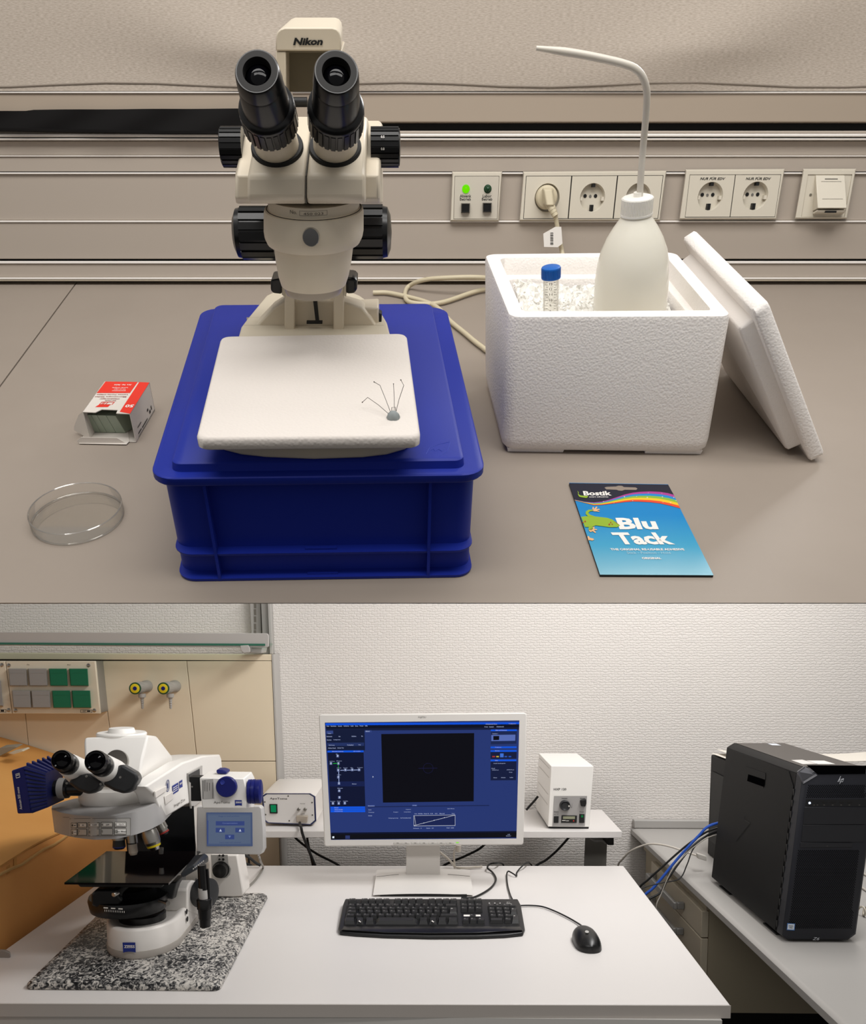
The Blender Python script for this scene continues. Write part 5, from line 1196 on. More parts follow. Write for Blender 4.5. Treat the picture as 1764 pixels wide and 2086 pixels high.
# gray front housing with push buttons
tops = [(105, 1647), (122, 1653), (150, 1658), (190, 1661.5), (235, 1660), (275, 1652), (305, 1641), (326, 1630)]
bots = [(111, 1695), (126, 1700), (152, 1706), (192, 1711), (237, 1709), (277, 1700), (308, 1689), (332, 1676)]
back = [(106, 1641), (125, 1634), (150, 1627), (185, 1623), (225, 1623), (265, 1622), (300, 1621), (322, 1619)]
YN = [1.965, 1.90, 1.845, 1.80, 1.79, 1.81, 1.85, 1.905]
def nint(L, u):
    for i in range(len(L)-1):
        if tops[i][0] <= u <= tops[i+1][0] or i == len(L)-2:
            t = (u-tops[i][0])/(tops[i+1][0]-tops[i][0]); a, b = L[i], L[i+1]
            return a+(b-a)*t if not hasattr(a, '__len__') else [a[k]+(b[k]-a[k])*t for k in range(len(a))]
def nose(u, v, d=0.0): return Q(u, v, nint(YN, u)-d)
us = [105+k*(326-105)/30 for k in range(31)]
rings = []
for u in us:
    tv, bv, bk_, Y = nint(tops, u)[1], nint(bots, u), nint(back, u), nint(YN, u)
    bq_ = Q(bv[0], bv[1], Y)
    yi = 2.03
    mid = [(nint(tops, u)[0]+bk_[0])/2, tv*0.45+bk_[1]*0.55+1.5]
    rings.append([bq_, Q(u, tv+2, Y-0.001), Q(u, tv, Y+0.004), Q(mid[0], mid[1], (Y+yi)/2), Q(bk_[0], bk_[1], yi), Vector((bq_.x*1.02, yi, bq_.z))])
m = MB(); m.loft(rings); ns_ = part('turret_cover', m, mat('housing_grey', '#a9a7a6', 0.42), mic, ang=40)
s6 = lambda X, Y, d=0.0: nose(X/3.15, 1460+Y/3.15, d)
def nrect(m, x0, y0, x1, y1, d, n=4):
    sk = lambda x: (x-405)*-0.012
    m.grid(lambda s, t: s6(x0+(x1-x0)*s, y0+(y1-y0)*t+sk(x0+(x1-x0)*s), d), n, 1)
m = MB(); nrect(m, 445, 655, 838, 768, 0.0012, 14); pan_ = part('button_panel', m, mat('button_panel_grey', '#b5b2ad', 0.45), ns_)
m = MB()
for a in ((445, 655, 838, 657), (445, 766, 838, 768), (403, 645, 445, 647)): nrect(m, *a, 0.0016, 12)
nrect(m, 836.5, 655, 838.5, 768, 0.0016, 1)
part('panel_groove', m, M_inkg, ns_)
def nq(x0, y0, x1, y1, d): return [s6(x0, y0, d), s6(x1, y0, d), s6(x1, y1, d), s6(x0, y1, d)]
for r_i, (y0, y1) in enumerate(((682, 713), (723, 762))):
    for c_i, (x0, x1) in enumerate(((457, 494), (500, 556), (566, 636), (649, 722), (735, 810))):
        dy = -c_i*1.5
        m = MB(); m.loft([nq(x0, y0+dy, x1, y1+dy, 0.001), nq(x0+1.5, y0+1.5+dy, x1-1.5, y1-1.5+dy, 0.0035)], cap=True); bt_ = part('push_button', m, mat('button_grey', '#bdbab4', 0.4), pan_)
        m = MB(); q = nq(x0, y0+dy, x1, y1+dy, 0.0025); 
        for a, b in ((0, 1), (1, 2), (2, 3), (3, 0)): m.tube([q[a], q[b]], 0.0006, 4, 0)
        m.text('%d' % (r_i*5+c_i+1), s6(x0+3, y1-9+dy, 0.0042), s6(x0+(10 if r_i*5+c_i < 9 else 17), y1-9+dy, 0.0042), s6(x0+3, y0+9+dy, 0.0042)); part('button_outline', m, M_inkg, bt_)
        if r_i == 0 or c_i in (0, 4):
            m = MB(); xa = x0+(14 if r_i*5+c_i < 9 else 22); m.poly(nq(xa, y0+8+dy, x1-4, y1-8+dy, 0.0040)); 
            wl = part('button_label', m, M_wink, bt_)
            t_ = {0: 'BF', 1: 'DIC', 2: 'DAPI', 3: 'GFP', 4: 'Cy 3', 5: 'Cy5', 9: 'no filter'}[r_i*5+c_i]
            ym = (y0+y1)/2+dy; xm = (xa+x1-4)/2; hw = 3.6*len(t_)
            if r_i*5+c_i in (0, 1, 5): hw = 7
            m = MB(); m.text(t_, s6(xm-hw, ym+5, 0.0045), s6(xm+hw, ym+5, 0.0045), s6(xm-hw, ym-4, 0.0045), bold=0.02); o_ = part('button_lettering', m, M_ink, pan_)
# objectives
def objv(u0, v0, u1, v1, Y, prof, mats_, lab):
    a, b = Q(u0, v0, Y), Q(u1, v1, Y); d = b-a; k_ = B.sc(u0, v0, Y); prev = None
    for (pf, mm, nm) in zip(prof, mats_, ('objective', 'objective_barrel', 'colour_ring', 'objective_tip')):
        m = MB(); m.lathe([(t*d.length, r_*k_) for t, r_ in pf], a, d, 26); o_ = part(nm, m, mm, mic if prev is None else prev, label=lab if prev is None else None)
        prev = prev or o_
objv(242, 1700, 243, 1732, 1.90, ([(0, 14), (0.3, 14), (0.32, 12.5)], [(0.32, 12), (0.72, 13)], [(0.72, 13), (0.8, 13)], [(0.8, 12), (0.9, 10), (0.92, 6)]), (M_steel, M_dgrey, mat('ring_blue', '#28357f', 0.4), M_blackg), 'dark objective with blue ring')
objv(268, 1700, 272, 1741, 1.90, ([(0, 11), (0.42, 11)], [(0.42, 9), (0.9, 9)], [(0.38, 11), (0.44, 11)], [(0.9, 8), (1, 7)]), (M_steel, mat('ivory', '#cdbfae', 0.5), M_dgrey, mat('ivory2', '#c2b4a2', 0.5)), 'ivory tipped objective')
objv(303, 1690, 316, 1731, 1.89, ([(0, 15), (0.25, 17), (0.6, 16.5)], [(0.6, 16), (0.78, 14)], [(0.74, 14.6), (0.84, 13.6)], [(0.84, 11), (1, 9)]), (M_steel, M_steel, M_yellow, M_chrome), 'steel objective with yellow ring')
objv(325, 1678, 337, 1700, 1.95, ([(0, 12), (0.5, 12)], [(0.5, 10), (0.8, 9.5)], [(0.72, 10.5), (0.85, 10)], [(0.85, 8), (1, 6)]), (M_steel, M_steel, mat('ring_red', '#b8413c', 0.4), M_dgrey), 'small steel objective with red ring')
m = MB(); m.lathe([(0, 0.006), (0.014, 0.005)], Q(328, 1727, 1.98), (0, 0, -1), 12); part('stage_clip', m, M_steel, mic)

# viewing head
k2 = B.sc(240, 1600, 1.93)
cflg = Q(238, 1607, 1.98)
m = MB(); m.lathe([(-0.030, 70*k2), (-0.024, 75*k2), (-0.004, 77*k2), (0.006, 76*k2), (0.012, 70*k2)], cflg, (0, 0, 1), 48); part('head_flange', m, M_whiteb, mic)
m = MB(); bt4 = [Q(172, 1578, 1.90), Q(284, 1590, 1.90), Q(354, 1561, 2.22), Q(255, 1561, 2.22)]
bt5 = [p+Vector((0, 0, 0.006)) for p in bt4]
tp4 = [Q(171, 1503, 1.95), Q(303, 1497, 1.95), Q(318, 1499, 2.10), Q(235, 1499, 2.10)]
md_ = [Q(170, 1512, 1.935), Q(300, 1540, 1.925), Q(351, 1541, 2.20), Q(250, 1541, 2.20)]
md_[1] = Q(293, 1540, 1.925)
m.loft([bt4, md_, tp4]); hd_ = part('tube_head', m, M_whiteb, mic, bevel=0.006, seg=3)
m = MB(); cdr = Q(248, 1497, 2.0); m.lathe([(-0.055, 16*k2), (-0.02, 38*k2), (-0.004, 50*k2), (0.003, 51*k2), (0.006, 49*k2), (0.006, 28*k2), (0.012, 26.5*k2), (0.016, 25*k2), (0.016, 1e-4)], cdr, (0, 0, 1), 44); part('photo_port', m, M_whiteb, hd_)
m = MB(); m.lathe([(-0.004, 24*k2), (0.004, 24*k2), (0.004, 16*k2)], Q(238, 1552, 1.915), (-0.1, -1, 0.25), 30); part('pivot_ring', m, M_steel, hd_)
# binocular
yb2 = 1.745
for lab, q in (('left', [(138, 1594), (150, 1584), (180, 1574), (209, 1597), (199, 1611), (182, 1618.5), (160, 1611)]), ('right', [(209, 1598), (228, 1572), (246, 1556), (279, 1575), (282, 1587), (271, 1609), (254, 1617.5), (232, 1611)])):
    m = MB(); m.loft([[Q(u, v, yb2) for u, v in q], [Q(u+8, v-1, yb2+0.10) for u, v in q]]); part('prism_cover', m, M_dgrey, mic, bevel=0.006, seg=3)
for (ue, ve, rE), (ui, vi, rI) in (((126, 1548.5, 20.5), (166, 1576, 27)), ((195, 1550.5, 22), (237, 1580, 29))):
    a, b = Q(ue, ve, 1.68), Q(ui, vi, 1.83); d = b-a; L = d.length; ka = B.sc(ue, ve, 1.68); kb = B.sc(ui, vi, 1.83)
    rr = lambda t, r_: (t*L, r_*(ka*(1-t)+kb*t))
    m = MB(); m.lathe([rr(0.33, rE*1.06), rr(0.36, rE*1.16), rr(0.80, rI), rr(1.15, rI*0.95)], a, d, 36); tb_ = part('eye_tube', m, M_whiteb, mic)
    m = MB(); m.lathe([rr(0.05, rE*0.5), rr(0.0, rE*0.8), rr(-0.03, rE*0.95), rr(0.02, rE*1.06), rr(0.07, rE*1.06), rr(0.085, rE*0.95), rr(0.14, rE*0.93), rr(0.155, rE*1.06), rr(0.26, rE*1.08), rr(0.275, rE*1.0), rr(0.36, rE*1.0)], a, d, 36); ep = part('eyepiece', m, M_blackg, mic)
    m = MB(); m.lathe([rr(-0.028, rE*0.86), rr(-0.022, rE*0.7), rr(0.0, rE*0.62), rr(-0.008, rE*0.4), rr(-0.014, rE*0.2), rr(-0.016, 0.005)], a, d, 32, cap=False); part('eye_lens', m, M_lens, ep)
    m = MB()
    for k in range(8):
        a_ = -0.9+k*0.17
    m.lathe([(0, 0.0026), (0.001, 0.0024)], Q(ue+10, ve+47, 1.735), (0.2, -1, 0.3), 10); m.lathe([(0, 0.0026), (0.001, 0.0024)], Q(ue+50, ve+33, 1.735), (0.2, -1, 0.3), 10)
    part('tube_screw', m, M_steel, tb_)
# camera with cooling fins on a black coupler
yc2 = 1.93; kc_ = B.sc(60, 1608, yc2)
m = MB(); a = Q(165, 1606, yc2); b = Q(86, 1605, yc2); d = b-a
m.lathe([(-0.02, 15*kc_), (0.30*d.length, 15.5*kc_), (0.32*d.length, 20*kc_), (0.5*d.length, 20*kc_), (0.52*d.length, 17*kc_), (1.0*d.length, 15*kc_), (1.12*d.length, 15*kc_)], a, d, 30); part('camera_coupler', m, M_blackg, mic)
m = MB(); m.lathe([(0.38*d.length, 20.8*kc_), (0.55*d.length, 20.8*kc_)], a, d, 30); part('coupler_ring', m, M_mgrey, mic)
fr_ = [(22, 1570), (30, 1563), (48, 1560), (55, 1561), (63, 1657), (38, 1659), (34, 1657)]
m = MB()
ca = [Q(22.5, 1570, yc2-0.07), Q(50, 1561, yc2-0.075), Q(65, 1657, yc2-0.075), Q(35, 1658, yc2-0.07)]
cbk = [p+Vector((0.0, 0.13, 0.0)) for p in ca]
ce_ = [Q(88, 1573, yc2-0.045), Q(100, 1600, yc2-0.05), Q(101, 1640, yc2-0.05), Q(82, 1652, yc2-0.05)]
m.loft([[ca[0], ca[1], cbk[1], cbk[0]], [ca[3], ca[2], cbk[2], cbk[3]]]); cam_ = part('camera', m, M_navy, mic, bevel=0.003, label='navy blue microscope camera with cooling fins')
L0 = [ca[1], ca[2], cbk[2], cbk[1]]; e1_ = Q(93, 1575, yc2-0.045); e2_ = Q(97, 1645, yc2-0.045)
L1 = [e1_, e2_, e2_+Vector((0, 0.09, 0)), e1_+Vector((0, 0.09, 0))]
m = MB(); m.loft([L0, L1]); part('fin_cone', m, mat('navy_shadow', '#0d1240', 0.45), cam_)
for k in range(11):
    t = (k+0.5)/11
    a0, a1 = L0[0]*(1-t)+L0[1]*t, L1[0]*(1-t)+L1[1]*t; w = Vector((0, -0.0018, 0)); h = Vector((0, 0, 0.0016))
    m = MB(); m.loft([[a0-h, a0+h, a0+h+w*2, a0-h+w*2], [a1-h*0.6, a1+h*0.6, a1+h*0.6+w*1.2, a1-h*0.6+w*1.2]]); part('cooling_fin', m, mat('navy_fin', '#11174c', 0.42, spec=0.25), cam_)
for k in range(5):
    t = (k+0.5)/5; a0 = L0[0]*(1-t)+L0[3]*t; a1 = L1[0]*(1-t)+L1[3]*t; w = Vector((0, 0.004, 0)); h = Vector((0, 0, 0.004))
    m = MB(); m.loft([[a0-w, a0+w, a0+w+h*1.5, a0-w+h*1.5], [a1-w, a1+w, a1+w+h, a1-w+h]]); part('cooling_fin', m, mat('navy_fin', '#11174c', 0.42, spec=0.25), cam_)
cfm = bil(ca[3], ca[2], ca[1], ca[0]); cF = lambda s, t: cfm(s, t)+Vector((0, -0.0016, 0))
m = MB(); m.text('Axiocam 503 mono', cF(0.42, 0.10), cF(0.42, 0.60), cF(0.24, 0.10), bold=0.01)
for q in ((0.30, 0.80, 0.33, 0.90), (0.57, 0.80, 0.60, 0.90), (0.30, 0.80, 0.60, 0.815), (0.30, 0.885, 0.60, 0.90), (0.35, 0.85, 0.55, 0.87)): m.poly([cF(q[0], q[1]), cF(q[2], q[1]), cF(q[2], q[3]), cF(q[0], q[3])])
part('camera_lettering', m, M_wink, cam_)

# structured light slider module
s7 = lambda X, Y: (370+X/6.083, 1540+Y/6.083)
yA0 = 1.90
ap = thing('slider_module', 'white slider module with round navy knobs plugged into the large microscope', 'slider module', B, Q(455, 1646, yA0))
fq7 = [s7(*p) for p in ((222, 272), (262, 270), (770, 280), (800, 390), (808, 540), (790, 648), (255, 650), (238, 500))]
bk7 = [s7(*p) for p in ((330, 190), (345, 190), (868, 195), (905, 270), (905, 520), (900, 640), (345, 640), (335, 500))]
m = MB(); m.loft([[Q(u, v, yA0) for u, v in fq7], [Q(u, v, yA0+0.10) for u, v in bk7]]); apb = part('module_body', m, M_whiteb, ap, bevel=0.002)
q = s7(565, 377); m = MB(); m.lathe([(0, 20.5*kc_), (0.010, 20.5*kc_), (0.012, 19*kc_)], Q(*q, yA0-0.0005), (0, -1, 0.05), 40); kb_ = part('round_knob', m, M_navy, ap)
q = s7(505, 330); m = MB(); m.lathe([(0, 4.5*kc_), (0.0008, 4.2*kc_), (0.0002, 3*kc_)], Q(*q, yA0-0.0125), (0, -1, 0.05), 18); part('knob_dimple', m, mat('navy_light', '#2d3a94', 0.3), kb_)
a, b = Q(*s7(800, 440), yA0+0.02), Q(*s7(985, 440), yA0+0.02); d = b-a; L = d.length
m = MB(); m.lathe([(0, 14*kc_), (L*0.16, 14*kc_), (L*0.17, 24*kc_), (L*0.36, 24.5*kc_), (L*0.38, 23*kc_), (L*0.42, 23*kc_), (L*0.44, 24.5*kc_), (L*0.62, 24.5*kc_), (L*0.64, 23*kc_), (L*0.70, 24*kc_), (L*0.97, 24*kc_), (L, 22.5*kc_)], a, d, 40); part('side_knob', m, M_navy, ap)
m = MB(); m.prism([Q(*s7(*p), yA0+0.05) for p in ((430, 172), (500, 172), (557, 190), (557, 225), (440, 222), (430, 200))], (0, 0.035, 0)); part('top_lever', m, M_navy, ap, bevel=0.002)
m = MB(); m.prism([Q(*s7(*p), yA0+0.03) for p in ((95, 262), (240, 262), (240, 560), (115, 560), (110, 330), (95, 325))], (0, 0.03, 0)); part('slider_tongue', m, M_black, ap, bevel=0.001)
m = MB(); m.lathe([(0, 0.0022), (0.001, 0.002)], Q(*s7(130, 380), yA0+0.0295), (0, -1, 0), 10); part('tongue_screw', m, M_steel, ap)
yl_ = yA0-0.0008
m = MB(); m.poly([Q(*s7(*p), yl_) for p in ((250, 300), (390, 285), (405, 528), (258, 536))]); tl_ = part('type_label', m, mat('label_silver', '#b5b2ae', 0.4), apb)
m = MB()
for x, y0, y1 in ((262, 310, 525), (285, 300, 430), (312, 330, 430), (342, 335, 430), (382, 330, 520)):
    y = y0
    while y < y1: m.poly([Q(*s7(x, y), yl_-0.0004), Q(*s7(x+7, y-0.5), yl_-0.0004), Q(*s7(x+7.4, y+9), yl_-0.0004), Q(*s7(x+0.4, y+9.5), yl_-0.0004)]); y += 14
part('label_print', m, M_ink, tl_)
m = MB(); m.text('ApoTome', Q(*s7(398, 597), yl_), Q(*s7(600, 597), yl_), Q(*s7(398, 560), yl_), bold=0.0); part('lettering', m, M_inkg, apb)
m = MB(); m.poly([Q(*s7(*p), yl_) for p in ((658, 546), (745, 548), (748, 616), (725, 612), (700, 611), (680, 613), (662, 617))]); lgp = part('emblem_plate', m, M_navyp, apb)
m = MB(); m.text('ZEISS', Q(*s7(668, 585), yl_-0.0004), Q(*s7(742, 585), yl_-0.0004), Q(*s7(668, 564), yl_-0.0004), bold=0.03); part('lettering', m, M_wink, lgp)

# touch panel on its own white foot
yT0 = 2.09
tpn = thing('touch_panel', 'grey framed touch display on a white foot beside the large microscope', 'display', B, B.z(462, 1822, zb_))
h7 = [s7(*p) for p in ((190, 640), (205, 628), (880, 622), (960, 622), (990, 650), (1012, 900), (1018, 1150), (985, 1215), (960, 1222), (205, 1212), (190, 1195), (186, 900))]
m = MB(); m.loft([[Q(u, v, yT0) for u, v in h7], [Q(u+4+(u-460)*0.02, v-3, yT0+0.045) for u, v in h7]]); hs = part('panel_housing', m, mat('panel_silver', '#c1bfbd', 0.38), tpn, bevel=0.004, seg=3)
scq = [s7(*p) for p in ((305, 700), (875, 700), (880, 1118), (312, 1118))]
S7 = lambda X, Y, d=0.0: Q(*s7(X, Y), yT0-0.001-d)
def r7(m, x0, y0, x1, y1, d): m.poly([S7(x0, y0, d), S7(x1, y0, d), S7(x1, y1, d), S7(x0, y1, d)])
m = MB(); m.poly([Q(u, v, yT0-0.001) for u, v in scq]); scn = part('screen', m, emis('panel_screen', '#56668c', 0.6), hs)
m = MB(); r7(m, 325, 720, 860, 1095, 0.0003); part('screen_field', m, emis('panel_field', '#64738f', 0.66), scn)
m = MB()
for a in ((423, 808, 778, 862), (422, 890, 535, 948), (665, 890, 778, 948), (538, 975, 652, 1032), (318, 800, 330, 1092)): r7(m, *a, 0.0006)
part('screen_button', m, emis('panel_btn', '#3f4f8b', 0.7), scn)
m = MB()
for x, y, s in ((482, 920, 1), (724, 920, 1)): m.poly([S7(x-16, y+16, .0009), S7(x+16, y+16, .0009), S7(x, y-16, .0009)])
part('screen_arrow', m, emis('panel_arrow', '#b9c3d8', 0.95), scn)
m = MB(); m.poly([S7(579, 988, .0009), S7(611, 988, .0009), S7(595, 1016, .0009)])
m.text('Compensation', S7(505, 842, .0009), S7(692, 842, .0009), S7(505, 826, .0009)); part('screen_mark', m, emis('panel_mark', '#6f7fae', 0.95), scn)
m = MB(); m.text('Stage in load position', S7(455, 760, .0009), S7(715, 757, .0009), S7(455, 740, .0009)); m.text('Leave stage well retracted', S7(468, 1082, .0009), S7(735, 1080, .0009), S7(468, 1064, .0009))
for a in ((330, 728, 858, 731), (330, 1088, 858, 1091), (856, 728, 859, 1091)): r7(m, *a, 0.0009)
part('screen_lettering', m, emis('panel_text', '#39486e', 0.95), scn)
fc = [s7(*p) for p in ((352, 1225), (690, 1225), (762, 1660), (764, 1725), (740, 1742), (640, 1752), (385, 1752), (360, 1500))]
yT1 = B.z(*s7(560, 1752), zb_).y
m = MB(); m.loft([[Q(u, v, yT1) for u, v in fc], [Q(u, v, yT1)+Vector((0.004, 0.07, 0)) for u, v in fc]]); ft_ = part('panel_foot', m, M_white, tpn, bevel=0.004)
m = MB(); m.prism([Q(*s7(*p), yT1-0.0008) for p in ((362, 1225), (570, 1225), (580, 1340), (612, 1400), (600, 1470), (560, 1510), (480, 1515), (410, 1480), (380, 1400))], (0, 0.0007, 0)); part('control_plate', m, mat('control_grey', '#a8a6a2', 0.4), ft_)
q = s7(487, 1408); kq_ = B.sc(450, 1770, yT1)
m = MB(); m.lathe([(0, 17.5*kq_), (0.004, 17*kq_), (0.004, 16.2*kq_), (0.010, 15*kq_), (0.018, 14*kq_), (0.019, 12.5*kq_)], Q(*q, yT1-0.001), (0, -1, 0.03), 34); part('brightness_knob', m, M_blackg, ft_)
m = MB()
for x, y, r_ in ((470, 1280, 2.2), (516, 1282, 2.7), (470, 1233, 2.2), (514, 1233, 2.7)): m.lathe([(0, r_*kq_), (0.002, r_*kq_*0.9)], Q(*s7(x, y), yT1-0.001), (0, -1, 0), 14)
part('foot_button', m, M_black, ft_, kind='stuff')
m = MB(); m.lathe([(0, 1.5*kq_), (0.002, 1.3*kq_), (0.0025, 0.5*kq_)], Q(*s7(394, 1402), yT1-0.0016), (0, -1, 0), 12); part('amber_lamp', m, emis('amber_led', '#ffb030', 1.6), ft_)

# ================================================================ small power supply on the side table
sA = lambda X, Y: (370+X/6.083, 1540+Y/6.083)
yv = B.z(590, 1683, ZT+0.001).y
ps = thing('power_supply', 'white power supply box with dark blue front rim left of the monitor', 'power supply', B, Q(590, 1683, yv))
fo = [sA(*p) for p in ((1000, 502), (1050, 468), (1588, 468), (1647, 505), (1660, 800), (1602, 850), (1068, 828), (1028, 798))]
bo_ = [sA(*p) for p in ((1215, 290), (1250, 258), (1750, 262), (1790, 290), (1800, 600), (1760, 640), (1240, 640), (1220, 600))]
yv2 = yv+0.24
def o8(e, Y, src=fo):
    cu = sum(p[0] for p in src)/8; cv = sum(p[1] for p in src)/8
    return [Q(cu+(u-cu)*(1-e), cv+(v-cv)*(1-e), Y) for u, v in src]
m = MB(); A8 = o8(-0.035, yv+0.012)
cA = sum(A8, Vector())/8
m.loft([A8, [p+Vector((0, 0.28, 0)) for p in A8]]); body = part('supply_case', m, M_white, ps)
for p in (-0.0, ): pass
m = MB(); m.loft([o8(-0.03, yv+0.0115), o8(-0.02, yv+0.001), o8(0.0, yv), o8(0.035, yv+0.0015)], cap=False); part('front_rim', m, mat('rim_navy', '#1a2350', 0.4), ps)
m = MB(); m.loft([o8(0.034, yv+0.0015), o8(0.034, yv+0.01)]); fp_ = part('front_plate', m, mat('front_plate', '#d9d6d3', 0.4), ps)
SA = lambda X, Y, d=0.0: Q(*sA(X, Y), yv+0.0012-d)
m = MB(); m.text('ApoTome', SA(1092, 545), SA(1308, 548), SA(1092, 515), bold=0.018); m.text('TRIGGER', SA(1466, 596), SA(1530, 596), SA(1466, 588)); m.text('SLIDER', SA(1476, 722), SA(1528, 722), SA(1476, 714)); part('lettering', m, M_ink, fp_)
m = MB(); m.prism([SA(*p) for p in ((1088, 595), (1187, 595), (1190, 710), (1095, 710))], (0, -0.004, 0)); swt = part('power_switch', m, M_black, fp_, bevel=0.001)
m = MB(); m.prism([SA(*p, 0.004) for p in ((1102, 607), (1170, 607), (1173, 695), (1108, 695))], (0, -0.003, 0)); part('lit_rocker', m, emis('rocker_green', '#0c7a4c', 0.9), swt, bevel=0.001, label='lit green rocker')
for x, y in ((1320, 497), (1030, 570), (1615, 577), (1040, 727), (1620, 732), (1333, 803)):
    m = MB(); m.lathe([(0, 0.0026), (0.001, 0.0022)], SA(x, y), (0, -1, 0), 12); part('screw', m, M_inkg, fp_)
for x in (1453, 1532):
    m = MB(); m.lathe([(0, 0.0055), (0.004, 0.0055), (0.005, 0.0045), (0.012, 0.0045), (0.012, 0.003), (0.006, 0.003), (0.006, 0.0012), (0.011, 0.0012)], SA(x, 660), (-0.05, -1, 0.1), 20); part('trigger_jack', m, M_steel, fp_)
m = MB(); m.prism([SA(*p) for p in ((1425, 730), (1568, 735), (1562, 815), (1428, 810))], (0, -0.014, 0)); cn = part('cable_connector', m, mat('connector_shell', '#b5aa9c', 0.35, metal=0.4), ps, bevel=0.002)
# black cables behind the desk
def cable(name, pts, r_, mm, lab, Ydef=None, group=None, cat='cable'):
    P3 = [Q(p[0], p[1], p[2] if len(p) > 2 else Ydef) for p in pts]
    m = MB(); m.tube(P3, r_, 8, 6); return single(name, m, mm, lab, cat, B, P3[0], group=group)
M_cab = mat('black_cable', '#111112', 0.45)
cable('data_cable', [(610.5, 1676, yv-0.018), (612, 1682, yv-0.045), (613.5, 1686, tq[0].y-0.014), (616, 1698, tq[0].y-0.014), (624, 1720, tq[0].y-0.012), (633, 1742, tq[0].y-0.01), (644, 1770, tq[0].y-0.008), (650, 1800, tq[0].y-0.005)], 0.0045, M_cab, 'thick black cable from the white power supply connector down behind the desk')
cable('mains_cable', [(596, 1698), (604, 1709), (625, 1726), (650, 1742), (687, 1761), (720, 1785)], 0.004, M_cab, 'black cable sloping right under the side table left of the monitor stand', yv+0.12)
cable('mains_cable', [(625, 1700), (627, 1715), (631, 1735), (637, 1761), (642, 1790)], 0.004, M_cab, 'black cable hanging almost upright under the white power supply', yv+0.1)
cable('mains_cable', [(992, 1716), (975, 1730), (945, 1745), (906, 1762), (880, 1785)], 0.004, M_cab, 'black cable sloping down leftwards behind the monitor stand', yv+0.12)
cable('mains_cable', [(1162, 1702), (1150, 1716), (1132, 1735), (1112, 1752), (1093, 1763), (1070, 1785)], 0.004, M_cab, 'black cable sloping under the side table below the lamp supply', yv+0.12)
yz = yv+0.2
cable('mains_cable', [(1096, 1622), (1088, 1632), (1078, 1643), (1072, 1650)], 0.004, M_cab, 'short black cable end behind the lamp supply on the side table', yz)
cable('microscope_cable', [(486, 1740), (505, 1745), (520, 1757), (531, 1763)], 0.0045, M_cab, 'black cable bending behind the touch panel foot', 2.62)
cable('microscope_cable', [(489, 1752), (500, 1759), (512, 1764), (520, 1775)], 0.0045, M_cab, 'lower black cable behind the touch panel foot', 2.65)
cable('microscope_cable', [(506, 1738), (507, 1755), (508, 1775)], 0.0035, M_cab, 'thin upright black cable behind the touch panel foot', 2.68)
zc_ = ZD+0.0055
m = MB(); m.tube([Q(527, 1742, 2.3), Q(531, 1755, 2.33)]+[B.z(u, v, zc_) for u, v in ((536, 1767), (531, 1778), (518, 1795), (506, 1806))], 0.003, 8, 6)
single('panel_cable', m, mat('grey_cable', '#86827c', 0.45), 'grey cable running from the touch panel down onto the desk', 'cable', B, B.z(518, 1795, ZD))

# ================================================================ lamp supply
s1_ = lambda X, Y: (1040+X/6.519, 1480+Y/6.519)
yh0 = B.z(1158, 1688, ZT+0.001).y
hx = thing('lamp_supply', 'tall white lamp supply unit with grey control panel right of the monitor', 'lamp supply', B, Q(1158, 1688, yh0))
ff_ = [s1_(*p) for p in ((497, 1330), (1045, 1335), (1103, 527), (540, 525))]
F4 = [Q(u, v, yh0) for u, v in ff_]
d_ = 0.30
B4 = [p+Vector((0, d_, 0)) for p in F4]
m = MB(); m.loft([F4, B4]); hb_ = part('case', m, M_whiteb, hx, bevel=0.0015)
H = lambda X, Y, d=0.0: Q(*s1_(X, Y), yh0-0.0008-d)
m = MB(); m.prism([Q(*s1_(*p), yh0+0.004) for p in ((505, 1332), (1040, 1337), (1035, 1358), (515, 1352))], (0, d_-0.03, 0)); part('plinth', m, M_black, hx)
m = MB(); m.prism([H(*p) for p in ((577, 922), (1015, 922), (985, 1325), (555, 1325))], (0, -0.001, 0)); hp_ = part('control_plate', m, mat('plate_grey', '#a29f9d', 0.4), hx)
def gr(m, x0, y0, x1, y1, d): m.poly([H(x0, y0, d), H(x1, y0, d), H(x1, y1, d), H(x0, y1, d)])
kh = B.sc(1150, 1640, yh0)
m = MB(); m.lathe([(0, 10.8*kh), (0.006, 10.8*kh), (0.014, 10.2*kh), (0.015, 9.2*kh), (0.009, 6*kh), (0.009, 1e-4)], H(718, 1045, 0.001), (0, -1, 0.05), 32); kn = part('intensity_knob', m, M_dgrey, hx)
m = MB(); m.sphere(H(780, 1058, 0.012), 2.3*kh, 12, 8); part('knob_pointer', m, M_wink, kn)
m = MB(); m.prism([H(*p, 0.001) for p in ((918, 975), (995, 955), (1000, 1010), (985, 1055), (930, 1052))], (0, -0.012, 0)); part('shutter_knob', m, M_black, hx, bevel=0.002)
for a in ((575, 1190, 637, 1277), (912, 1160, 980, 1277)):
    m = MB(); m.prism([H(a[0], a[1], .001), H(a[2], a[1], .001), H(a[2]-3, a[3], .001), H(a[0]-3, a[3], .001)], (0, -0.004, 0)); sw_ = part('rocker_switch', m, M_black, hx, bevel=0.001)
m = MB(); gr(m, 936, 1178, 965, 1208, .0062); part('green_lamp', m, emis('green_rocker2', '#1f7d46', 0.7), sw_)
m = MB(); m.prism([H(*p, .001) for p in ((677, 1180), (880, 1182), (876, 1277), (670, 1275))], (0, -0.003, 0)); dsp = part('hour_display', m, M_black, hx)
m = MB(); gr(m, 696, 1193, 855, 1228, .0042); part('display_window', m, mat('lcd_grey', '#8d8f76', 0.3), dsp)
m = MB(); gr(m, 684, 1244, 730, 1252, .0042); gr(m, 735, 1249, 775, 1255, .0042); part('display_print', m, M_wink, dsp)
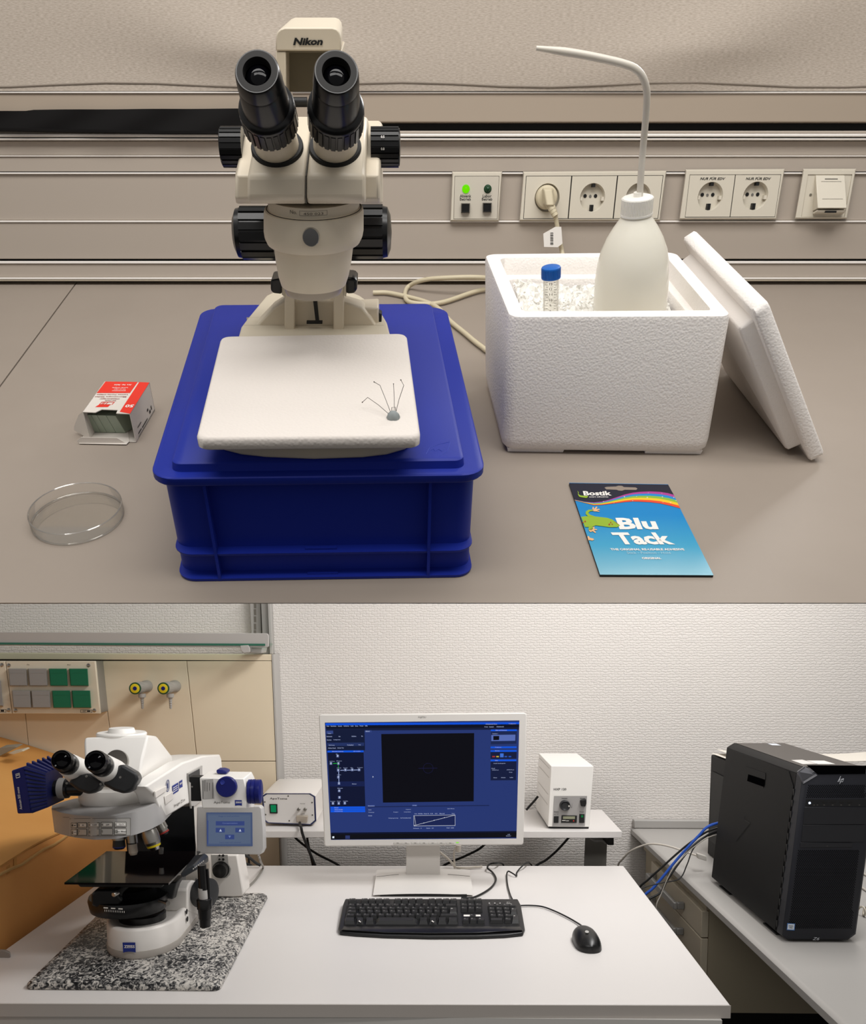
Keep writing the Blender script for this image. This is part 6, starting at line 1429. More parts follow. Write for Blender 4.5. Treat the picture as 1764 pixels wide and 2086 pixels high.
m = MB(); m.text('R', H(832, 1262, .0042), H(848, 1262, .0042), H(832, 1243, .0042), bold=0.03); part('red_mark', m, M_red, dsp)
m = MB(); m.text('HXP 120', H(573, 848), H(740, 848), H(573, 818), bold=0.015); part('lettering', m, M_ink, hb_)
m = MB()
for body, x0, x1, y0, y1 in (('Intensity', 678, 755, 947, 966), ('Shutter', 577, 640, 1122, 1138), ('Power', 918, 978, 1125, 1142), ('Shutter', 925, 990, 947, 964)): m.text(body, H(x0, y1, .0014), H(x1, y1, .0014), H(x0, y0, .0014))
gr(m, 577, 1146, 640, 1149, .0014); gr(m, 577, 1165, 600, 1170, .0014); gr(m, 612, 1164, 638, 1168, .0014)
for k in range(5): gr(m, 805+k*2.5, 1072-k*13, 814+k*1.5, 1080-k*14.5, .0014)
part('plate_print', m, M_ink, hp_)
xl = (F4[0].x+F4[3].x)/2
def SL(y, z):   # point on the left side
    t = (z-F4[0].z)/(F4[3].z-F4[0].z); return Vector((F4[0].x*(1-t)+F4[3].x*t-0.0006, yh0+y, z))
m = MB(); z0, z1 = F4[0].z, F4[3].z
for t in (0.93, 0.78, 0.50, 0.33):
    z = z0+(z1-z0)*t; m.poly([SL(0.03, z), SL(0.27, z), SL(0.27, z+0.0014), SL(0.03, z+0.0014)])
part('side_seam', m, mat('seam_grey', '#b1aba2', 0.6), hx)

# ================================================================ monitor
yM = 2.44
TILT = 0.03
pm = Q(860, 1590, yM); nm_ = Vector((0, -1, TILT)).normalized()
MP = lambda u, v, d=0.0: B.plane(u, v, pm+nm_*d, nm_)
mon = thing('monitor', 'white desktop monitor showing blue microscope software', 'monitor', B, B.z(862, 1800, ZD))
ob = [(661, 1724), (1066, 1720.5), (1073, 1452.5), (649.5, 1456)]
sb = [(674, 1711), (1052, 1708), (1058, 1467.5), (661.5, 1472)]
def rq(q, r_, d):
    f = bil(*[MP(u, v, d) for u, v in q]); Wd = 0.56; Hd = 0.36
    return [f(x/Wd, y/Hd) for x, y in rrect(0, Wd, 0, Hd, r_, 4)]
m = MB(); o1 = rq(ob, 0.006, 0.0); o2 = rq([(u+(862-u)*0.008, v+(1588-v)*0.012) for u, v in ob], 0.005, 0.003)
m.loft([[p-nm_*0.045+ (pm-p)*0.05 for p in o1], [p-nm_*0.03 for p in o1], o1, o2, rq(sb, 0.0008, 0.003), rq(sb, 0.0008, -0.002)], cap=False)
m.poly([p-nm_*0.045+(pm-p)*0.05 for p in o1]); part('bezel', m, mat('monitor_white', '#d6d2cd', 0.42), mon)
sm_ = lambda X, Y, d=0.0: MP(650+X/4.151, 1450+Y/4.151, -0.0018+d)
m = MB(); m.poly([MP(u, v, -0.0018) for u, v in sb]); scr = part('screen', m, emis('screen_blue', '#26366f', 1.0), mon)
# screen graphics: flat print on the lit panel; the picture's own skew comes with the pixel mapping
def skx(X, Y): return X+ (0)
GR = {}
def R_(col, x0, y0, x1, y1, d=0.0003, skew=True):
    k_ = 0.013*(y0-600) if False else 0
    GR.setdefault((col, d), []).append([sm_(x0, y0, d), sm_(x1, y0-(x1-x0)*0.006, d), sm_(x1, y1-(x1-x0)*0.006, d), sm_(x0, y1, d)])
def PG(col, pts, d=0.0006): GR.setdefault((col, d), []).append([sm_(x, y, d) for x, y in pts])
dk, mid, brt, tx = '#0b0f22', '#1a244c', '#0f54dc', '#aab4d2'
R_('#0d4fd8', 55, 97, 1694, 116); R_(dk, 58, 114, 1694, 142); R_('#141b38', 60, 140, 1690, 160)
PG('#121a36', [(60, 158), (384, 156), (388, 326), (66, 330)], 0.0004)
PG('#0f1530', [(72, 345), (376, 343), (391, 800), (96, 802)], 0.0004); PG('#16204a', [(88, 590), (382, 588), (384, 630), (90, 632)], 0.0005)
PG('#34457f', [(62, 160), (118, 159), (120, 186), (62, 187)], 0.0006); PG('#34457f', [(386, 157), (443, 156), (444, 173), (386, 174)], 0.0006)
R_('#22305f', 68, 262, 380, 290, 0.0006)
for a in ((70, 328, 376, 344), (96, 802, 388, 816), (97, 818, 389, 832), (98, 834, 390, 850), (1452, 150, 1672, 164), (1450, 294, 1670, 308), (1450, 325, 1670, 339), (1450, 405, 1668, 419)): R_(brt, *a, 0.0007)
PG('#0a0a12', [(525, 188), (1311, 180), (1307, 757), (540, 768)], 0.0006)
PG('#1b2750', [(1452, 165), (1672, 163), (1668, 270), (1452, 276)], 0.0004); PG('#141c3c', [(1450, 340), (1670, 338), (1668, 396), (1450, 398)], 0.0004); PG('#141c3c', [(1450, 420), (1668, 418), (1664, 578), (1450, 580)], 0.0004)
PG('#566bb0', [(1456, 196), (1660, 193), (1658, 245), (1456, 248)], 0.0006); PG('#0a0a12', [(1473, 205), (1523, 204), (1522, 238), (1473, 240)], 0.0009)
R_('#3e6ed0', 1530, 352, 1560, 385, 0.0006); R_('#b0342e', 1464, 374, 1488, 384, 0.0006); R_('#c8b23a', 1498, 374, 1520, 384, 0.0006); R_('#2c55b8', 1568, 374, 1590, 384, 0.0006); R_('#2c55b8', 1602, 374, 1624, 384, 0.0006)
PG('#1a2550', [(410, 800), (1438, 788), (1438, 796), (410, 808)], 0.0005); PG('#3b4d8c', [(410, 790), (470, 788), (470, 800), (410, 802)], 0.0007); PG('#3b4d8c', [(786, 786), (828, 785), (828, 797), (786, 798)], 0.0007)
PG('#1a2450', [(800, 876), (1150, 872), (1150, 962), (802, 966)], 0.0005)
PG('#0c1128', [(98, 1022), (1676, 1008), (1676, 1022), (99, 1036)], 0.0005); PG('#0b0c14', [(99, 1036), (1676, 1020), (1675, 1062), (100, 1080)], 0.0006)
PG('#2a3566', [(222, 1046), (260, 1046), (260, 1074), (222, 1075)], 0.0008)
def LN(col, x0, y0, x1, y1, w, d=0.0009):
    l = math.hypot(x1-x0, y1-y0); nx, ny = -(y1-y0)/l*w/2, (x1-x0)/l*w/2
    PG(col, [(x0+nx, y0+ny), (x1+nx, y1+ny), (x1-nx, y1-ny), (x0-nx, y0-ny)], d)
LN('#dfe4f2', 802, 962, 1148, 874, 2.2); LN('#dfe4f2', 800, 878, 1150, 872, 2); LN('#dfe4f2', 800, 876, 802, 968, 2); LN('#dfe4f2', 802, 966, 1150, 962, 2.4); LN('#dfe4f2', 806, 880, 818, 958, 2); LN('#dfe4f2', 1150, 872, 1150, 964, 2)
for x, y in ((886, 940), (973, 917), (1060, 895)): PG('#dfe4f2', [(x-4, y), (x, y-4), (x+4, y), (x, y+4)], 0.0011)
LN('#20204e', 840, 478, 1000, 476, 2.5)
for k in range(20):
    a0, a1 = 2*PI*k/20, 2*PI*(k+1)/20; LN('#1d1d48', 922+42*math.cos(a0), 477+42*math.sin(a0), 922+42*math.cos(a1), 477+42*math.sin(a1), 2)
LN('#16a030', 118, 437, 160, 436, 6); LN('#16a030', 162, 440, 163, 480, 4)
LN('#9fb0e0', 180, 495, 350, 491, 5, 0.0007); LN('#9fb0e0', 165, 500, 168, 605, 5, 0.0007)
for x, y in ((157, 374), (100, 437), (163, 437), (162, 494), (222, 492), (280, 491), (338, 491), (163, 553), (168, 606), (170, 668), (172, 724), (117, 775), (166, 775), (217, 773)):
    PG('#5a6894', [(x-11, y-11), (x+11, y-11), (x+11, y+11), (x-11, y+11)], 0.0009); PG('#b4bdd6', [(x-6, y-9), (x+6, y-9), (x+3, y+8), (x-3, y+8)], 0.0012)
PG('#dfe4f2', [(453, 543), (461, 552), (456, 553), (453, 558)], 0.0012)
PG('#dfe9f5', [(112, 1054), (128, 1052), (128, 1069), (112, 1069)], 0.001)
for k, (a, dd) in enumerate(GR.items()):
    m = MB()
    for pts in dd: m.poly(pts)
    part('screen_graphic', m, emis('scr'+a[0], a[0], 1.0), scr, recalc=False, flat=True)
m = MB()
def tt(body, x0, y, x1, h=10, d=0.0012): m.text(body, sm_(x0, y+h/2, d), sm_(x1, y+h/2-(x1-x0)*0.006, d), sm_(x0, y-h/2, d), bold=0.02)
for a in (('Datei', 64, 121, 86), ('Bearbeiten', 98, 121, 146), ('Ansicht', 158, 121, 194), ('Aufnahme', 206, 120, 254), ('Grafik', 266, 120, 292), ('Extras', 305, 120, 330), ('Fenster', 343, 119, 376), ('Hilfe', 388, 119, 410), ('Arbeitsbereich Zoom', 1408, 104, 1504), ('Konfiguration', 1604, 102, 1666), ('Design', 1398, 128, 1428), ('Standard', 1438, 127, 1476), ('Arbeitsbereich', 1500, 126, 1562),
          ('Proben', 74, 183, 102, 8), ('Reichweite', 64, 209, 110), ('Aus', 164, 208, 180), ('Aufnahme', 274, 207, 314), ('Ein', 358, 206, 370), ('Favoriten', 66, 238, 104), ('Konfigurieren', 122, 237, 180), ('Belichtung', 82, 283, 130), ('Fortlaufend', 238, 281, 290), ('Snap', 332, 280, 352), ('Aktives Kanal', 76, 307, 140), ('Automat. Test', 154, 305, 208), ('Mikroskop Steuerung', 110, 336, 204, 9), ('alles anzeigen', 290, 334, 350, 8),
          ('Filter', 142, 358, 158, 7), ('Axio 503 mono', 88, 418, 132, 7), ('Port', 148, 416, 192, 7), ('Lichtweg', 150, 475, 186, 7), ('Revolver', 206, 474, 242, 7), ('Filter', 266, 473, 286, 7), ('Lampe', 324, 472, 370, 7), ('Objektiv', 152, 534, 186, 7), ('Status', 278, 610, 316, 8), ('Blende', 156, 647, 200, 7), ('Kondensor', 96, 757, 138, 7), ('Fokus', 152, 756, 182, 7), ('Licht', 204, 755, 244, 7),
          ('Bild', 394, 165, 426), ('Kanal', 130, 811, 162, 8), ('Aktive Kanäle', 130, 827, 200, 8), ('Live Steuerung', 130, 842, 198, 8), ('Dimensionen', 414, 796, 468, 8), ('Anzeige', 790, 792, 824, 8), ('Zoom', 416, 829, 442, 8), ('Werkzeuge', 416, 851, 466, 8), ('Kanäle', 416, 879, 448, 8), ('Navigator', 628, 849, 670, 8), ('Anpassen', 732, 826, 776, 8), ('Interpolation', 718, 848, 776, 8), ('Sättigungsanzeige', 586, 900, 670, 8), ('Auf Schnellauswahl', 686, 898, 776, 8), ('Spline Modus', 1084, 820, 1144, 8),
          ('Auto   Min/Max   Bester Fit', 806, 862, 930, 8), ('0.00    0.01    Manuell', 940, 861, 1060, 8), ('Reset', 1122, 860, 1146, 8), ('Schwarz   0', 796, 985, 866, 8), ('Gamma   1.00', 906, 984, 968, 8), ('Weiß  16383', 1076, 982, 1140, 8), ('Bilder und Dokumente', 1492, 156, 1588, 9), ('Container 1', 1464, 185, 1512, 8), ('Projektoren', 1488, 301, 1540, 8), ('Mikroskop', 1488, 331, 1526, 8), ('Fokus', 1488, 412, 1512, 8), ('Anzahl Quellengeräte', 1474, 437, 1576, 9), ('Aktuell', 1456, 479, 1486, 8), ('-20000.00 µm', 1460, 493, 1518, 8), ('-20000.00 µm', 1584, 491, 1648, 8), ('Stop', 1606, 512, 1634, 8), ('Home', 1474, 557, 1504, 8), ('Arbeiten', 1538, 556, 1576, 8), ('Laden', 1612, 555, 1640, 8),
          ('14:20', 1592, 1037, 1614, 7), ('08.08.2017', 1580, 1050, 1622, 7)): tt(*a)
part('screen_lettering', m, emis('scr_text', '#9aa5c8', 1.0), scr, recalc=False, flat=True)
m = MB(); m.text('FUJITSU', MP(852, 1464, 0.0034), MP(867.5, 1463.8, 0.0034), MP(852, 1459.5, 0.0034), bold=0.0); part('lettering', m, M_ink, mon)
for x0 in (630, 700, 778, 852, 925, 998, 1074):
    m = MB(); q = [(x0, 1102), (x0+68, 1101), (x0+68, 1118), (x0, 1119)]
    m.loft([[MP(650+x/4.151, 1450+y/4.151, 0.0032) for x, y in q], [MP(650+x/4.151, 1450+y/4.151, 0.0048) for x, y in q]]); kb2 = part('menu_button', m, mat('button_white', '#c9c5bf', 0.4), mon, bevel=0.0006)
    m = MB(); m.poly([MP(650+x/4.151, 1450+y/4.151, 0.0050) for x, y in ((x0+25, 1108), (x0+44, 1108), (x0+44, 1112), (x0+25, 1112))]); part('button_mark', m, M_inkg, kb2)
m = MB(); m.poly([MP(650+x/4.151, 1450+y/4.151, 0.0036) for x, y in ((1158, 1102), (1178, 1101), (1184, 1106), (1176, 1111), (1158, 1111))]); part('power_lamp', m, emis('monitor_led', '#8fe04a', 1.0), mon)
yst = yM+0.05
m = MB(); m.prism([Q(u, v, yst) for u, v in ((828, 1700), (896, 1700), (896.5, 1790), (827, 1790))], (0, 0.025, 0)); part('neck', m, mat('neck_white', '#cbc6c0', 0.4), mon, bevel=0.001)
zM = ZD+0.012
bqm = [B.z(760, 1818, zM), B.z(964, 1818, zM), B.z(957, 1776, zM), B.z(768, 1776, zM)]
fb = bil(*bqm)
def mbase(s, t):
    p = fb(s, t); p.y -= 0.0; p.z = ZD+0.012+0.010*t-0.004*(2*s-1)**2+ (0.0)
    return p
m = MB(); rings = []
for i in range(13):
    s = i/12; p0_, p1_ = mbase(s, 0), mbase(s, 1); zbv = ZD+0.0035+0.0045*math.sin(PI*s)
    rings.append([Vector((p0_.x, p0_.y+0.004, zbv)), Vector((p0_.x, p0_.y-0.002, p0_.z-0.003)), p0_, p1_, Vector((p1_.x, p1_.y+0.004, ZD+0.001))])
m.loft(rings); part('stand_base', m, mat('base_white', '#d9d5d0', 0.4), mon, ang=30)
m = MB(); m.box(B.z(775, 1822, ZD).x, B.z(950, 1822, ZD).x, bqm[0].y+0.003, bqm[0].y+0.12, ZD+0.0006, ZD+0.0075); part('base_pad', m, M_black, mon)
zz = lambda t: ZD+0.0125+0.010*t
m = MB()
for (a, b) in (((767, 1786), (812, 1781)), ((912, 1781), (957, 1785))): m.tube([B.z(a[0], a[1], ZD+0.020), B.z(b[0], b[1], ZD+0.0215)], 0.0007, 4, 0)
part('base_seam', m, M_inkg, mon)
yw_ = yst+0.10
M_wc = mat('white_cable', '#c7c0b5', 0.45)
m = MB(); m.tube([Q(884, 1722, yw_), Q(895, 1735, yw_), Q(908, 1745, yw_), Q(920, 1757, yw_), B.z(928, 1766, ZD+.006), B.z(946, 1768, ZD+.006), B.z(966, 1766.5, ZD+.006), B.z(982, 1765.5, ZD+.006)], 0.0035, 8, 6); single('monitor_cable', m, M_wc, 'white cable curving from the monitor rear down to the desk', 'cable', B, B.z(928, 1766, ZD))
m = MB(); m.tube([Q(932, 1722, yw_+0.03), Q(926, 1732, yw_+0.03), Q(925, 1745, yw_+0.03), Q(926, 1769, yw_+0.03)], 0.003, 8, 6); m.lathe([(0, 0.008), (0.02, 0.007)], Q(934, 1722, yw_+0.03), (0, 0, -0.6), 12)
single('signal_cable', m, M_wc, 'white cable with plug hanging straight behind the monitor', 'cable', B, Q(926, 1769, yw_+0.03))

# ================================================================ keyboard
zK = ZD+0.020
s8 = lambda X, Y, z=zK: B.z(680+X/4.302, 1810+Y/4.302, z-0.0105*min(1.0, max(0.0, (Y-88)/300)))
kb = thing('keyboard', 'black full size keyboard on the white desk in front of the monitor', 'keyboard', B, B.z(880, 1865, ZD))
outer = [(100, 88), (1612, 90), (1638, 140), (1660, 270), (1672, 345), (1655, 385)]
fr8 = [(1655, 385), (1500, 402), (1250, 412), (850, 414), (450, 404), (200, 390), (55, 375)]
lf8 = [(40, 345), (55, 260), (80, 140)]
ol = outer+fr8[1:]+lf8
m = MB(); top8 = [s8(x, y) for x, y in ol]
ck = sum(top8, Vector())/len(top8)
m.loft([[Vector((ck.x+(p.x-ck.x)*1.004, ck.y+(p.y-ck.y)*1.01, ZD+0.001)) for p in top8], [Vector((ck.x+(p.x-ck.x)*1.004, ck.y+(p.y-ck.y)*1.008, ZD+0.005)) for p in top8], top8]); part('keyboard_case', m, mat('keyboard_black', '#161617', 0.38), kb, bevel=0.003, seg=3)
m = MB(); m.loft([[s8(x, y, zK+0.0003) for x, y in ((85, 330), (1640, 330), (1662, 372), (1250, 398), (850, 402), (450, 394), (60, 370))], [s8(x, y, zK+0.004) for x, y in ((95, 334), (1630, 334), (1648, 366), (1250, 388), (850, 391), (450, 385), (78, 362))]]); part('palm_edge', m, M_blackg, kb, bevel=0.002)
for q in ([(108, 150), (1085, 150), (1095, 325), (85, 325)], [(1110, 150), (1300, 150), (1304, 215), (1112, 215)], [(1345, 153), (1598, 153), (1632, 325), (1358, 325)], [(126, 104), (490, 104), (494, 142), (122, 142)], [(526, 104), (784, 104), (786, 142), (524, 142)], [(822, 104), (1080, 104), (1082, 142), (820, 142)], [(1104, 104), (1300, 104), (1302, 140), (1104, 140)], [(1122, 278), (1324, 278), (1328, 325), (1124, 325)]):
    m = MB(); m.poly([s8(x, y, zK+0.0002) for x, y in q]); part('key_well', m, M_black, kb)
keys = []
for a, b in ((132, 195), (240, 300), (304, 364), (368, 428), (431, 490), (530, 590), (593, 653), (656, 717), (720, 783), (827, 888), (892, 950), (954, 1014), (1018, 1078), (1108, 1165), (1170, 1230), (1235, 1298)): keys.append((a, 108, b, 134))
for k in range(13): keys.append((128+k*64.5, 156, 128+k*64.5+57, 179))
keys.append((970, 156, 1080, 179))
keys.append((119, 184, 196, 208))
for k in range(12): keys.append((218+k*65.5, 184, 218+k*65.5+58, 208))
keys.append((1010, 184, 1082, 238))
keys.append((113, 213, 200, 237))
for k in range(12): keys.append((226+k*65, 213, 226+k*65+57, 237))
keys.append((104, 243, 182, 267)); keys.append((192, 243, 240, 267))
for k in range(10): keys.append((254+k*66, 243, 254+k*66+58, 267))
keys.append((922, 243, 1084, 267))
for a, b in ((94, 184), (198, 260), (278, 350), (362, 732), (748, 822), (836, 902), (914, 986), (1000, 1086)): keys.append((a, 273, b, 316))
for y in ((154, 178), (184, 208)):
    for a, b in ((1113, 1170), (1175, 1234), (1239, 1298)): keys.append((a, y[0], b, y[1]))
keys.append((1188, 250, 1248, 274))
for a, b in ((1130, 1184), (1192, 1250), (1260, 1320)): keys.append((a, 280, b, 310))
for a, b in ((1350, 1407), (1413, 1471), (1477, 1536), (1541, 1592)): keys.append((a, 158, b, 182))
for j, y in enumerate((188, 218, 248)):
    for a, b in ((1356, 1412), (1420, 1477), (1485, 1542)): keys.append((a+j*6, y, b+j*6, y+25))
keys.append((1549, 188, 1604, 240)); keys.append((1562, 246, 1622, 308)); keys.append((1366, 280, 1486, 308)); keys.append((1496, 280, 1554, 308))
M_key = mat('key_black', '#1b1b1c', 0.42)
leg = MB()
for (x0, y0, x1, y1) in keys:
    e = 5; h = 0.0075
    lift = 9     # the key's top sits higher, so it is drawn from the row above
    lo = [s8(x, y, zK+0.0005) for x, y in ((x0, y1), (x1, y1), (x1, y0), (x0, y0))]
    c_ = sum(lo, Vector())/4
    hi = [Vector((c_.x+(p.x-c_.x)*0.80, c_.y+(p.y-c_.y)*0.78+0.001, c_.z+h)) for p in lo]
    m = MB(); m.loft([lo, hi]); part('key', m, M_key, kb, flat=True)
    f_ = bil(*hi)
    if x1-x0 < 100 and not (y0 == 273): leg.poly([f_(0.15, 0.62)+Vector((0, 0, .0003)), f_(0.42, 0.62)+Vector((0, 0, .0003)), f_(0.42, 0.85)+Vector((0, 0, .0003)), f_(0.15, 0.85)+Vector((0, 0, .0003))])
part('key_legends', leg, mat('legend_grey', '#8f8d8a', 0.5), kb, kind='stuff', recalc=False)
m = MB()
for x, y in ((226, 288), (866, 288)): m.poly([s8(x+dx, y+dy, zK+.0082) for dx, dy in ((-12, -4), (2, -9), (4, 0), (14, 2), (8, 8), (-2, 3))])
part('bright_legend', m, M_wink, kb, recalc=False)
m = MB(); m.poly([s8(x, y, zK+0.0045) for x, y in ((1137, 229), (1284, 229), (1287, 244), (1138, 244))]); part('white_sticker', m, M_wink, kb)
m = MB()
for x in (1362, 1410, 1456): m.poly([s8(x-5, 124, zK+.0008), s8(x+6, 124, zK+.0008), s8(x+6, 132, zK+.0008), s8(x-5, 132, zK+.0008)])
m.poly([s8(1512, 131, zK+.0008), s8(1556, 131, zK+.0008), s8(1556, 134, zK+.0008), s8(1512, 134, zK+.0008)])
m.text('C•', s8(1514, 127, zK+.0008), s8(1545, 127, zK+.0008), s8(1514, 116, zK+.0008)); part('status_print', m, mat('legend_pale', '#b5b3b0', 0.5), kb, recalc=False)
def desk_cable(name, pts, r_, mm, lab, z=ZD+0.0045):
    P3 = [Q(p[0], p[1], -p[2]) if len(p) > 2 and p[2] < 0 else B.z(p[0], p[1], p[2] if len(p) > 2 else z) for p in pts]
    m = MB(); m.tube(P3, r_, 8, 6); return single(name, m, mm, lab, 'cable', B, P3[len(P3)//2])
desk_cable('keyboard_cable', [(940, 1829, ZD+.008), (963, 1828.5), (988, 1817), (1004, 1804), (1010, 1790), (1003, 1777), (993, 1768, ZD+.012), (998, 1760, ZD+.014), (1013, 1758, ZD+.018), (1024, 1760, -2.74), (1030, 1775, -2.76)], 0.0028, M_cab, 'black cable looping from the keyboard back past the monitor stand')
desk_cable('keyboard_cable', [(1043, 1831, ZD+.008), (1039, 1822), (1034, 1804), (1032, 1784), (1035, 1775, ZD+.01), (1044, 1779, ZD+.01), (1052, 1784), (1052.5, 1778), (1060, 1768, ZD+.01), (1072, 1758, ZD+.018), (1080, 1759, -2.74), (1088, 1772, -2.76)], 0.0022, M_cab, 'thin black kinked cable behind the right end of the keyboard')
desk_cable('mouse_cable', [(1056, 1845, ZD+.006), (1080, 1844.5), (1105, 1847), (1130, 1856), (1155, 1868), (1176, 1880), (1189, 1889, ZD+.008)], 0.0021, M_cab, 'thin black cable curving from the keyboard to the mouse')
# mouse
ms = thing('mouse', 'black computer mouse on the white desk right of the keyboard', 'mouse', B, B.z(1195, 1915, ZD))
ya_, yb_ = B.z(1195, 1943, ZD).y, B.z(1190, 1889, ZD+0.02).y
xc_ = B.z(1195, 1915, ZD+0.01).x; wx = B.sc(1195, 1915, (ya_+yb_)/2)*27.5
def mouse_ring(t):
    y = ya_+(yb_-ya_)*t; w = wx*((1-abs(2*t-1)**3.2*0.985)**0.45)*(1.0-0.08*t); h = 0.036*(math.sin(PI*min(0.985, max(0.015, 0.06+0.80*t)))**0.55)
    pts = []
    for k in range(17):
        a = PI*k/16; pts.append((xc_-0.002*t+math.cos(a)*w, y, ZD+0.001+h*math.sin(a)**0.75*(1.0)))
    return pts
m = MB(); m.loft([mouse_ring(t) for t in (0.0, 0.02, 0.06, 0.12, 0.2, 0.3, 0.42, 0.55, 0.68, 0.8, 0.9, 0.96, 1.0)]); part('mouse_shell', m, mat('mouse_black', '#121213', 0.33), ms, ang=60)
m = MB(); p = B.z(1195.5, 1898.5, ZD+0.036)
m.lathe([(0, 0.0045), (0.0006, 0.0043)], p+Vector((0, 0, 0.0004)), (0, -0.35, 1), 18); part('round_logo', m, M_lgrey, ms)
m = MB(); m.lathe([(0, 0.003), (0.014, 0.0025)], B.z(1191, 1892, ZD+0.014), (0, 1, -0.1), 10); part('cable_collar', m, M_blackg, ms)
m = MB()
for sgn in (): m.tube([(xc_+sgn*wx*0.88, ya_+(yb_-ya_)*t, ZD+0.017+0.003*math.sin(t*3)) for t in (0.25, 0.45, 0.65, 0.8)], 0.0014, 5, 3)

# ================================================================ computer tower
s2_ = lambda X, Y: (1420+X/4.346, 1480+Y/4.346)
zT = ZD+0.004
yTf = B.z(1650, 1917, zT).y
yTb = B.z(1436, 1793, zT).y+0.0
tw = thing('computer_tower', 'black computer tower with perforated front standing on the grey bench', 'computer', B, B.z(1600, 1860, ZD))
def tF(X, Y, d=0.0): return Q(*s2_(X, Y), yTf-d)
lf = [tF(760, 1835), tF(895, 470)]          # left edge bottom, top
M_tw = mat('tower_black', '#0c0c0d', 0.5, spec=0.15); M_tf = mat('tower_front', '#25262c', 0.45, spec=0.3); M_td = mat('tower_top', '#3a342f', 0.42)
xlB, xlT = Q(1594, 1890, yTf).x, Q(1636, 1596, yTf).x
zTop = Q(1664, 1580, yTf).z; zTb = Q(1470, 1505, yTb).z
zTop = (zTop+zTb)/2
wd_ = 0.17
def shx(x, z): return x+(xlT-xlB)*(z-zT)/(zTop-zT)
def tring(y, e=0.0, c1=0.02, xo=0.0):
    xl_, xr_ = xlB+e+xo, xlB+wd_-e
    pts = [(xl_+0.013, zT+e), (xr_-0.016, zT+e), (xr_, zT+0.014+e), (xr_, zTop-c1-e), (xr_-c1*0.6, zTop-e), (xl_+c1*0.9, zTop-e), (xl_, zTop-c1*0.6-e), (xl_, zT+0.010+e)]
    return [Vector((shx(x, z), y, z)) for x, z in pts]
m = MB(); m.loft([tring(yTf+0.035), tring(yTb)]); case = part('case', m, M_tw, tw, bevel=0.0012)
m = MB(); m.loft([tring(yTf+0.0345), tring(yTf+0.006, 0.001, 0.03), tring(yTf, 0.007, 0.034)]); frt = part('front_bezel', m, M_tf, tw, bevel=0.001)
# side cover, proud of the case
zz0, zz1 = zT+0.012, zTop-0.014
def sdp(y, z, d=0.0015): return Vector((shx(xlB, z)-d, y, z))
m = MB(); q = [sdp(yTf+0.04, zz0), sdp(yTb-0.004, zz0), sdp(yTb-0.004, zz1), sdp(yTf+0.075, zz1), sdp(yTf+0.04, zz1-0.03)]
m.prism(q, (0.0012, 0, 0)); sc_p = part('side_cover', m, M_tw, tw, bevel=0.0006)
ns2 = Vector((-(1), 0, (xlT-xlB)/(zTop-zT))).normalized(); p_s = sdp(yTf, zT, 0.0024)
sP = lambda X, Y, d=0.0: B.plane(*s2_(X, Y), p_s+ns2*d, ns2)
m = MB(); m.prism([sP(*p) for p in ((428, 350), (605, 412), (603, 470), (585, 545), (432, 480))], (0.0006, 0, 0)); part('latch_plate', m, M_tw, sc_p)
m = MB(); m.poly([sP(*p, 0.0006) for p in ((452, 422), (598, 470), (590, 535), (442, 482))]); part('latch_recess', m, M_void, sc_p)
m = MB()
for a, b in (((420, 795), (420, 828)), ((420, 828), (468, 857)), ((468, 857), (342, 1015))): m.tube([sP(*a, 0.0004), sP(*b, 0.0004)], 0.0006, 4, 0)
part('embossed_mark', m, M_black, sc_p)
m = MB(); yy2 = lambda X, Y: tF(X, Y, 0.0012)
m.poly([yy2(*p) for p in ((968, 342), (1500, 346), (1490, 420), (1068, 424))]); part('handle_recess', m, M_void, frt)
m = MB(); m.prism([tF(890, 400, 0.001), tF(955, 352, -0.02), tF(1066, 432, 0.001), tF(940, 508, 0.001)], (0, 0.004, 0)); part('corner_facet', m, mat('facet_grey', '#4b4b50', 0.35), frt)
m = MB()
def frq(m, pts, d=0.0012): m.poly([tF(x, y, d) for x, y in pts])
frq(m, ((968, 645), (1530, 648), (1524, 708), (955, 705))); part('port_strip', m, mat('port_black', '#0e0f12', 0.35), frt)
for q in (((950, 712), (1500, 714), (1490, 864), (936, 864)), ((934, 870), (1484, 870), (1470, 1020), (920, 1020)), ((916, 1026), (1376, 1030), (1372, 1066), (910, 1070))):
    m = MB(); m.prism([tF(x, y, 0.0012) for x, y in q], (0, -0.0012, 0)); part('drive_bay', m, mat('bay_black', '#191a1f', 0.42), frt, bevel=0.0005)
m = MB(); m.lathe([(0, 0.0028), (0.0012, 0.0024)], tF(996, 677, 0.0014), (0, -1, 0), 14); part('power_lamp', m, emis('tower_led', '#dfe9ff', 1.5), frt)
m = MB()
for x in (1130, 1203, 1277, 1352): frq(m, ((x-25, 668), (x+25, 669), (x+24, 682), (x-26, 681)), 0.0016)
frq(m, ((1062, 672), (1076, 672), (1076, 682), (1062, 682)), 0.0016); part('port_opening', m, M_black, frt, kind='stuff')
m = MB()
for x in (1035, 1065, 1125, 1200, 1275, 1348, 1437): frq(m, ((x-7, 692), (x+7, 692), (x+7, 697), (x-7, 697)), 0.0018)
frq(m, ((1145, 1057), (1160, 1057), (1160, 1060), (1145, 1060)), 0.0030); part('port_print', m, M_inkg, frt)
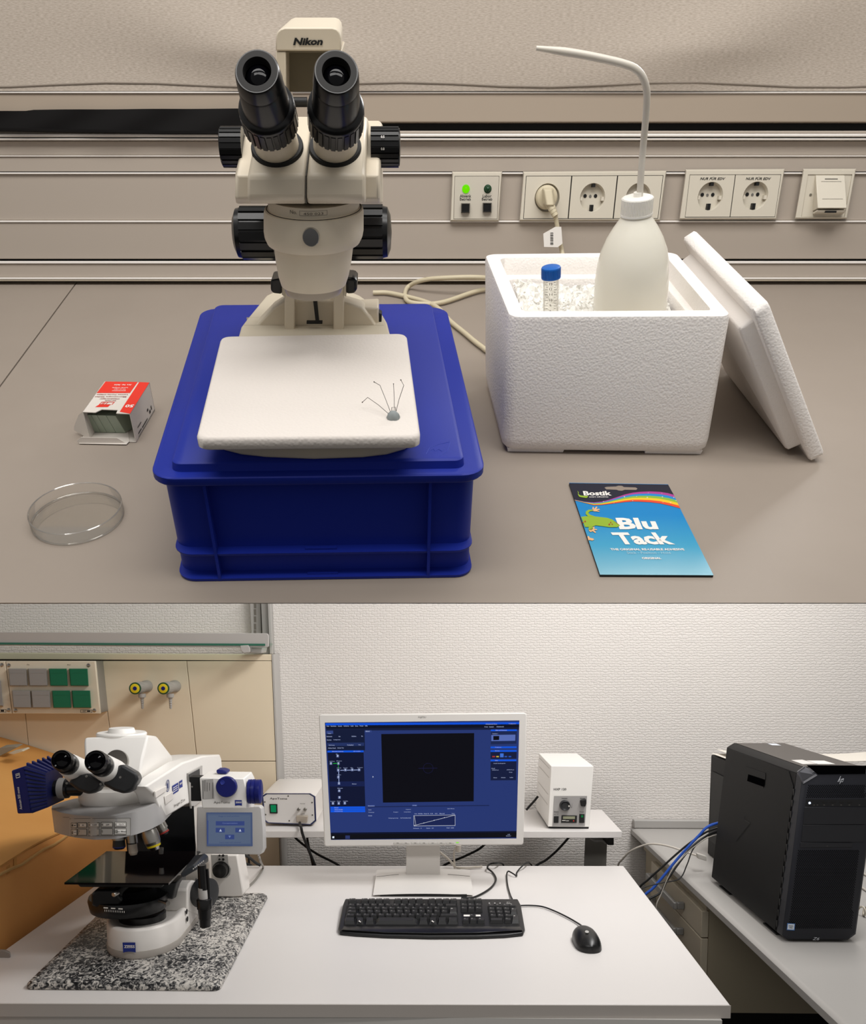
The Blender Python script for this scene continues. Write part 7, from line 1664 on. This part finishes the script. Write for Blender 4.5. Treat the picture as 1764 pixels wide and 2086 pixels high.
def perf(x0a, x1a, ya, x0b, x1b, yb, rows):
    m = MB(); hx_, hz_ = 0.00155, 0.00125
    for j in range(rows):
        t = (j+0.5)/rows; y = ya+(yb-ya)*t; xa, xb = x0a+(x0b-x0a)*t, x1a+(x1b-x1a)*t; n = int((xb-xa)/17.5)
        for i in range(n):
            x = xa+(i+(0.5 if j % 2 else 0))*17.5; c_ = tF(x, y, 0.0012)
            m.poly([c_+Vector((-hx_, 0, 0)), c_+Vector((0, 0, -hz_)), c_+Vector((hx_, 0, 0)), c_+Vector((0, 0, hz_))])
    return m
part('vent_holes', perf(990, 1500, 515, 968, 1500, 632, 11), M_void, frt, kind='stuff', recalc=False)
part('vent_holes', perf(900, 1446, 1092, 812, 1376, 1790, 62), M_void, frt, kind='stuff', recalc=False)
m = MB(); frq(m, ((798, 1740), (868, 1745), (862, 1806), (793, 1802)), 0.0016); bd = part('processor_badge', m, mat('badge_blue', '#3f6fae', 0.4), frt)
m = MB(); frq(m, ((804, 1747), (862, 1750), (857, 1799), (799, 1796)), 0.0020); part('badge_face', m, mat('badge_pale', '#c9d2de', 0.4), bd)
m = MB(); frq(m, ((812, 1762), (850, 1764), (850, 1770), (812, 1768)), 0.0024); frq(m, ((816, 1778), (845, 1780), (845, 1786), (816, 1784)), 0.0024); part('badge_print', m, M_inkg, bd)
m = MB(); m.text('Z6', tF(1022, 1890, 0.0014), tF(1078, 1892, 0.0014), tF(1030, 1865, 0.0014), bold=0.0, shear=0.1); part('lettering', m, mat('silver_print', '#b9bcc2', 0.4), frt)
m = MB()
def st_(pts): 
    for a, b in zip(pts, pts[1:]): m.tube([tF(*a, 0.0016), tF(*b, 0.0016)], 0.00065, 4, 0)
st_([(1272, 440), (1246, 490)]); st_([(1256, 470), (1268, 462), (1258, 490)]); st_([(1284, 460), (1262, 508)]); st_([(1278, 472), (1298, 462), (1288, 490), (1272, 488)])
part('slanted_emblem', m, MATS['silver_print'], frt)
for k in range(14):
    pass
# vents slots between front and side
m = MB()
for k in range(13):
    z = zT+0.03+(zTop-zT-0.085)*k/12; p = Vector((shx(xlB, z)-0.0004, yTf+0.036, z)); m.box(p.x-0.0012, p.x+0.002, p.y-0.003, p.y+0.003, z-0.009, z+0.006)
part('side_slots', m, M_black, tw, kind='stuff')
m = MB(); f_t = tring(yTf+0.05)
m.prism([Vector((shx(xlB+0.02, zTop), yTf+0.05, zTop+0.0004)), Vector((shx(xlB+wd_-0.015, zTop), yTf+0.05, zTop+0.0004)), Vector((shx(xlB+wd_-0.015, zTop), yTb-0.01, zTop+0.0004)), Vector((shx(xlB+0.02, zTop), yTb-0.01, zTop+0.0004))], (0, 0, 0.0008)); part('top_cover', m, M_td, tw)
zu = zTop+0.0016
for q, c_ in ((((832, 297), (930, 293), (1060, 330), (935, 333)), '#c9c5c0'), (((965, 300), (1125, 302), (1225, 332), (1070, 332)), '#d2cec9'), (((622, 150), (700, 151), (745, 168), (665, 166)), '#c2c6cc')):
    m = MB(); m.poly([B.z(*s2_(x, y), zu) for x, y in q]); part('asset_sticker', m, mat('sticker_'+c_[1:], c_, 0.5), tw)
for y in (yTf+0.09, yTb-0.09):
    m = MB(); m.box(xlB+0.006, xlB+wd_-0.01, y-0.04, y+0.04, ZD+0.0008, zT-0.0002); part('foot', m, M_rubber, tw)

# dark device with paper behind the tower
yD = yTb+0.16
pr_ = thing('printer', 'dark office device half hidden behind the black computer tower', 'printer', B, Q(1560, 1700, yD)*1.0)
BASE[pr_] = Vector((Q(1560, 1700, yD).x, yD+0.1, ZD)); pr_.matrix_world = Matrix.Translation(BASE[pr_])
q = [Q(1447, 1537, yD+0.16), Q(1700, 1537, yD)]; x0, x1 = q[0].x, q[1].x; ztop = q[0].z
m = MB(); m.loft([[(x0-0.0, yD, ZD+0.001), (x1, yD, ZD+0.001), (x1, yD+0.16, ZD+0.001), (x0, yD+0.16, ZD+0.001)], [(x0+0.002, yD, ztop), (x1, yD, ztop), (x1, yD+0.16, ztop), (x0+0.002, yD+0.16, ztop)]]); part('device_body', m, mat('device_black', '#0e0d0d', 0.5, spec=0.2), pr_, bevel=0.004)
m = MB(); m.prism([Vector((x0-0.0012, yD+0.02, ZD+0.05)), Vector((x0-0.0012, yD+0.14, ZD+0.05)), Vector((x0-0.0012, yD+0.14, ztop-0.05)), Vector((x0-0.0012, yD+0.02, ztop-0.05))], (0.001, 0, 0)); part('side_grille', m, M_black, pr_)
pp = thing('paper_stack', 'loose white sheets lying on the dark device behind the tower', 'paper', B, (x0+0.2, yD+0.08, ztop+0.0006))
for k, (dx, dy, rz) in enumerate(((0.0, 0.0, 0.05), (0.03, 0.01, -0.06), (0.015, -0.008, 0.0))):
    m = MB(); cxp = Vector((x0+0.262+dx, yD+0.08+dy, ztop+0.0008+0.0012*k)); ux = Vector((math.cos(rz), math.sin(rz), 0)); uy = Vector((-math.sin(rz), math.cos(rz), 0))
    m.grid(lambda s, t: cxp+ux*(s-0.5)*0.52+uy*(t-0.5)*0.16+Vector((0, 0, 0.010*abs(2*s-1)**3*(k+1)*0.5)), 10, 3); o_ = part('sheet', m, mat('paper', '#d9d3c8', 0.7), pp)
    md = o_.modifiers.new('thick', 'SOLIDIFY'); md.thickness = 0.0006

# ================================================================ cable bundle between desk and tower
s4 = lambda X, Y: (1230+X/3.303, 1640+Y/3.303)
def bundle(name, pts, r_, mm, lab, y0=2.56, y1=None):
    y1 = y1 or yTb+0.02+(y0-2.44)*0.25; n = len(pts)-1
    P3 = [Q(*s4(x, y), y0+(y1-y0)*(i/n)) for i, (x, y) in enumerate(pts)]
    P3 = [P3[0]+Vector((0.012, 0, -0.16)), P3[0]+Vector((0.010, 0, -0.05))]+P3+[P3[-1]+Vector((0.07, 0.01, 0.015))]*(name != 'white_cable')
    m = MB(); m.tube(P3, r_, 8, 6); return single(name, m, mm, lab, 'cable', B, P3[0])
bundle('network_cable', [(268, 622), (330, 560), (400, 480), (480, 380), (560, 290), (640, 205), (714, 138)], 0.0042, mat('blue_cable', '#1f4fae', 0.4), 'thick blue network cable rising from the desk edge to the tower', 2.56)
bundle('tower_cable', [(236, 566), (300, 500), (380, 428), (500, 320), (600, 240), (712, 172)], 0.0032, M_cab, 'topmost black cable above the blue one running to the tower', 2.60)
bundle('tower_cable', [(300, 644), (380, 590), (430, 500), (520, 370), (600, 275), (712, 198)], 0.0032, M_cab, 'black cable just under the blue one running to the tower', 2.52)
bundle('tower_cable', [(246, 572), (380, 525), (508, 496), (560, 400), (605, 290), (712, 190)], 0.0018, M_cab, 'thin black cable bending sharply over the bench edge to the tower', 2.50)
bundle('tower_cable', [(352, 686), (385, 600), (450, 452), (530, 352), (610, 280), (712, 214)], 0.0015, mat('thin_grey_cable', '#8f8981', 0.5), 'thin grey cable lowest in the bundle to the tower', 2.44)
bundle('white_cable', [(96, 410), (125, 365), (180, 310), (270, 270), (350, 262), (450, 280), (560, 318), (632, 342)], 0.003, M_wc, 'white arched cable with plug passing over the bench corner', 2.85, 2.62)
m = MB(); a = [Q(*s4(*p), 2.60) for p in ((630, 326), (692, 345), (692, 378), (632, 360))]; m.prism(a, (0, 0.016, 0)); single('cable_plug', m, mat('plug_white', '#cfcac2', 0.4), 'white plug lying on the grey bench by the tower', 'plug', B, a[2], bevel=0.002)
# coiled cord and loose cables right of the tower
m = MB(); c0 = B.z(1752, 1856, ZD+0.014); pts = []
for k in range(200):
    t = k/199; a_ = t*2*PI*16; p = c0+Vector((0.25*t, 0.08*t*math.sin(t*3), 0)); pts.append(p+Vector((0.002*math.sin(a_*1.0), 0.011*math.cos(a_), 0.011*math.sin(a_))))
m.tube(pts, 0.0026, 6, 0); single('coiled_cable', m, mat('cord_ivory', '#cfc6b5', 0.45), 'ivory coiled cord on the grey bench right of the tower', 'cord', B, c0)
for k, (pts, mm, lab) in enumerate(((((1748, 1770), (1757, 1778), (1768, 1784), (1790, 1786)), M_wc, 'upper pale cable on the bench right of the tower'), (((1746, 1803), (1757, 1809), (1770, 1817), (1795, 1826)), M_wc, 'lower pale cable on the bench right of the tower'))):
    m = MB(); P3 = [B.z(u, v, ZD+0.004) for u, v in pts]; m.tube(P3, 0.003, 8, 5); single('loose_cable', m, mm, lab, 'cable', B, P3[1])
